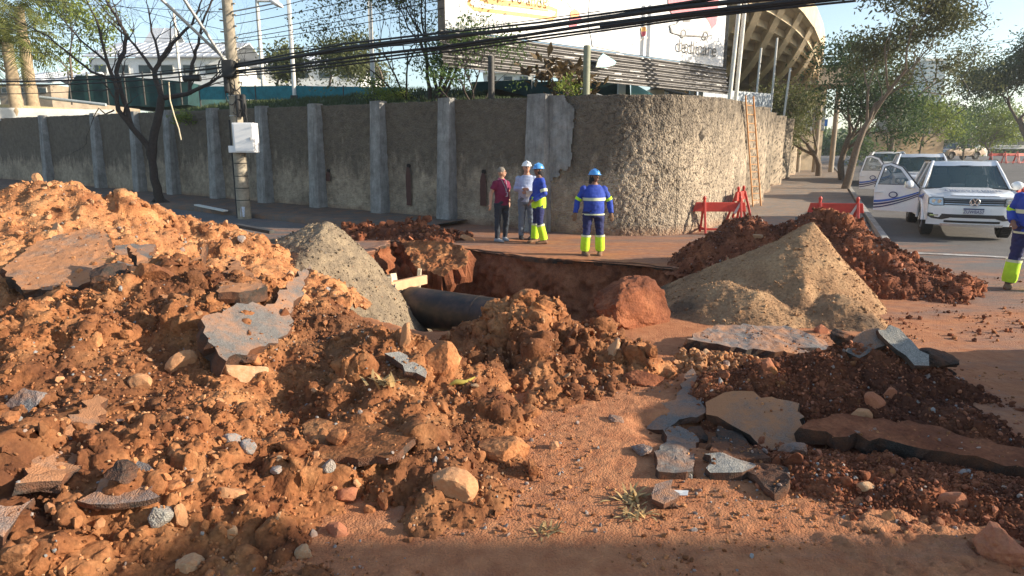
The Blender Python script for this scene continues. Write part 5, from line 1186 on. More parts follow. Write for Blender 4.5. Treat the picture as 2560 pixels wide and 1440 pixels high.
L = P(2330,395,64).x-tw.location.x
for k in range(8): mb = MB(); mb.box((L*(k+0.5)/8, k*0.4, 1.0), (L/8-0.03, 0.6, 3.6+0.15*(k % 3))); mb.build('panel', M['tanwall'], tw)
# hedge and hill behind the road bend
hs = np.linspace(-200, 320, 90); V = []
for j, (dy, hz) in enumerate(((118, 0.5), (130, 4.5), (160, 7.0), (230, 9.0))):
    for x in hs: V.append((x, dy, gz(dy)*0+2.0+hz+2.0*fb2(np.array([x*0.03]), np.array([j*3.0]), 3, 9)[0]*2))
tag(link('hill', np_mesh('hill', V, grid_faces(4, len(hs))), None, M['field']), kind='structure')
rsx = np.random.RandomState(8)
T = Tree(1); T.tips = [(Vector((rsx.uniform(20, 150), rsx.uniform(100, 122), 2.4+rsx.uniform(0, 3.6))), None) for _ in range(900)] + [(Vector((rsx.uniform(-70, 20), rsx.uniform(95, 122), 4+rsx.uniform(0, 4))), None) for _ in range(700)]
o = T.leaves('woodland', M['leaf_green'], None, 26, 0.9, 1.1, 3); tag(o, 'soft green woodland on the skyline behind everything', 'woodland', kind='stuff')
# unseen building added on the right, sized to shade the nearest strip of street
ob = thing('shade_building', 'plain rendered building added outside the view to shade the street', 'building', (17, -14.5, 0))
mb = MB(); mb.box((5, 4.6, 3.05), (10, 19.4, 6.1)); mb.build('wall', M['concrete'], ob); mb = MB(); mb.box((5, 4.6, 6.25), (10.6, 20.0, 0.3)); mb.build('roof', M['roof_metal'], ob)
for i in range(5):
    for z_ in (1.6, 4.6): mb = MB(); mb.box((-0.03, -3+i*3.8, z_), (0.12, 1.5, 1.3)); mb.build('window', M['glass_dk'], ob)
# ---------------------------------------------------------------- pipe and timber frame in the trench
pA = P(1012,762,11.6); pB = Vector((1.7, 9.35, pA.z-0.02)); pd = (pB-pA).normalized(); pB = pA+(pB-pA)*0.66
pi = thing('water_pipe', 'fat black iron water pipe lying in the trench', 'pipe', pA)
m, t, b = nodes('black_pipe_coating'); n = N(t, True)
c = n.mix(n.ramp(n.noise(3, 6, 0.7), (0.45, 0.0), (0.8, 0.7)), (0.014,0.013,0.013), (0.15,0.085,0.055)); t.links.new(c, b.inputs['Base Color']); b.inputs['Roughness'].default_value = 0.5; n.bump(b, n.noise(12, 5), 0.3, 0.01); M['pipe'] = m
PR = 0.36
mb = MB(); L = (pB-pA).length; mb.tube([pd*(L*k/24) for k in range(25)], PR, 40); mb.build('pipe_barrel', M['pipe'], pi)
mb = MB(); mb.tube([pd*0.0, pd*0.09], PR+0.05, 40); mb.tube([pd*1.65, pd*1.68], PR+0.006, 40); mb.build('flange', M['pipe'], pi)
side = pd.cross(Vector((0,0,1))).normalized(); upv = side.cross(pd).normalized()
for k in range(18):
    a = 2*PI*k/18; q = (side*math.cos(a)+upv*math.sin(a)); mb = MB(); mb.bar(q*(PR+0.03)-pd*0.03, q*(PR+0.085)-pd*0.05, 0.03, 0.04); mb.tube([q*(PR+0.03)-pd*0.05, q*(PR+0.03)+pd*0.13], 0.014, 6)
    mb.build('bolt', simple('dusty_bolt', (0.45,0.33,0.20), 0.7) if k == 0 else bpy.data.materials['dusty_bolt'], pi)
M['timber'] = simple('new_timber', (0.56,0.33,0.18), 0.8, 0.15, 6, bump=0.2); M['timber_pale'] = simple('pale_timber', (0.62,0.52,0.36), 0.85, 0.15, 6, bump=0.2)
tf_ = thing('timber_frame', 'rough timber trestle of two posts and a beam over the pipe end', 'timber frame', P(975,760,11.3)); o0 = tf_.location
mb = MB(); mb.bar(P(976,785,11.25)-o0, P(972,692,11.25)-o0, 0.13, 0.12, up=(0,1,0)); mb.build('post', M['timber_pale'], tf_, 0.006)
mb = MB(); mb.bar(P(1046,720,12.1)-o0, P(1049,672,12.1)-o0, 0.07, 0.09, up=(0,1,0)); mb.build('post', M['timber_pale'], tf_, 0.006)
mb = MB(); mb.bar(P(974,718,11.15)-o0, P(1064,698,11.95)-o0, 0.09, 0.17); mb.build('beam', M['timber'], tf_, 0.006)
mb = MB(); mb.bar(P(985,692,11.3)-o0, P(960,700,11.6)-o0, 0.12, 0.13); mb.build('block', M['timber_pale'], tf_, 0.006)

# ---------------------------------------------------------------- utility pole with its fittings
pb = G(612,547); ptop = P(560,-90,pb.y); m, t, b = nodes('stained_pole_concrete'); n = N(t, True)
c = n.mix(n.ramp(n.noise(4, 6, 0.7), (0.35, 0.0), (0.65, 1.0)), (0.38,0.33,0.25), (0.20,0.17,0.13)); t.links.new(c, b.inputs['Base Color']); b.inputs['Roughness'].default_value = 0.9; n.bump(b, n.noise(25, 5), 0.5, 0.02); M['pole'] = m
up_ = thing('utility_pole', 'concrete utility pole with cables, splice cases and a white cabinet', 'pole', pb); ax = (ptop-pb)
def pole_pt(py):                         # point on the pole axis seen at image row py
    lo, hi = 0.0, 1.0
    for _ in range(40):
        m_ = (lo+hi)/2; q = pb+ax*m_-Vector((0,0,CAM_H)); v = (q.z*math.cos(PITCH)+q.y*math.sin(PITCH))/(q.y*math.cos(PITCH)-q.z*math.sin(PITCH)); r_ = 720-v*FPX
        if r_ > py: lo = m_
        else: hi = m_
    return ax*lo
mb = MB(); mb.tube([ax*(k/20) - (Vector((0,0,.2)) if k == 0 else Vector()) for k in range(21)], [0.20-0.06*k/20 for k in range(21)], 20); mb.build('shaft', M['pole'], up_)
for py in (530, 500, 470, 440, 408, 290, 240):
    q = pole_pt(py); mb = MB(); mb.tube([q-Vector((0,0,.012)), q+Vector((0,0,.012))], 0.197, 20); mb.build('band', M['black'] if py > 400 else M['steel'], up_)
for k in range(16):
    q = pole_pt(10+k*14); mb = MB(); sgn = -1 if k % 2 else 1; mb.bar(q, q+Vector((sgn*0.24, -0.05, 0)), 0.05, 0.035); mb.build('step_iron', M['pole'], up_)
mb = MB(); a = pole_pt(545); c = pole_pt(300); off_ = Vector((-0.2,-0.03,0)); mb.tube([a+off_, c+off_], 0.035, 8); mb.build('conduit', M['black'], up_)
q = pole_pt(345); M['cab'] = simple('white_cabinet', (0.80,0.80,0.80), 0.4, 0.03)
mb = MB(); mb.box(q+Vector((0.28,-0.12,0)), (0.62,0.40,0.86)); cb = mb.build('cabinet', M['cab'], up_, 0.015)
mb = MB(); mb.box(q+Vector((0.30,-0.335,0)), (0.54,0.02,0.78)); mb.build('cabinet_door', M['cab'], cb, 0.006)
mb = MB(); mb.box(q+Vector((0.50,-0.355,-0.03)), (0.03,0.02,0.08)); mb.build('latch', M['steel'], cb)
mb = MB(); mb.box(q+Vector((-0.10,-0.14,-0.33)), (0.22,0.25,0.2)); mb.build('junction_box', M['cab'], up_, 0.01)
q = pole_pt(265)
for dx, mm, rr_ in ((0.20, 'dark_steel', 0.085), (0.34, 'black', 0.075)): mb = MB(); mb.tube([q+Vector((dx-.04,-.14,-.33)), q+Vector((dx-.04,-.14,-.30)), q+Vector((dx-.04,-.14,.28)), q+Vector((dx-.04,-.14,.32))], [rr_*0.6, rr_, rr_, rr_*0.5], 14); mb.build('splice_case', M[mm], up_)
rr = random.Random(4)
for k in range(7):
    q = pole_pt(170+k*22)+Vector((rr.uniform(-.35,.25), -0.2, 0)); R0 = rr.uniform(0.16, 0.38); pts = [q+Vector((R0*0.6*math.cos(a*PI/9+k), rr.uniform(-.02,.02), R0*1.2*math.sin(a*PI/9+k))) for a in range(15)]
    mb = MB(); mb.tube(pts, 0.014, 6); mb.build('cable_coil', M['black'], up_)
q = pole_pt(175); mb = MB(); mb.box(q+Vector((-.02,-.2,0)), (0.34,0.3,0.5)); mb.box(q+Vector((-.12,-.2,-.42)), (0.16,0.14,0.5)); mb.build('cable_bundle', M['black'], up_, 0.05)
q = pole_pt(528); mb = MB(); mb.box(q+Vector((0.03,-0.19,0)), (0.12,0.01,0.30), Matrix.Rotation(0.1,3,'Y')); mb.build('paper_notice', simple('torn_poster', (0.55,0.58,0.66), 0.8, 0.3, 20), up_)
for a, c in (((575,160),(395,-10)), ((572,168),(455,-10))): mb = MB(); mb.tube([P(*a, pb.y-0.15)-pb, P(*c, pb.y-1.2)-pb], 0.045, 8); mb.build('stay_tube', M['steel'], up_)
# overhead cables
def wire(name, label, pts, r, mat='black', sag=0.0, cat='cable', group=None):
    W = [P(*p) for p in pts]; out = []
    for i in range(len(W)-1):
        for j in range(10): tt = j/10; out.append(W[i].lerp(W[i+1], tt)-Vector((0,0,sag*4*tt*(1-tt))))
    out.append(W[-1]); o0 = out[0].copy(); mb = MB(); mb.tube([p-o0 for p in out], r, 6); o = mb.build(name, M[mat]); o.location = o0; return tag(o, label, cat, group)
D = pb.y
wire('cable_bundle_span', 'thickest black cable bundle rising from the pole towards the upper right', [(582,168,D),(720,145,18),(860,120,17),(1000,103,16),(1150,88,15),(1350,68,14),(1500,46,13),(1700,18,12.2),(1900,-2,11.5),(2060,-14,11)], 0.046)
wire('cable_bundle_span', 'second thick black cable running just under the thickest one', [(584,178,D),(720,165,18),(900,140,17),(1100,118,16),(1300,90,15),(1500,60,14),(1700,36,13),(1900,12,12.2),(2120,-12,11)], 0.036)
wire('cable_bundle_span', 'thin black cable looping beside the thick bundles', [(584,184,D),(720,172,18),(900,150,17),(1100,124,16),(1300,98,15),(1500,72,14.2),(1700,44,13.2),(1900,20,12.3),(2140,-6,11)], 0.024)
wire('cable_bundle_span', 'uppermost of the dark cables crossing the advertising board', [(582,160,D),(860,128,17),(1100,98,15.3),(1400,60,13.7),(1650,20,12.4),(1830,-10,11.8)], 0.026)
wire('cable_bundle_span', 'cable crossing the stadium rim to the top of the picture', [(1500,66,13.9),(1700,40,13),(1850,26,12.4),(2000,10,12),(2130,-10,11.6)], 0.026)
wire('cable_bundle_span', 'cable hugging the underside of the second thick cable', [(586,190,D),(720,180,18),(900,158,17),(1100,132,16),(1300,106,15),(1500,78,14.1),(1700,50,13.1),(1900,26,12.2),(2140,2,11)], 0.02)
wire('cable_bundle_span', 'cable just above the thickest bundle over the leafy tree', [(584,162,D),(720,136,18),(860,110,17),(1000,94,16),(1150,78,15),(1350,56,14),(1500,36,13),(1700,8,12.2),(1800,-8,11.8)], 0.022)
for k, (a, c, rr_) in enumerate((((0,203,22),(575,166,D),0.03), ((0,212,22),(575,178,D),0.022), ((0,198,22),(575,158,D),0.014), ((0,235,24),(575,190,D),0.012))):
    wire('low_cable', ['upper of the two thick cables leaving the pole to the left', 'lower of the two thick cables leaving the pole to the left', 'thin cable above the thick ones on the left', 'lowest thin cable on the left of the pole'][k], [a, c], rr_, sag=0.12)
for k, (a, c) in enumerate((((590,88,D),(1110,-25,17)), ((590,60,D),(1000,-30,17)), ((588,106,D),(1110,20,17)), ((588,40,D),(860,-30,18)), ((590,122,D),(1110,108,17)), ((590,135,D),(1500,28,15)), ((590,98,D),(1110,-2,17)))):
    wire('thin_wire', ['thin wire, third highest where the fan leaves the pole to the right', 'thin wire, second highest of the fan leaving the pole', 'thin wire reaching the billboard edge just below the orange print', 'highest thin wire of the fan leaving the pole', 'nearly level thin wire above the thick bundles', 'thin wire running from the pole right across the billboard', 'thin wire meeting the top corner of the billboard'][k], [a, c], 0.010, sag=0.05, group='thin wires fanning from the pole')
for k, (a, c) in enumerate((((560,100,D),(-10,70,24)), ((560,30,D),(-10,-10,24)), ((560,130,D),(-10,128,24)), ((565,75,D),(180,-20,22)))):
    wire('thin_wire', ['thin wire through the upper twigs of the bare tree', 'highest long thin wire left of the pole', 'thin wire just above the dark netting on the left', 'steep thin wire rising left through the top of the bare tree'][k], [a, c], 0.009, sag=0.06, group='thin wires left of the pole')
for a, c, lb in (((2330,139,30),(2570,126,24),'lower dark wire in the sky at the right'), ((2330,128,30),(2570,100,24),'pale thin wire in the sky at the right'), ((2300,132,32),(2570,92,26),'faintest thin wire high in the sky at the right')): wire('thin_wire', lb, [a, c], 0.012 if 'lower' in lb else 0.006)
rr = random.Random(3); zz = [(2462,-5),(2470,20),(2452,30),(2468,42),(2450,55),(2470,70),(2455,85),(2436,92),(2452,105),(2430,120),(2440,135),(2436,150),(2420,175),(2402,195),(2415,212),(2425,232),(2420,245),(2395,258),(2418,268),(2400,280),(2388,286)]
wire('curly_wire', 'loose curly wire hanging down through the sky at the right', [(x, y, 14) for x, y in zz], 0.009)
fl_ = thing('lamp', 'small white street lamp head at the top edge, right of the pole', 'street lamp', P(690,8,18.5)); mb = MB(); mb.ell((0,0,0), (0.22,0.12,0.07), rot=Matrix.Rotation(0.5,3,'Y')); mb.build('lamp_shade', M['white'], fl_); mb = MB(); mb.tube([Vector((0,0,0)), P(575,30,D)-fl_.location], 0.02, 6); mb.build('lamp_arm', M['steel'], fl_)
cam_ = thing('cable_closure', 'black cable closure hung on the lines left of the pole', 'cable box', P(480,196,20)); mb = MB(); mb.tube([(-0.25,0,0),(0.25,0,0)], 0.09, 10); mb.build('case', M['black'], cam_); mb = MB(); mb.tube([(-.2,0,.06),(-.2,0,.3)], .012, 5); mb.build('hanger', M['black'], cam_)
tag(wire('hanging_strap', 'pale rope end hanging from the cables beside the bare tree', [(422,205,20.5),(425,250,20.5),(436,290,20.5),(447,322,20.5),(453,350,20.5)], 0.02, 'timber_pale'), cat='rope')
mb = MB(); a = G(492,524)+Vector((0,0,.16)); c = G(565,540)+Vector((0,0,.16)); mb.bar(Vector(), c-a, 0.16, 0.05); o = tag(mb.build('board', M['offwhite'], None, 0.005), 'pale fallen board on the ground left of the pole', 'board'); o.location = a
mb = MB(); a = P(590,563,12.2); c = P(680,580,11.8); mb.bar(Vector(), c-a, 0.13, 0.06); o = tag(mb.build('board', M['dark_steel'], None, 0.005), 'dark plank lying behind the ridge end beside the gravel', 'board'); o.location = a

# ---------------------------------------------------------------- ladder
la = G(1892,524)+Vector((0,0,.1)); s_l = wall_s(1850); q_l, n_l = wall_at(np.array([s_l])); lt = Vector((q_l[0][0]+n_l[0][0]*.22, q_l[0][1]+n_l[0][1]*.22, float(gz(q_l[0][1]))+WH+0.12)); ld = thing('ladder', 'orange wooden ladder leaning on the corner of the wall', 'ladder', la); lv = lt-la; lw = Vector((0.36,0.22,0)); M['ladder'] = simple('orange_ladder_wood', (0.50,0.25,0.10), 0.7, 0.2, 5)
for sg in (-0.5, 0.5): mb = MB(); mb.bar(lw*sg, lv+lw*sg*0.8, 0.036, 0.07); mb.build('rail', M['ladder'], ld, 0.004)
for k in range(1, 14): f_ = k/14; mb = MB(); mb.tube([lv*f_-lw*0.45, lv*f_+lw*0.45], 0.018, 6); mb.build('rung', M['ladder'], ld)

# ---------------------------------------------------------------- red barriers
M['red'] = simple('faded_red_plastic', (0.50,0.045,0.028), 0.55, 0.18, 4, bump=0.1); M['ribbon'] = simple('pale_ribbon', (0.62,0.50,0.44), 0.6)
def barrier(label, loc, rz, L=1.25, H=0.86, ribbon=True):
    o = thing('barrier', label, 'barrier', loc, rz, 'red plastic barriers round the works')
    mb = MB(); mb.add([(-L/2-.06,-.03,H-.30),(L/2+.04,-.03,H-.30),(L/2+.0,-.03,H-.06),(-L/2,-.03,H-.06),(-L/2-.06,.03,H-.30),(L/2+.04,.03,H-.30),(L/2,.03,H-.06),(-L/2,.03,H-.06)], [(0,1,2,3),(7,6,5,4),(0,4,5,1),(1,5,6,2),(2,6,7,3),(3,7,4,0)]); mb.build('board', M['red'], o, 0.012)
    for x in (-L/2+.22, L/2-.12):
        for sg in (-1, 1): mb = MB(); mb.bar((x, sg*0.30, 0), (x, sg*0.035, H-.05), 0.06, 0.05); mb.build('leg', M['red'], o, 0.008)
        mb = MB(); mb.bar((x, -.26, .12), (x, .26, .12), .04, .05); mb.build('brace', M['red'], o)
        mb = MB(); mb.tube([(x,0,H-.08),(x,0,H+.02),(x,0,H+.05),(x,0,H+.10)], [0.035,0.035,0.05,0.02], 8); mb.build('knob', M['red'], o)
    mb = MB(); mb.bar((-L/2+.1,-.24,.13), (L/2,-.24,.13), 0.03, 0.05); mb.build('foot_rail', M['red'], o)
    if ribbon:
        mb = MB(); x = L/2-.12; mb.add([(x-.02,-.05,H-.05),(x+.03,-.05,H-.06),(x-.12,-.08,H-.36),(x-.18,-.08,H-.33)], [(0,1,2,3)]); mb.build('ribbon', M['ribbon'], o)
    return o
barrier('red barrier in front of the curved wall, beside the ladder', G(1796,583), R(-3))
barrier('second red barrier on the pavement before the open pickup door', G(2083,592)+Vector((0,0,.1)), R(-12), 1.2, 0.80)
barrier('red barrier standing end on behind the first one', G(1846,560), R(60), 1.1, 0.98, False)
barrier('red barrier cut by the right edge of the picture', G(2568,540), R(20), 1.3, 0.9, False)
for i, px in enumerate((2468, 2500, 2528)): barrier(['far red barrier up the road, nearest the beige pickup', 'far red barrier up the road, middle of three', 'far red barrier up the road, close to the picture edge'][i], Vector((u_ := (px-1280)/FPX*62, 62, float(gz(62)))), R(10*i), 1.6, 1.0, False)

# ---------------------------------------------------------------- pickups
M['car'] = simple('white_car_paint', (0.78,0.79,0.80), 0.28, 0.02, 1, coat=0.6); M['trim'] = simple('black_trim', (0.02,0.02,0.022), 0.4, 0.2); M['tyre'] = simple('tyre_rubber', (0.025,0.025,0.025), 0.85, 0.3, 12)
M['chrome'] = simple('bright_chrome', (0.75,0.75,0.76), 0.2, 0.05, 3, metal=0.9); M['lens'] = simple('headlamp_lens', (0.35,0.37,0.38), 0.12, 0.35, 14, metal=0.5, coat=0.8); M['rim'] = simple('grey_rim', (0.25,0.25,0.26), 0.4, 0.1, 4, metal=0.6)
M['stripe1'] = simple('mid_blue_stripe', (0.03,0.13,0.50), 0.35, 0.05); M['stripe2'] = simple('navy_stripe', (0.01,0.018,0.12), 0.35, 0.05); M['seat'] = simple('grey_seat_fabric', (0.10,0.10,0.105), 0.9); M['plate'] = simple('number_plate', (0.62,0.63,0.65), 0.5, 0.03)
m, t, b = nodes('windscreen_glass'); b.inputs['Base Color'].default_value = (0.05,0.085,0.085,1); b.inputs['Roughness'].default_value = 0.04; b.inputs['Coat Weight'].default_value = 1.0; b.inputs['Alpha'].default_value = 0.72; n = N(t); t.links.new(n.mix(n.noise(1.2, 2), (0.035,0.06,0.06), (0.09,0.14,0.135)), b.inputs['Base Color']); M['glass'] = m
HW = 0.97; HL = 2.62
def taper(y): return 1 - 0.11*max(0, (-y-1.9)/0.72)**2.2 - 0.05*max(0, (y-2.0)/0.62)**2
def side_x(y, z): return HW*taper(y) - 0.05*((z-0.78)/0.45)**2 + (0.015 if abs(z-0.93) < 0.02 else 0)
def front_y(x, z): return -HL + 0.20*(abs(x)/0.86)**2.6 + max(0, z-0.78)*0.22 + max(0, 0.52-z)*0.25
def grid_patch(f, nu, nv): return np.array([f(i/(nu-1), j/(nv-1)) for j in range(nv) for i in range(nu)]), grid_faces(nv, nu)
def fpatch(name, x0, x1, z0, z1, mat, parent, off=0.012, nu=9, nv=4, poly=None):
    if poly:
        pts = [Vector(p) for p in poly]; r = delaunay_2d_cdt(pts, [], [list(range(len(pts)))], 1, 1e-6); me = bpy.data.meshes.new(name)
        me.from_pydata([(p[0], front_y(p[0], p[1])-off, p[1]) for p in r[0]], [], [tuple(f) for f in r[2]])
        bm = bmesh.new(); bm.from_mesh(me); g_ = bmesh.ops.extrude_face_region(bm, geom=bm.faces[:]); bmesh.ops.translate(bm, verts=[v for v in g_['geom'] if isinstance(v, bmesh.types.BMVert)], vec=(0, 0.05, 0)); bmesh.ops.recalc_face_normals(bm, faces=bm.faces); bm.to_mesh(me); bm.free()
        return link(name, me, parent, mat)
    V, F = grid_patch(lambda u, v: (x0+(x1-x0)*u, front_y(x0+(x1-x0)*u, z0+(z1-z0)*v)-off, z0+(z1-z0)*v), nu, nv)
    n_ = len(V); V2 = V+np.array([0, 0.05+off, 0]); mb = MB(); mb.add(V.tolist(), F.tolist(), 0, True)
    ring = [i for i in range(nu)]+[nu*(j+1)+nu-1 for j in range(nv-1)]+[nu*nv-1-i for i in range(1, nu)]+[nu*(nv-2-j) for j in range(nv-2)]
    mb.add(V.tolist()+V2.tolist(), [(ring[i], ring[(i+1) % len(ring)], n_+ring[(i+1) % len(ring)], n_+ring[i]) for i in range(len(ring))]); return mb.build(name, mat, parent)
def text_mesh(body, size, extr=0.002):
    cu = bpy.data.curves.new('t', 'FONT'); cu.body = body; cu.size = size; cu.extrude = extr; cu.align_x = 'CENTER'; cu.align_y = 'CENTER'; to = bpy.data.objects.new('t', cu); COL.objects.link(to)
    me = bpy.data.meshes.new_from_object(to.evaluated_get(bpy.context.evaluated_depsgraph_get())); bpy.data.objects.remove(to); return me
def wheel(o, x, y, Rw=0.385):
    sg = 1 if x > 0 else -1; w = bpy.data.objects.new('wheel', None); COL.objects.link(w); w.parent = o; w.location = (x, y, Rw)
    prof = [(-0.12,0.24),(-0.125,0.34),(-0.10,Rw-.01),(-0.06,Rw),(0.06,Rw),(0.10,Rw-.01),(0.125,0.34),(0.12,0.24)]; mb = MB()
    mb.loft([[(a, r_*math.cos(2*PI*k/28), r_*math.sin(2*PI*k/28)) for k in range(28)] for a, r_ in prof], 0, False)
    for k in range(28): aa = 2*PI*k/28; mb.box((0, (Rw+.004)*math.cos(aa), (Rw+.004)*math.sin(aa)), (0.19, 0.045, 0.012), Matrix.Rotation(aa+PI/2, 3, 'X'))
    mb.build('tyre', M['tyre'], w); mb = MB(); mb.tube([(sg*0.02,0,0),(sg*0.05,0,0)], 0.25, 24)
    for k in range(6): aa = PI*k/3; mb.bar((sg*0.07,0.04*math.cos(aa),0.04*math.sin(aa)), (sg*0.09,0.24*math.cos(aa),0.24*math.sin(aa)), 0.07, 0.03)
    mb.build('rim', M['rim'], w)
def truck(label, loc, rz, door=True, suv=False, paint='car', decor=True, cat='pickup'):
    o = thing('pickup_truck' if not suv else 'parked_car', label, cat, loc, rz); Pm = M[paint]
    # sides with wheel arches
    arch = lambda cy: [(cy+0.47*math.cos(a), 0.40+0.47*math.sin(a)) for a in [PI*k/9 for k in range(10)]]
    top = [(-2.42,1.0),(-2.0,1.07),(-1.30,1.13),(-1.15,1.15),(1.15,1.17),(2.58,1.19)] if not suv else [(-2.42,0.98),(-1.30,1.08),(2.3,1.12),(2.5,0.9)]
    bot = [(2.60,0.55)]+arch(1.42)+arch(-1.70)+[(-2.42,0.42)]
    prof = top+bot; 
    if prof[0] == prof[-1]: prof.pop()
    pts = [Vector(p) for p in prof]; oa = np.array(prof); GX, GY = np.meshgrid(np.arange(-2.4, 2.6, 0.12), np.arange(0.42, 1.18, 0.09)); ins = poly_sd(GX.ravel(), GY.ravel(), oa[::-1]) > 0.03
    pts += [Vector((a, b3)) for a, b3 in zip(GX.ravel()[ins], GY.ravel()[ins])]; r = delaunay_2d_cdt(pts, [], [list(range(len(prof)))], 1, 1e-5)
    mb = MB()
    for sg in (-1, 1):
        V = [(sg*side_x(p[0], p[1]), p[0], p[1]) for p in r[0]]; mb.add(V, [tuple(f) if sg > 0 else tuple(f)[::-1] for f in r[2]], 0, True)
        for cy in (-1.70, 1.42):           # arch flares
            mb.tube([(sg*(side_x(cy+0.47*math.cos(a), 0.6)+0.0), cy+0.48*math.cos(a), 0.40+0.48*math.sin(a)) for a in [PI*k/12 for k in range(13)]], 0.045, 6)
    # bonnet, front fascia, tailgate, roof
    V, F = grid_patch(lambda u, v: ((lambda x, y: (x, y if v > 0 else front_y(x, 1.0)-0.0, 1.0+(0.15*(v**0.7)) - 0.05*abs(u*2-1)**4 + (0.025 if 0.22 < u < 0.78 else 0)))((u*2-1)*side_x(-2.3+1.15*v, 1.0)*(0.99), front_y((u*2-1)*0.9, 1.0)+(1.18-0.2*abs(u*2-1)**2.6)*v)), 25, 12); mb.add(V.tolist(), F.tolist(), 0, True)
    V, F = grid_patch(lambda u, v: ((u*2-1)*0.895, front_y((u*2-1)*0.895, 0.32+0.69*v), 0.32+0.69*v), 25, 12); mb.add(V.tolist(), F.tolist(), 0, True)
    for sg in (-1, 1):
        V, F = grid_patch(lambda u, v: (sg*(0.895+(side_x(-2.40, 0.42+0.57*v)-0.895)*u), front_y(0.895, 0.42+.57*v)+(-2.40+0.03-front_y(0.895, 0.42+.57*v))*u, 0.42+0.57*v), 4, 6); mb.add(V.tolist(), F.tolist(), 0, True)
    mb.box((0, 2.58, 0.85), (1.80, 0.06, 0.62))
    if not suv: mb.box((0, 1.95, 0.95), (1.78, 1.3, 0.08)); mb.box((0, 1.27, 1.0), (1.78, 0.06, 0.35))
    rz0 = 1.80 if not suv else 1.66; y_ws0, y_r0, y_r1, y_b = (-1.28, -0.52, 0.85, 1.22) if not suv else (-1.28, -0.45, 1.7, 2.35)
    rw_ = lambda z: 0.90-0.24*((z-1.15)/(rz0-1.15))
    V, F = grid_patch(lambda u, v: ((u*2-1)*0.66, y_r0+(y_r1-y_r0)*v, rz0+0.035*(1-(u*2-1)**2)*(1-(v*2-1)**4)-0.01), 13, 9); mb.add(V.tolist(), F.tolist(), 0, True); mb.add([(x, y, z-0.05) for x, y, z in V.tolist()], F.tolist(), 0, True)
    for sg in (-1, 1):
        mb.tube([(sg*0.90,y_ws0,1.13),(sg*0.79,-.92,1.47),(sg*0.675,y_r0,rz0-.01),(sg*0.66,y_r1,rz0-.01),(sg*0.76,y_r1+.2,1.5),(sg*0.88,y_b,1.15)], 0.042, 8)
        mb.tube([(sg*0.905,0.0,1.15),(sg*0.68,0.0,rz0-.02)], 0.032, 6); mb.tube([(sg*0.905,0.85,1.15),(sg*0.69,0.78,rz0-.02)], 0.04, 6)
    b0_ = mb.build('body', Pm, o)
    mb = MB(); mb.box((0, 0, 0.52), (1.6, 4.6, 0.16)); mb.box((0, -1.7, 0.70), (1.5, 1.0, 0.5)); mb.box((0, 1.42, 0.70), (1.5, 1.0, 0.4)); mb.box((0, -1.05, 1.03), (1.6, 0.35, 0.14)); mb.build('underbody', M['trim'], o)
    HD = lambda u, v: ((u*2-1)*(0.86-0.21*v), y_ws0-0.02+(y_r0-y_ws0)*v-0.06*(1-(u*2-1)**2), 1.15+(rz0-1.16)*v)
    V, F = grid_patch(lambda u, v: HD(u, 0.84+0.18*v), 13, 4); mb = MB(); mb.add([(x, y-.008, z+.004) for x, y, z in V.tolist()], F.tolist(), 0, True); mb.build('roof_header', Pm, o)
    V, F = grid_patch(lambda u, v: HD(u, v*0.86), 13, 6); mb = MB(); mb.add(V.tolist(), F.tolist(), 0, True); mb.build('windscreen', M['glass'], o)
    q1, q2, qm = HD(0, .85), HD(1, .85), HD(.5, .85); fr = [(-0.86,y_ws0-.025,1.14),(0.86,y_ws0-.025,1.14),q2,q1]; mb = MB()
    mb.tube([fr[0],(0,y_ws0-.09,1.14),fr[1]], 0.02, 6); mb.tube([fr[1],fr[2]], 0.018, 6); mb.tube([fr[3],(qm[0],qm[1]-.01,qm[2]),fr[2]], 0.012, 6); mb.tube([fr[0],fr[3]], 0.018, 6); mb.build('screen_seal', M['trim'], o)
    for sg in (-1, 1):
        mb = MB(); mb.add([(sg*0.893,y_ws0+.15,1.17),(sg*0.893,y_b-.1,1.17),(sg*0.675,y_r1-.02,rz0-.05),(sg*0.675,y_r0+.05,rz0-.05)], [(0,1,2,3)]); mb.build('side_window', M['glass_dk'], o)
        mb = MB(); mb.tube([(0.72*sg,y_r0+.1,rz0+.03),(0.72*sg,y_r1,rz0+.03)], 0.018, 6); mb.build('roof_rail', M['trim'], o)
    mb = MB(); mb.add([(-.8,y_b-.02,1.18),(.8,y_b-.02,1.18),(.62,y_r1+.05,rz0-.04),(-.62,y_r1+.05,rz0-.04)], [(0,1,2,3)]); mb.build('rear_window', M['glass_dk'], o)
    for x in (-0.40, 0.40):
        mb = MB(); mb.box((x, -0.05, 1.15), (0.46, 0.16, 0.62)); mb.box((x, -0.05, 1.53), (0.26, 0.12, 0.18)); mb.build('seat', M['seat'], o, 0.04)
    mb = MB(); mb.tube([(0.40+0.18*math.cos(2*PI*k/16), -0.78+0.05*math.sin(2*PI*k/16), 1.17+0.17*math.sin(2*PI*k/16)) for k in range(17)], 0.015, 6); mb.build('steering_wheel', M['trim'], o)
    mb = MB(); mb.box((0, -0.60, rz0-.16), (0.24, 0.03, 0.07)); mb.build('rear_view_mirror', M['trim'], o, 0.01)
    # front details
    fpatch('grille', -0.60, 0.60, 0.80, 0.955, M['trim'], o, 0.012, 17)
    for z in (0.825, 0.875, 0.925): fpatch('grille_bar', -0.58, 0.58, z, z+0.010, M['chrome'] if z < .85 else M['rim'], o, 0.024, 17, 2)
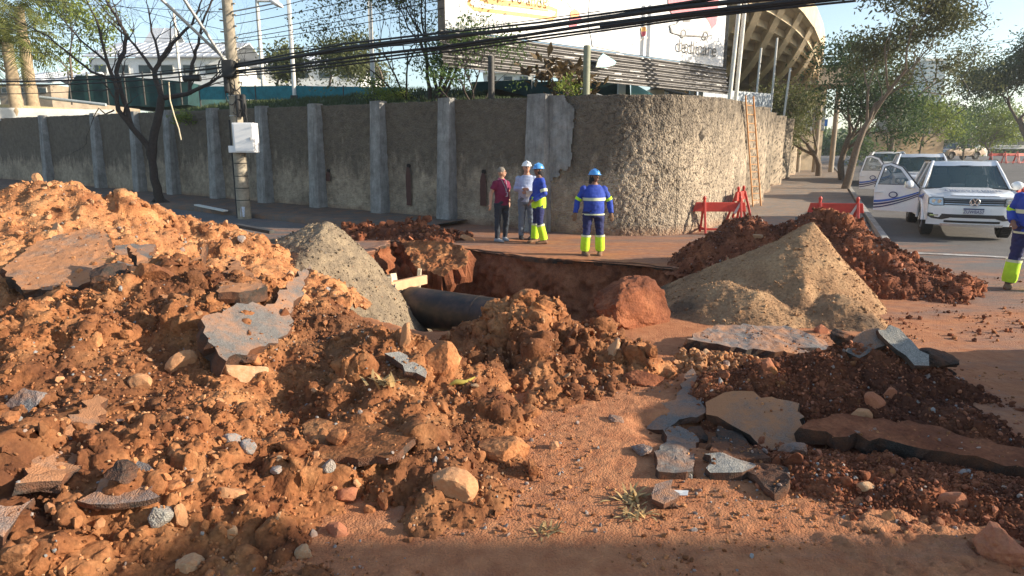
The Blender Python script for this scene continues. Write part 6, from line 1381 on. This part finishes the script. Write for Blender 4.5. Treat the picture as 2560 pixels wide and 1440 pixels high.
    for sg in (-1, 1):
        hl = fpatch('headlight', 0, 0, 0, 0, M['lens'], o, 0.016, poly=[(sg*0.60,0.80),(sg*0.62,0.96),(sg*0.80,0.965),(sg*0.89,0.94),(sg*0.87,0.82),(sg*0.78,0.785)])
        fpatch('headlight_trim', 0, 0, 0, 0, M['trim'], hl, 0.010, poly=[(sg*0.585,0.785),(sg*0.605,0.975),(sg*0.82,0.98),(sg*0.895,0.95),(sg*0.885,0.805),(sg*0.78,0.77)])
        for x in (0.68, 0.79): mb = MB(); mb.tube([(sg*x, front_y(x, .88)-.03, .88), (sg*x, front_y(x, .88)+.0, .88)], 0.045, 12); mb.build('bulb_ring', M['chrome'], hl)
        fl2 = fpatch('fog_lamp_bay', 0, 0, 0, 0, M['trim'], o, 0.014, poly=[(sg*0.45,0.50),(sg*0.50,0.585),(sg*0.88,0.60),(sg*0.88,0.52),(sg*0.80,0.47),(sg*0.60,0.45)]); mb = MB(); mb.box((sg*0.76, front_y(.76, .55)-.03, .55), (.18,.02,.03)); mb.build('fog_lamp', M['lens'], fl2)
    fpatch('lower_grille', -0.50, 0.50, 0.505, 0.585, M['trim'], o, 0.012, 13); fpatch('lower_slot', -0.55, 0.55, 0.385, 0.435, M['trim'], o, 0.012, 13)
    fpatch('skid_plate', -0.62, 0.62, 0.30, 0.36, M['chrome'], o, 0.014, 13)
    pl = fpatch('number_plate', -0.20, 0.20, 0.60, 0.73, M['plate'], o, 0.03, 3); 
    fpatch('plate_band', -0.20, 0.20, 0.705, 0.732, M['stripe2'], pl, 0.034, 3, 2)
    me = text_mesh('ZUW8A57', 0.105); t1 = link('plate_lettering', me, pl, M['stripe2']); t1.location = (0, front_y(0.1, 0.65)-.035, 0.65); t1.rotation_euler = (PI/2, 0, 0); t1.scale = (0.85, 1, 1)
    em = bpy.data.objects.new('emblem', None); COL.objects.link(em); em.parent = o; em.location = (0, front_y(0, .88)-.045, 0.875)
    mb = MB(); r_ = 0.098; mb.tube([(r_*math.cos(2*PI*k/24), 0, r_*math.sin(2*PI*k/24)) for k in range(25)], 0.011, 6, cap=False); mb.build('emblem_ring', M['chrome'], em)
    mb = MB(); mb.bar((-.045,0,.085),(0,0,.008),.016,.016,up=(0,1,0)); mb.bar((.045,0,.085),(0,0,.008),.016,.016,up=(0,1,0))
    for a, c in (((-.085,0,.045),(-.045,0,-.075)), ((-.045,0,-.075),(0,0,-.005)), ((0,0,-.005),(.045,0,-.075)), ((.045,0,-.075),(.085,0,.045))): mb.bar(a, c, .016, .016, up=(0,1,0))
    mb.build('emblem_letters', M['chrome'], em)
    for x, y in ((-0.80,-1.70),(0.80,-1.70),(-0.80,1.42),(0.80,1.42)): wheel(o, x, y)
    def mirror(par, x, y):
        mb = MB(); mb.ell((x, y, 1.22), (0.135, 0.09, 0.11), 14, 9); mb.bar((x*0.9, y+.03, 1.16), (x+(.05 if x > 0 else -.05), y, 1.16), 0.06, 0.05); mr = mb.build('mirror', Pm, par); mb = MB(); mb.box((x, y+.07, 1.22), (0.20,0.03,0.15)); mb.build('mirror_glass', M['chrome'], mr)
    mirror(o, 1.08, -1.05)
    def stripes(par, fx, ys, z0s, lift):
        for k, (w_, mt) in enumerate(((0.050,'stripe1'),(0.040,'stripe2'),(0.030,'stripe2'))):
            L_, R_ = [], []
            for i in range(13):
                u = i/12; y = ys[0]+(ys[1]-ys[0])*u; zc = z0s[0]+(z0s[1]-z0s[0])*(u**1.6) - k*0.085*(1-0.45*u); ww = w_*(1.25-0.5*u)
                L_.append(fx(y, zc+ww/2)); R_.append(fx(y, zc-ww/2))
            mb = MB(); mb.add(L_+R_, [(i, 13+i, 14+i, 1+i) for i in range(12)], 0, True); mb.build('stripe', M[mt], par)
    if decor:
        stripes(o, lambda y, z: (-(side_x(y, z)+0.006), y, z), (-1.20, -2.05), (0.93, 1.03), 0)
        me = text_mesh('A SERVICO DA SANASA', 0.135); t1 = link('bonnet_lettering', me, o, simple('grey_blue_print', (0.02,0.05,0.14), 0.5) if 'grey_blue_print' not in bpy.data.materials else bpy.data.materials['grey_blue_print']); t1.location = (0, front_y(0, 1.0)+.42, 1.124); t1.rotation_euler = (R(7), 0, 0); t1.scale = (0.8, 2.3, 1)
    if door:
        mb = MB(); mb.add([(-0.975,-1.12,.50),(-0.985,-0.02,.50),(-0.93,-0.02,1.14),(-0.92,-1.12,1.13)], [(0,1,2,3)]); mb.build('dark_opening_panel', M['trim'], o)  # flat black panel stands in for the shaded cab opening
        dr = bpy.data.objects.new('door', None); COL.objects.link(dr); dr.parent = o; dr.location = (-0.965, -1.14, 0); dr.rotation_euler = (0, 0, R(62))
        # door in its own plane: y runs back from the hinge, x is thickness
        out_ = [(0,.50),(1.10,.50),(1.12,1.12),(1.06,1.72),(0.86,1.76),(0.55,1.66),(0.10,1.22),(0,1.13)]; win = [(0.18,1.19),(0.58,1.60),(0.86,1.70),(1.00,1.66),(1.05,1.19)]
        mb = MB()
        for x in (-0.03, 0.045):
            pts = [Vector(p) for p in out_+win]; n1, n2 = len(out_), len(win); r = delaunay_2d_cdt(pts, [(n1+i, n1+(i+1) % n2) for i in range(n2)], [list(range(n1))], 1, 1e-5); wa = np.array(win)
            fs = [tuple(f) for f in r[2] if poly_sd(np.array([sum(r[0][i][0] for i in f)/3]), np.array([sum(r[0][i][1] for i in f)/3]), wa)[0] < 0]
            mb.add([(x+max(0, p[1]-1.13)*0.36, p[0], p[1]) for p in r[0]], fs)
        mb.build('door_panel', Pm, dr)
        mb = MB(); ct = lambda p: (0.01+max(0, p[1]-1.13)*0.36-.02, p[0], p[1]); mb.tube([ct(p) for p in win+[win[0]]], 0.016, 6); mb.tube([ct(p) for p in [(0,1.13),(0.10,1.22),(0.55,1.66),(0.86,1.76),(1.06,1.72),(1.12,1.12)]], 0.022, 6); mb.build('window_frame', M['trim'], dr)
        mb = MB(); mb.add([ct(p) for p in win], [tuple(range(5))]); mb.build('window', M['glass'], dr)
        mb = MB(); mb.box((-0.05, 1.0, 0.985), (0.03, 0.2, 0.028)); mb.build('handle', M['car'], dr, 0.008)
        mb = MB(); mb.ell((-0.20, 0.17, 1.22), (0.13, 0.09, 0.11), 14, 9); mb.bar((-.04, .16, 1.15), (-.2, .17, 1.15), .08, .05); mr = mb.build('mirror', Pm, dr); mb = MB(); mb.box((-.2,.24,1.22), (.2,.03,.15)); mb.build('mirror_glass', M['chrome'], mr)
        bd = MB(); cy_, cz_ = 0.62, 0.93; ring = lambda a_, b_2, x: [(x, cy_+a_*math.cos(2*PI*k/24), cz_+b_2*math.sin(2*PI*k/24)) for k in range(24)]
        bd.add(ring(0.115, 0.085, -0.036), [tuple(range(24))]); bo_ = bd.build('badge', M['stripe2'], dr); bd = MB(); bd.add(ring(0.085, 0.058, -0.040), [tuple(range(24))]); bd.build('badge_centre', M['plate'], bo_)
        stripes(dr, lambda y, z: (-0.037, y, z), (1.10, 0.0), (0.74, 1.02), 0)
    return o
TD = Vector((0.44, 0.90, 0)).normalized(); RZ = -math.atan2(0.44, 0.90)
fa = Vector((11.2, 15.85, 0))
def on_road(v): return Vector((v.x, v.y, float(gz(v.y))+0.0))
truck('front white double cab pickup with its passenger door swung open', on_road(fa+TD*1.72), RZ)
truck('second white pickup right behind the front one, door open too', on_road(fa+TD*(1.72+8.3)+Vector((-.1, 0, 0))), RZ)
truck('silver white estate car parked third in the row', on_road(Vector((20.1, 35.0, 0))), RZ, False, True, 'car', False, 'car')
M['beige'] = simple('beige_car_paint', (0.50,0.36,0.26), 0.4, 0.05, 1, coat=0.4)
truck('beige old pickup crossing the road high up in the distance', Vector(((2372-1280)/FPX*72, 72, float(gz(72))+0.05)), R(-80), False, False, 'beige', False)
mb = MB(); mb.box((0,0,0.5), (1.5,1.2,1.0)); mb.box((0.1,0,1.1), (0.8,0.7,0.35)); o = tag(mb.build('canvas_load', M['white'], None, 0.12), 'white bundle standing behind the beige pickup', 'bundle'); o.location = Vector(((2418-1280)/FPX*73, 73, float(gz(73))+0.3))

# ---------------------------------------------------------------- people
def remeshed(mb, name, mats, parent, vox=0.012, smooth=2, mat=None):
    me = mb.mesh('tmp'); o = bpy.data.objects.new('tmp', me); COL.objects.link(o)
    bm = bmesh.new(); bm.from_mesh(me); bmesh.ops.recalc_face_normals(bm, faces=bm.faces); bm.to_mesh(me); bm.free()
    r = o.modifiers.new('r', 'REMESH'); r.mode = 'VOXEL'; r.voxel_size = vox; r.use_smooth_shade = True
    if smooth: s_ = o.modifiers.new('s', 'SMOOTH'); s_.iterations = smooth; s_.factor = 0.5
    me2 = bpy.data.meshes.new_from_object(o.evaluated_get(bpy.context.evaluated_depsgraph_get())); bpy.data.objects.remove(o); me2.name = name
    return link(name, me2, parent, mats)
SK = simple('skin_light', (0.42,0.22,0.14), 0.6, 0.12, 12); SK2 = simple('skin_brown', (0.20,0.09,0.055), 0.6, 0.12, 12)
def cloth(name, c, bump=0.25): return simple(name, c, 0.85, 0.16, 7, bump=bump)
C_ = {k: cloth(k, v) for k, v in {'maroon_cotton': (0.16,0.008,0.045), 'pink_cotton': (0.50,0.06,0.16), 'black_denim': (0.020,0.026,0.038), 'pale_blue_shirt': (0.36,0.42,0.58), 'grey_jeans': (0.13,0.16,0.21), 'work_blue': (0.022,0.055,0.34), 'navy_cloth': (0.013,0.018,0.09), 'lime_fluo': (0.50,0.80,0.03), 'reflective_tape': (0.58,0.62,0.42), 'brown_leather': (0.20,0.11,0.06), 'dark_cap': (0.012,0.012,0.016), 'grey_shoe': (0.30,0.31,0.33), 'black_shoe': (0.015,0.015,0.017)}.items()}
def person(label, loc, rz, arms, feet, top, legs, shoe, skin, width=1.0, head_turn=0.0, helmet=None, hair=None, flap=False, bands=False, lime=False, hem=None, gloves=None, collar=None, short=False, belly=0.0, height=1.0, lanyard=False):
    o = thing('person', label, 'person', loc, rz); o.scale = (height, height, height)
    W = width
    def torso(inf, z0=0.86, z1=1.52):
        T = [(0.80,0.155,0.115,0.0),(0.90,0.165,0.12,0.0),(1.00,0.158,0.115+belly*.4,-belly*.3),(1.10,0.155,0.11+belly,-belly*.6),(1.22,0.172,0.118+belly*.5,-belly*.3),(1.32,0.180,0.122,0.0),(1.38,0.168,0.110,0.01),(1.42,0.135,0.092,0.01),(1.455,0.095,0.078,0.01),(1.485,0.066,0.066,0.005),(1.53,0.056,0.060,-0.005)]
        zs = np.arange(z0, z1, 0.03); out = []
        for z in zs:
            rx, ry, cy = [np.interp(z, [t_[0] for t_ in T], [t_[i] for t_ in T]) for i in (1, 2, 3)]; wr = 1+(W-1)*float(np.interp(z, [1.22, 1.42], [1, 0]))
            out.append([((rx*wr+inf)*math.cos(a)*(1 if abs(math.cos(a)) < .9 else 1), cy+(ry*wr+inf)*math.sin(a), z) for a in [2*PI*k/24 for k in range(24)]])
        return out
    SHO = {-1: Vector((-0.168*W, 0.01, 1.362)), 1: Vector((0.168*W, 0.01, 1.362))}
    def arm(mb, sg, inf, t1=1.0, a=0):
        el, wr = arms[sg]; el = Vector(el); wr = Vector(wr); s0 = SHO[sg]; mb.ell(s0, (0.062+inf, 0.06+inf, 0.062+inf))
        mb.tube([s0+Vector((-sg*.04,0,.01)), s0.lerp(el, .5), el], [0.060+inf, 0.050+inf, 0.043+inf], 12); mb.ell(el, (0.043+inf,)*3)
        if t1 > 0: mb.tube([el, el.lerp(wr, .4), el.lerp(wr, t1)], [0.043+inf, 0.042+inf, (0.030 if t1 > .95 else .036)+inf], 12)
    def hand(mb, sg, inf=0.0):
        el, wr = [Vector(v) for v in arms[sg]]; d = (wr-el).normalized(); up0 = Vector((0,-1,0)) if abs(d.y) < .8 else Vector((0,0,1)); sd = d.cross(up0).normalized(); nn = sd.cross(d).normalized()
        M3 = Matrix((sd, nn, d)).transposed(); mb.ell(wr+d*0.045, (0.040+inf, 0.019+inf, 0.052+inf), rot=M3); mb.tube([wr-d*.03, wr+d*.03], [0.029, 0.03], 10)
        for k, L in enumerate((0.062, 0.072, 0.068, 0.052)):
            b1 = wr+d*0.085+sd*(0.027-0.018*k); p1 = b1+d*L*0.45-nn*0.004; p2 = p1+d*L*0.35-nn*0.016; p3 = p2+d*L*.16-nn*0.018; mb.tube([b1-d*.02, b1, p1, p2, p3], [0.0095+inf]*4+[0.0075+inf], 8)
        b1 = wr+d*0.03+sd*0.035*(1); mb.tube([b1, b1+sd*.022+d*.025-nn*.008, b1+sd*.028+d*.055-nn*.02], [0.0115+inf, 0.0105+inf, 0.009+inf], 8)
    def leg(mb, sg, inf, z0=None, z1=None):
        kn, an = [Vector(v) for v in feet[sg]]; hp = Vector((sg*0.088*W, 0, 0.90)); pts = []; 
        for i in range(13):
            t_ = i/12; p = hp.lerp(kn, t_*2) if t_ <= .5 else kn.lerp(an, t_*2-1); rr_ = np.interp(t_, [0, .12, .45, .55, .7, .95, 1], [.092, .090, .060, .057, .056, .040, .038])*(0.5+0.5*W)
            if (z0 is None or p.z >= z0) and (z1 is None or p.z <= z1): pts.append((p, rr_+inf))
        if len(pts) > 1: mb.tube([p for p, r_ in pts], [r_ for p, r_ in pts], 14)
    def foot(mb, sg, inf=0.0):
        kn, an = [Vector(v) for v in feet[sg]]; yaw = -0.25*sg if len(feet) < 3 else feet['yaw'][sg]; Rm_ = Matrix.Rotation(yaw, 3, 'Z')
        rings = []
        for y_, w_, h_ in ((0.075,0.028,0.055),(0.05,0.040,0.085),(0.0,0.042,0.10),(-0.06,0.043,0.075),(-0.12,0.048,0.055),(-0.165,0.040,0.042),(-0.19,0.020,0.030)):
            rings.append([Vector((an.x,an.y,0))+Rm_ @ Vector(((w_+inf)*math.cos(a), y_*(1+inf*3), max(0.0, h_*.5+(h_*.5+inf)*math.sin(a)))) for a in [2*PI*k/14 for k in range(14)]])
        mb.loft(rings)
    HT = Matrix.Rotation(head_turn, 3, 'Z'); hc = Vector((0, -0.015, 1.625))
    B = MB(); B.loft(torso(0.0)); 
    for sg in (-1, 1): arm(B, sg, 0.0); hand(B, sg); leg(B, sg, 0.0); foot(B, sg)
    B.tube([(0,0,1.45),(0,-.01,1.56)], [0.058,0.055], 14); B.ell(hc, (0.074,0.092,0.112), 20, 14, HT); B.ell(hc+HT@Vector((0,-.035,-.055)), (0.052,0.055,0.055), 14, 9, HT)
    B.tube([hc+HT@Vector((0,-.085,.012)), hc+HT@Vector((0,-.108,-.022)), hc+HT@Vector((0,-.088,-.034))], [.008,.016,.012], 8)
    for sg in (-1, 1): B.ell(hc+HT@Vector((sg*.076,.012,-.005)), (.012,.02,.032), 8, 6, HT); B.ell(hc+HT@Vector((sg*.03,-.078,.018)), (.016,.012,.008), 8, 5, HT)
    B.ell(hc+HT@Vector((0,-.088,-.060)), (.026,.012,.009), 10, 5, HT)
    remeshed(B, 'body', skin, o, 0.0085, 1)
    E = MB()
    for sg in (-1, 1): E.ell(hc+HT@Vector((sg*.030,-.091,.010)), (.012,.006,.006), 8, 5, HT); E.bar(hc+HT@Vector((sg*.018,-.095,.028)), hc+HT@Vector((sg*.045,-.088,.028)), .008, .007)
    E.build('eyes', C_['dark_cap'], o)
    # clothes
    J = MB(); J.loft(torso(0.020, 0.80 if not hem is None else 0.86, 1.475))
    for sg in (-1, 1):
        if short:
            el = Vector(arms[sg][0]); s0 = SHO[sg]; J.ell(s0, (0.078,0.074,0.078)); J.tube([s0+Vector((-sg*.04,0,.01)), s0.lerp(el, .4), s0.lerp(el, .62)], [0.078,0.074,0.072], 14)
        else: arm(J, sg, 0.020, 0.98)
    jk = remeshed(J, 'jacket' if not short else 'shirt', top, o, 0.011, 2)
    me = jk.data; nv = len(me.vertices); co = np.empty(nv*3); me.vertices.foreach_get('co', co); co = co.reshape(-1, 3); no = np.empty(nv*3); me.vertices.foreach_get('normal', no); no = no.reshape(-1, 3)
    co += no*(0.032*fb3(co[:,0]*9, co[:,1]*9, co[:,2]*14, 3, 4))[:, None]; me.vertices.foreach_set('co', co.ravel()); me.update()
    TR_ = MB(); TR_.loft(torso(0.012, 0.80, 1.02)); TR_.ell((0,0,.88), (.165*W,.12*W,.10))
    for sg in (-1, 1): leg(TR_, sg, 0.016)
    tr = remeshed(TR_, 'trousers', legs, o, 0.011, 2)
    me = tr.data; nv = len(me.vertices); co = np.empty(nv*3); me.vertices.foreach_get('co', co); co = co.reshape(-1, 3); no = np.empty(nv*3); me.vertices.foreach_get('normal', no); no = no.reshape(-1, 3)
    co += no*(0.034*fb3(co[:,0]*9, co[:,1]*9, co[:,2]*18, 3, 4))[:, None]; me.vertices.foreach_set('co', co.ravel()); me.update()
    for sg in (-1, 1):
        F_ = MB(); foot(F_, sg, 0.010); kn, an = [Vector(v) for v in feet[sg]]; F_.tube([an+Vector((0,.01,-.02)), an+Vector((0,.01,.07))], [0.050,0.050], 12); remeshed(F_, 'boot', shoe, o, 0.012, 1)
        if gloves: g_ = MB(); hand(g_, sg, 0.005); remeshed(g_, 'glove', gloves, o, 0.008, 1)
    def band(name, rings, mt): m_ = MB(); m_.loft(rings, 0, False); return m_.build(name, mt, o)
    if bands:
        band('reflective_band', torso(0.034, 1.14, 1.22), C_['reflective_tape'])
        for sg in (-1, 1):
            s0 = SHO[sg]; el, wr = [Vector(v) for v in arms[sg]]; a = s0.lerp(el, .72); c = s0.lerp(el, .96); m_ = MB(); m_.tube([a, c], [.078,.074], 14, cap=False); m_.build('sleeve_band', C_['lime_fluo'], o)
        band('hem_band', torso(0.034, 0.845, 0.875), C_['reflective_tape'])
    if hem is not None:
        band('fluo_hem', torso(0.040, 0.80, 1.06), hem); m_ = MB(); s0 = SHO[1]; el = Vector(arms[1][0]); m_.tube([s0.lerp(el,.62), s0.lerp(el,.9)], [.084,.080], 14, cap=False); m_.build('sleeve_band', C_['reflective_tape'], o)
    if lime:
        for sg in (-1, 1):
            m_ = MB(); kn, an = [Vector(v) for v in feet[sg]]; pts = [kn.lerp(an, .15), kn.lerp(an, .5), kn.lerp(an, .85), kn.lerp(an, .97)]; m_.tube(pts, [.088*(.5+.5*W),.090*(.5+.5*W),.090*(.5+.5*W),.084], 16, cap=False); lo_ = remeshed(m_, 'fluo_gaiter', C_['lime_fluo'], o, 0.012, 2) if False else m_.build('fluo_gaiter', C_['lime_fluo'], o)
            m_ = MB(); m_.tube([kn.lerp(an, .10), kn.lerp(an, .20)], [.094*(.5+.5*W)]*2, 16, cap=False); m_.build('leg_band', C_['reflective_tape'], o)
    if helmet:
        h_ = MB(); h_.ell(hc+Vector((0,.005,.035)), (0.108,0.128,0.115), 22, 8, HT, 0, 0, PI/2); h_.tube([hc+HT@Vector((.112*math.cos(2*PI*k/20), .005+.132*math.sin(2*PI*k/20), .038)) for k in range(21)], .009, 6); h_.ell(hc+HT@Vector((0,-.11,.034)), (.075,.055,.010), 14, 5, HT)
        h_.tube([hc+HT@Vector((0,-.10,.11)), hc+HT@Vector((0,0,.155)), hc+HT@Vector((0,.10,.115))], .013, 6); hm = h_.build('helmet', helmet, o)
        if lanyard == 'logo': q = MB(); q.tube([hc+HT@Vector((-.03,-.132,.085)), hc+HT@Vector((0,-.125,.11)), hc+HT@Vector((.03,-.132,.085))], .006, 5); q.build('helmet_logo', C_['navy_cloth'], hm)
    if flap: f_ = MB(); f_.ell(hc+HT@Vector((0,.022,-.025)), (0.088,0.092,0.105), 16, 9, HT); f_.tube([hc+HT@Vector((0,.05,-.06)), hc+HT@Vector((0,.07,-.15))], [.075,.07], 12); f_.build('neck_flap', C_['dark_cap'], o)
    if hair: h_ = MB(); h_.ell(hc+HT@Vector((0,.014,.022)), (0.082,0.098,0.108), 18, 9, HT, 0, -0.15, PI/2); h_.build('hair', hair, o)
    if collar: c_ = MB(); c_.tube([(0,.0,1.455),(0,-.012,1.495)], [.088,.074], 16, cap=False); c_.build('collar', collar, o)
    if lanyard is True:
        l_ = MB(); l_.tube([(-.06,-.08,1.46),(-.02,-.165,1.30),(.02,-.165,1.18)], .006, 5); l_.tube([(.06,-.08,1.46),(.04,-.165,1.30),(.02,-.165,1.18)], .006, 5); l_.box((.02,-.17,1.12), (.065,.008,.10)); l_.build('badge', simple('grey_badge', (0.4,0.42,0.46), 0.5), o)
    return o
st_feet = lambda w_=0.12, f=0.0: {-1: [(-w_, -.02, .48), (-w_*1.15, .02-f, .085)], 1: [(w_, -.02, .48), (w_*1.15, .02+f, .085)]}
HB = simple('helmet_blue', (0.08,0.30,0.68), 0.35, 0.05, 3, coat=0.3); HWh = simple('helmet_white', (0.80,0.80,0.80), 0.35, 0.04, 3, coat=0.3); GH = simple('grey_hair', (0.20,0.17,0.14), 0.9, 0.4, 40)
person('man in a maroon polo shirt with a badge, standing by the wall', G(1254,603), R(38), {-1: [(-.27,.05,1.14),(-.34,-.02,.90)], 1: [(.28,.08,1.14),(.24,.02,.93)]}, st_feet(.13,.05), C_['maroon_cotton'], C_['black_denim'], C_['grey_shoe'], SK, 1.0, R(45), None, GH, collar=C_['pink_cotton'], short=True, belly=.03, lanyard=True, height=1.0)
person('man in a pale blue shirt and white helmet, listening', G(1316,598), R(-8), {-1: [(-.25,.02,1.14),(-.05,-.19,1.15)], 1: [(.25,.02,1.14),(.06,-.20,1.10)]}, st_feet(.11), C_['pale_blue_shirt'], C_['grey_jeans'], C_['black_shoe'], SK, 1.05, R(20), HWh, None, belly=.05, height=1.06, lanyard='logo')
person('worker in blue with a yellow green hem, seen from the side', G(1346,608), R(-72), {-1: [(-.27,.04,1.13),(-.16,-.14,.95)], 1: [(.24,.04,1.13),(.16,-.18,.98)]}, st_feet(.13,.06), C_['work_blue'], C_['navy_cloth'], C_['brown_leather'], SK2, 1.0, R(10), HB, None, flap=True, lime=True, hem=C_['lime_fluo'], height=1.04)
person('stocky worker in a blue jacket with a reflective chest band, alone', G(1481,638), R(4), {-1: [(-.33,.03,1.13),(-.38,-.03,.88)], 1: [(.33,.03,1.13),(.36,-.05,.87)]}, st_feet(.14,.0), C_['work_blue'], C_['navy_cloth'], C_['brown_leather'], SK2, 1.24, R(35), HB, None, flap=True, bands=True, lime=True, gloves=C_['brown_leather'], belly=.03, height=1.0)
person('worker in navy and lime at the right edge, partly out of the picture', G(2556,724), R(-55), {-1: [(-.30,.03,1.15),(-.20,-.16,1.02)], 1: [(.30,.03,1.15),(.20,-.18,1.02)]}, st_feet(.15,.06), C_['work_blue'], C_['navy_cloth'], C_['brown_leather'], SK2, 1.2, R(-10), HB, None, flap=True, bands=True, lime=True, height=1.03)
# the pale folded board and a hand drawn paper held by the man in blue shirt
mb = MB(); mb.box((0,0,0), (0.22,0.02,0.15), Matrix.Rotation(0.5,3,'X')); o = tag(mb.build('paper', M['white']), 'folded white paper held between the two helmeted men', 'paper'); o.location = G(1322,598)+Vector((0.03,-0.26,1.12))
# small litter near the crack
mb = MB(); mb.add([(-.05,0,0),(.04,-.02,.012),(.055,.02,.02),(-.03,.03,.018),(-.05,0,-.004),(.04,-.02,.008),(.055,.02,.016),(-.03,.03,.014)], [(0,1,2,3),(7,6,5,4),(0,4,5,1),(1,5,6,2),(2,6,7,3),(3,7,4,0)]); o = tag(mb.build('paper_scrap', M['white']), 'bright white scrap lying on the dust below the blocks', 'scrap'); o.location = K(1700,1238,0.01)
mb = MB(); mb.tube([(-.10,0,.0),(-.03,0,.035),(.05,0,.03),(.12,.02,.07)], [.006,.022,.02,.004], 7); o = tag(mb.build('yellow_leaf_litter', simple('dry_yellow_leaf', (0.55,0.42,0.08), 0.8)), 'yellow dry leaf lying in the gap between the heaps', 'leaf'); o.location = K(1150,965,0.03)

# dry weeds between the wheel ruts and a worn white line on the road
M['dry_grass'] = simple('dry_weed', (0.42,0.27,0.11), 0.9, 0.3, 5)
def weed(label, px, py, n_, sz, seed):
    rr = random.Random(seed); V = []; F = []
    for k in range(n_):
        a = rr.uniform(0, 6.28); L = sz*rr.uniform(0.5, 1.2); e = rr.uniform(0.15, 1.1); q = Vector((rr.gauss(0, sz*.35), rr.gauss(0, sz*.25), 0)); d = Vector((math.cos(a)*math.cos(e), math.sin(a)*math.cos(e), math.sin(e)*.8)); sd = Vector((-d.y, d.x, 0)).normalized()*sz*0.07; i0 = len(V)
        m1 = q+d*L*.55; V += [q-sd, q+sd, m1+sd*.9, m1-sd*.9, q+d*L+Vector((0,0,-L*.12))]; F += [(i0, i0+1, i0+2, i0+3), (i0+3, i0+2, i0+4)]
    me = bpy.data.meshes.new('dry_weed'); me.from_pydata([v[:] for v in V], [], F); o = link('dry_weed', me, None, M['dry_grass']); o.location = K(px, py, 0.0); return tag(o, label, 'weed')
weed('flattened dry weed beside the small grey asphalt flake', 1580, 1250, 34, 0.13, 1)
weed('dry yellow stalks at the lower centre of the dusty street', 1590, 1290, 26, 0.10, 2)
weed('sprig of dry stalks among the pale crumbs at the bottom centre', 1370, 1330, 30, 0.09, 3)
weed('dry roots trailing down the face of the big heap', 960, 960, 26, 0.16, 4)
V = []; a = G(2236,632); c = G(2620,652)
for k in range(41):
    p_ = a.lerp(c, k/40)
    for of in (0, 0.22): y_ = p_.y+of; V.append((p_.x, y_, float(ground_h(np.array([p_.x]), np.array([y_]))[0])+0.012))
tag(link('road_marking', np_mesh('road_marking', V, grid_faces(41, 2)), None, asphalt_mat('worn_white_line', (0.5,0.49,0.47), 0.75, (0.26,0.19,0.15), 0.42, 0.6)), kind='structure')

# ---------------------------------------------------------------- air
mb = MB(); mb.box((0, 690, 17), (1900, 1640, 42)); hz_ = bpy.data.materials.new('haze_air'); hz_.use_nodes = True; t = hz_.node_tree; t.nodes.clear()
o_ = t.nodes.new('ShaderNodeOutputMaterial'); v_ = t.nodes.new('ShaderNodeVolumePrincipled'); v_.inputs['Color'].default_value = (0.92, 0.95, 1.0, 1); v_.inputs['Density'].default_value = 0.0006; v_.inputs['Anisotropy'].default_value = 0.4
t.links.new(v_.outputs[0], o_.inputs['Volume']); tag(mb.build('haze', hz_), kind='stuff')
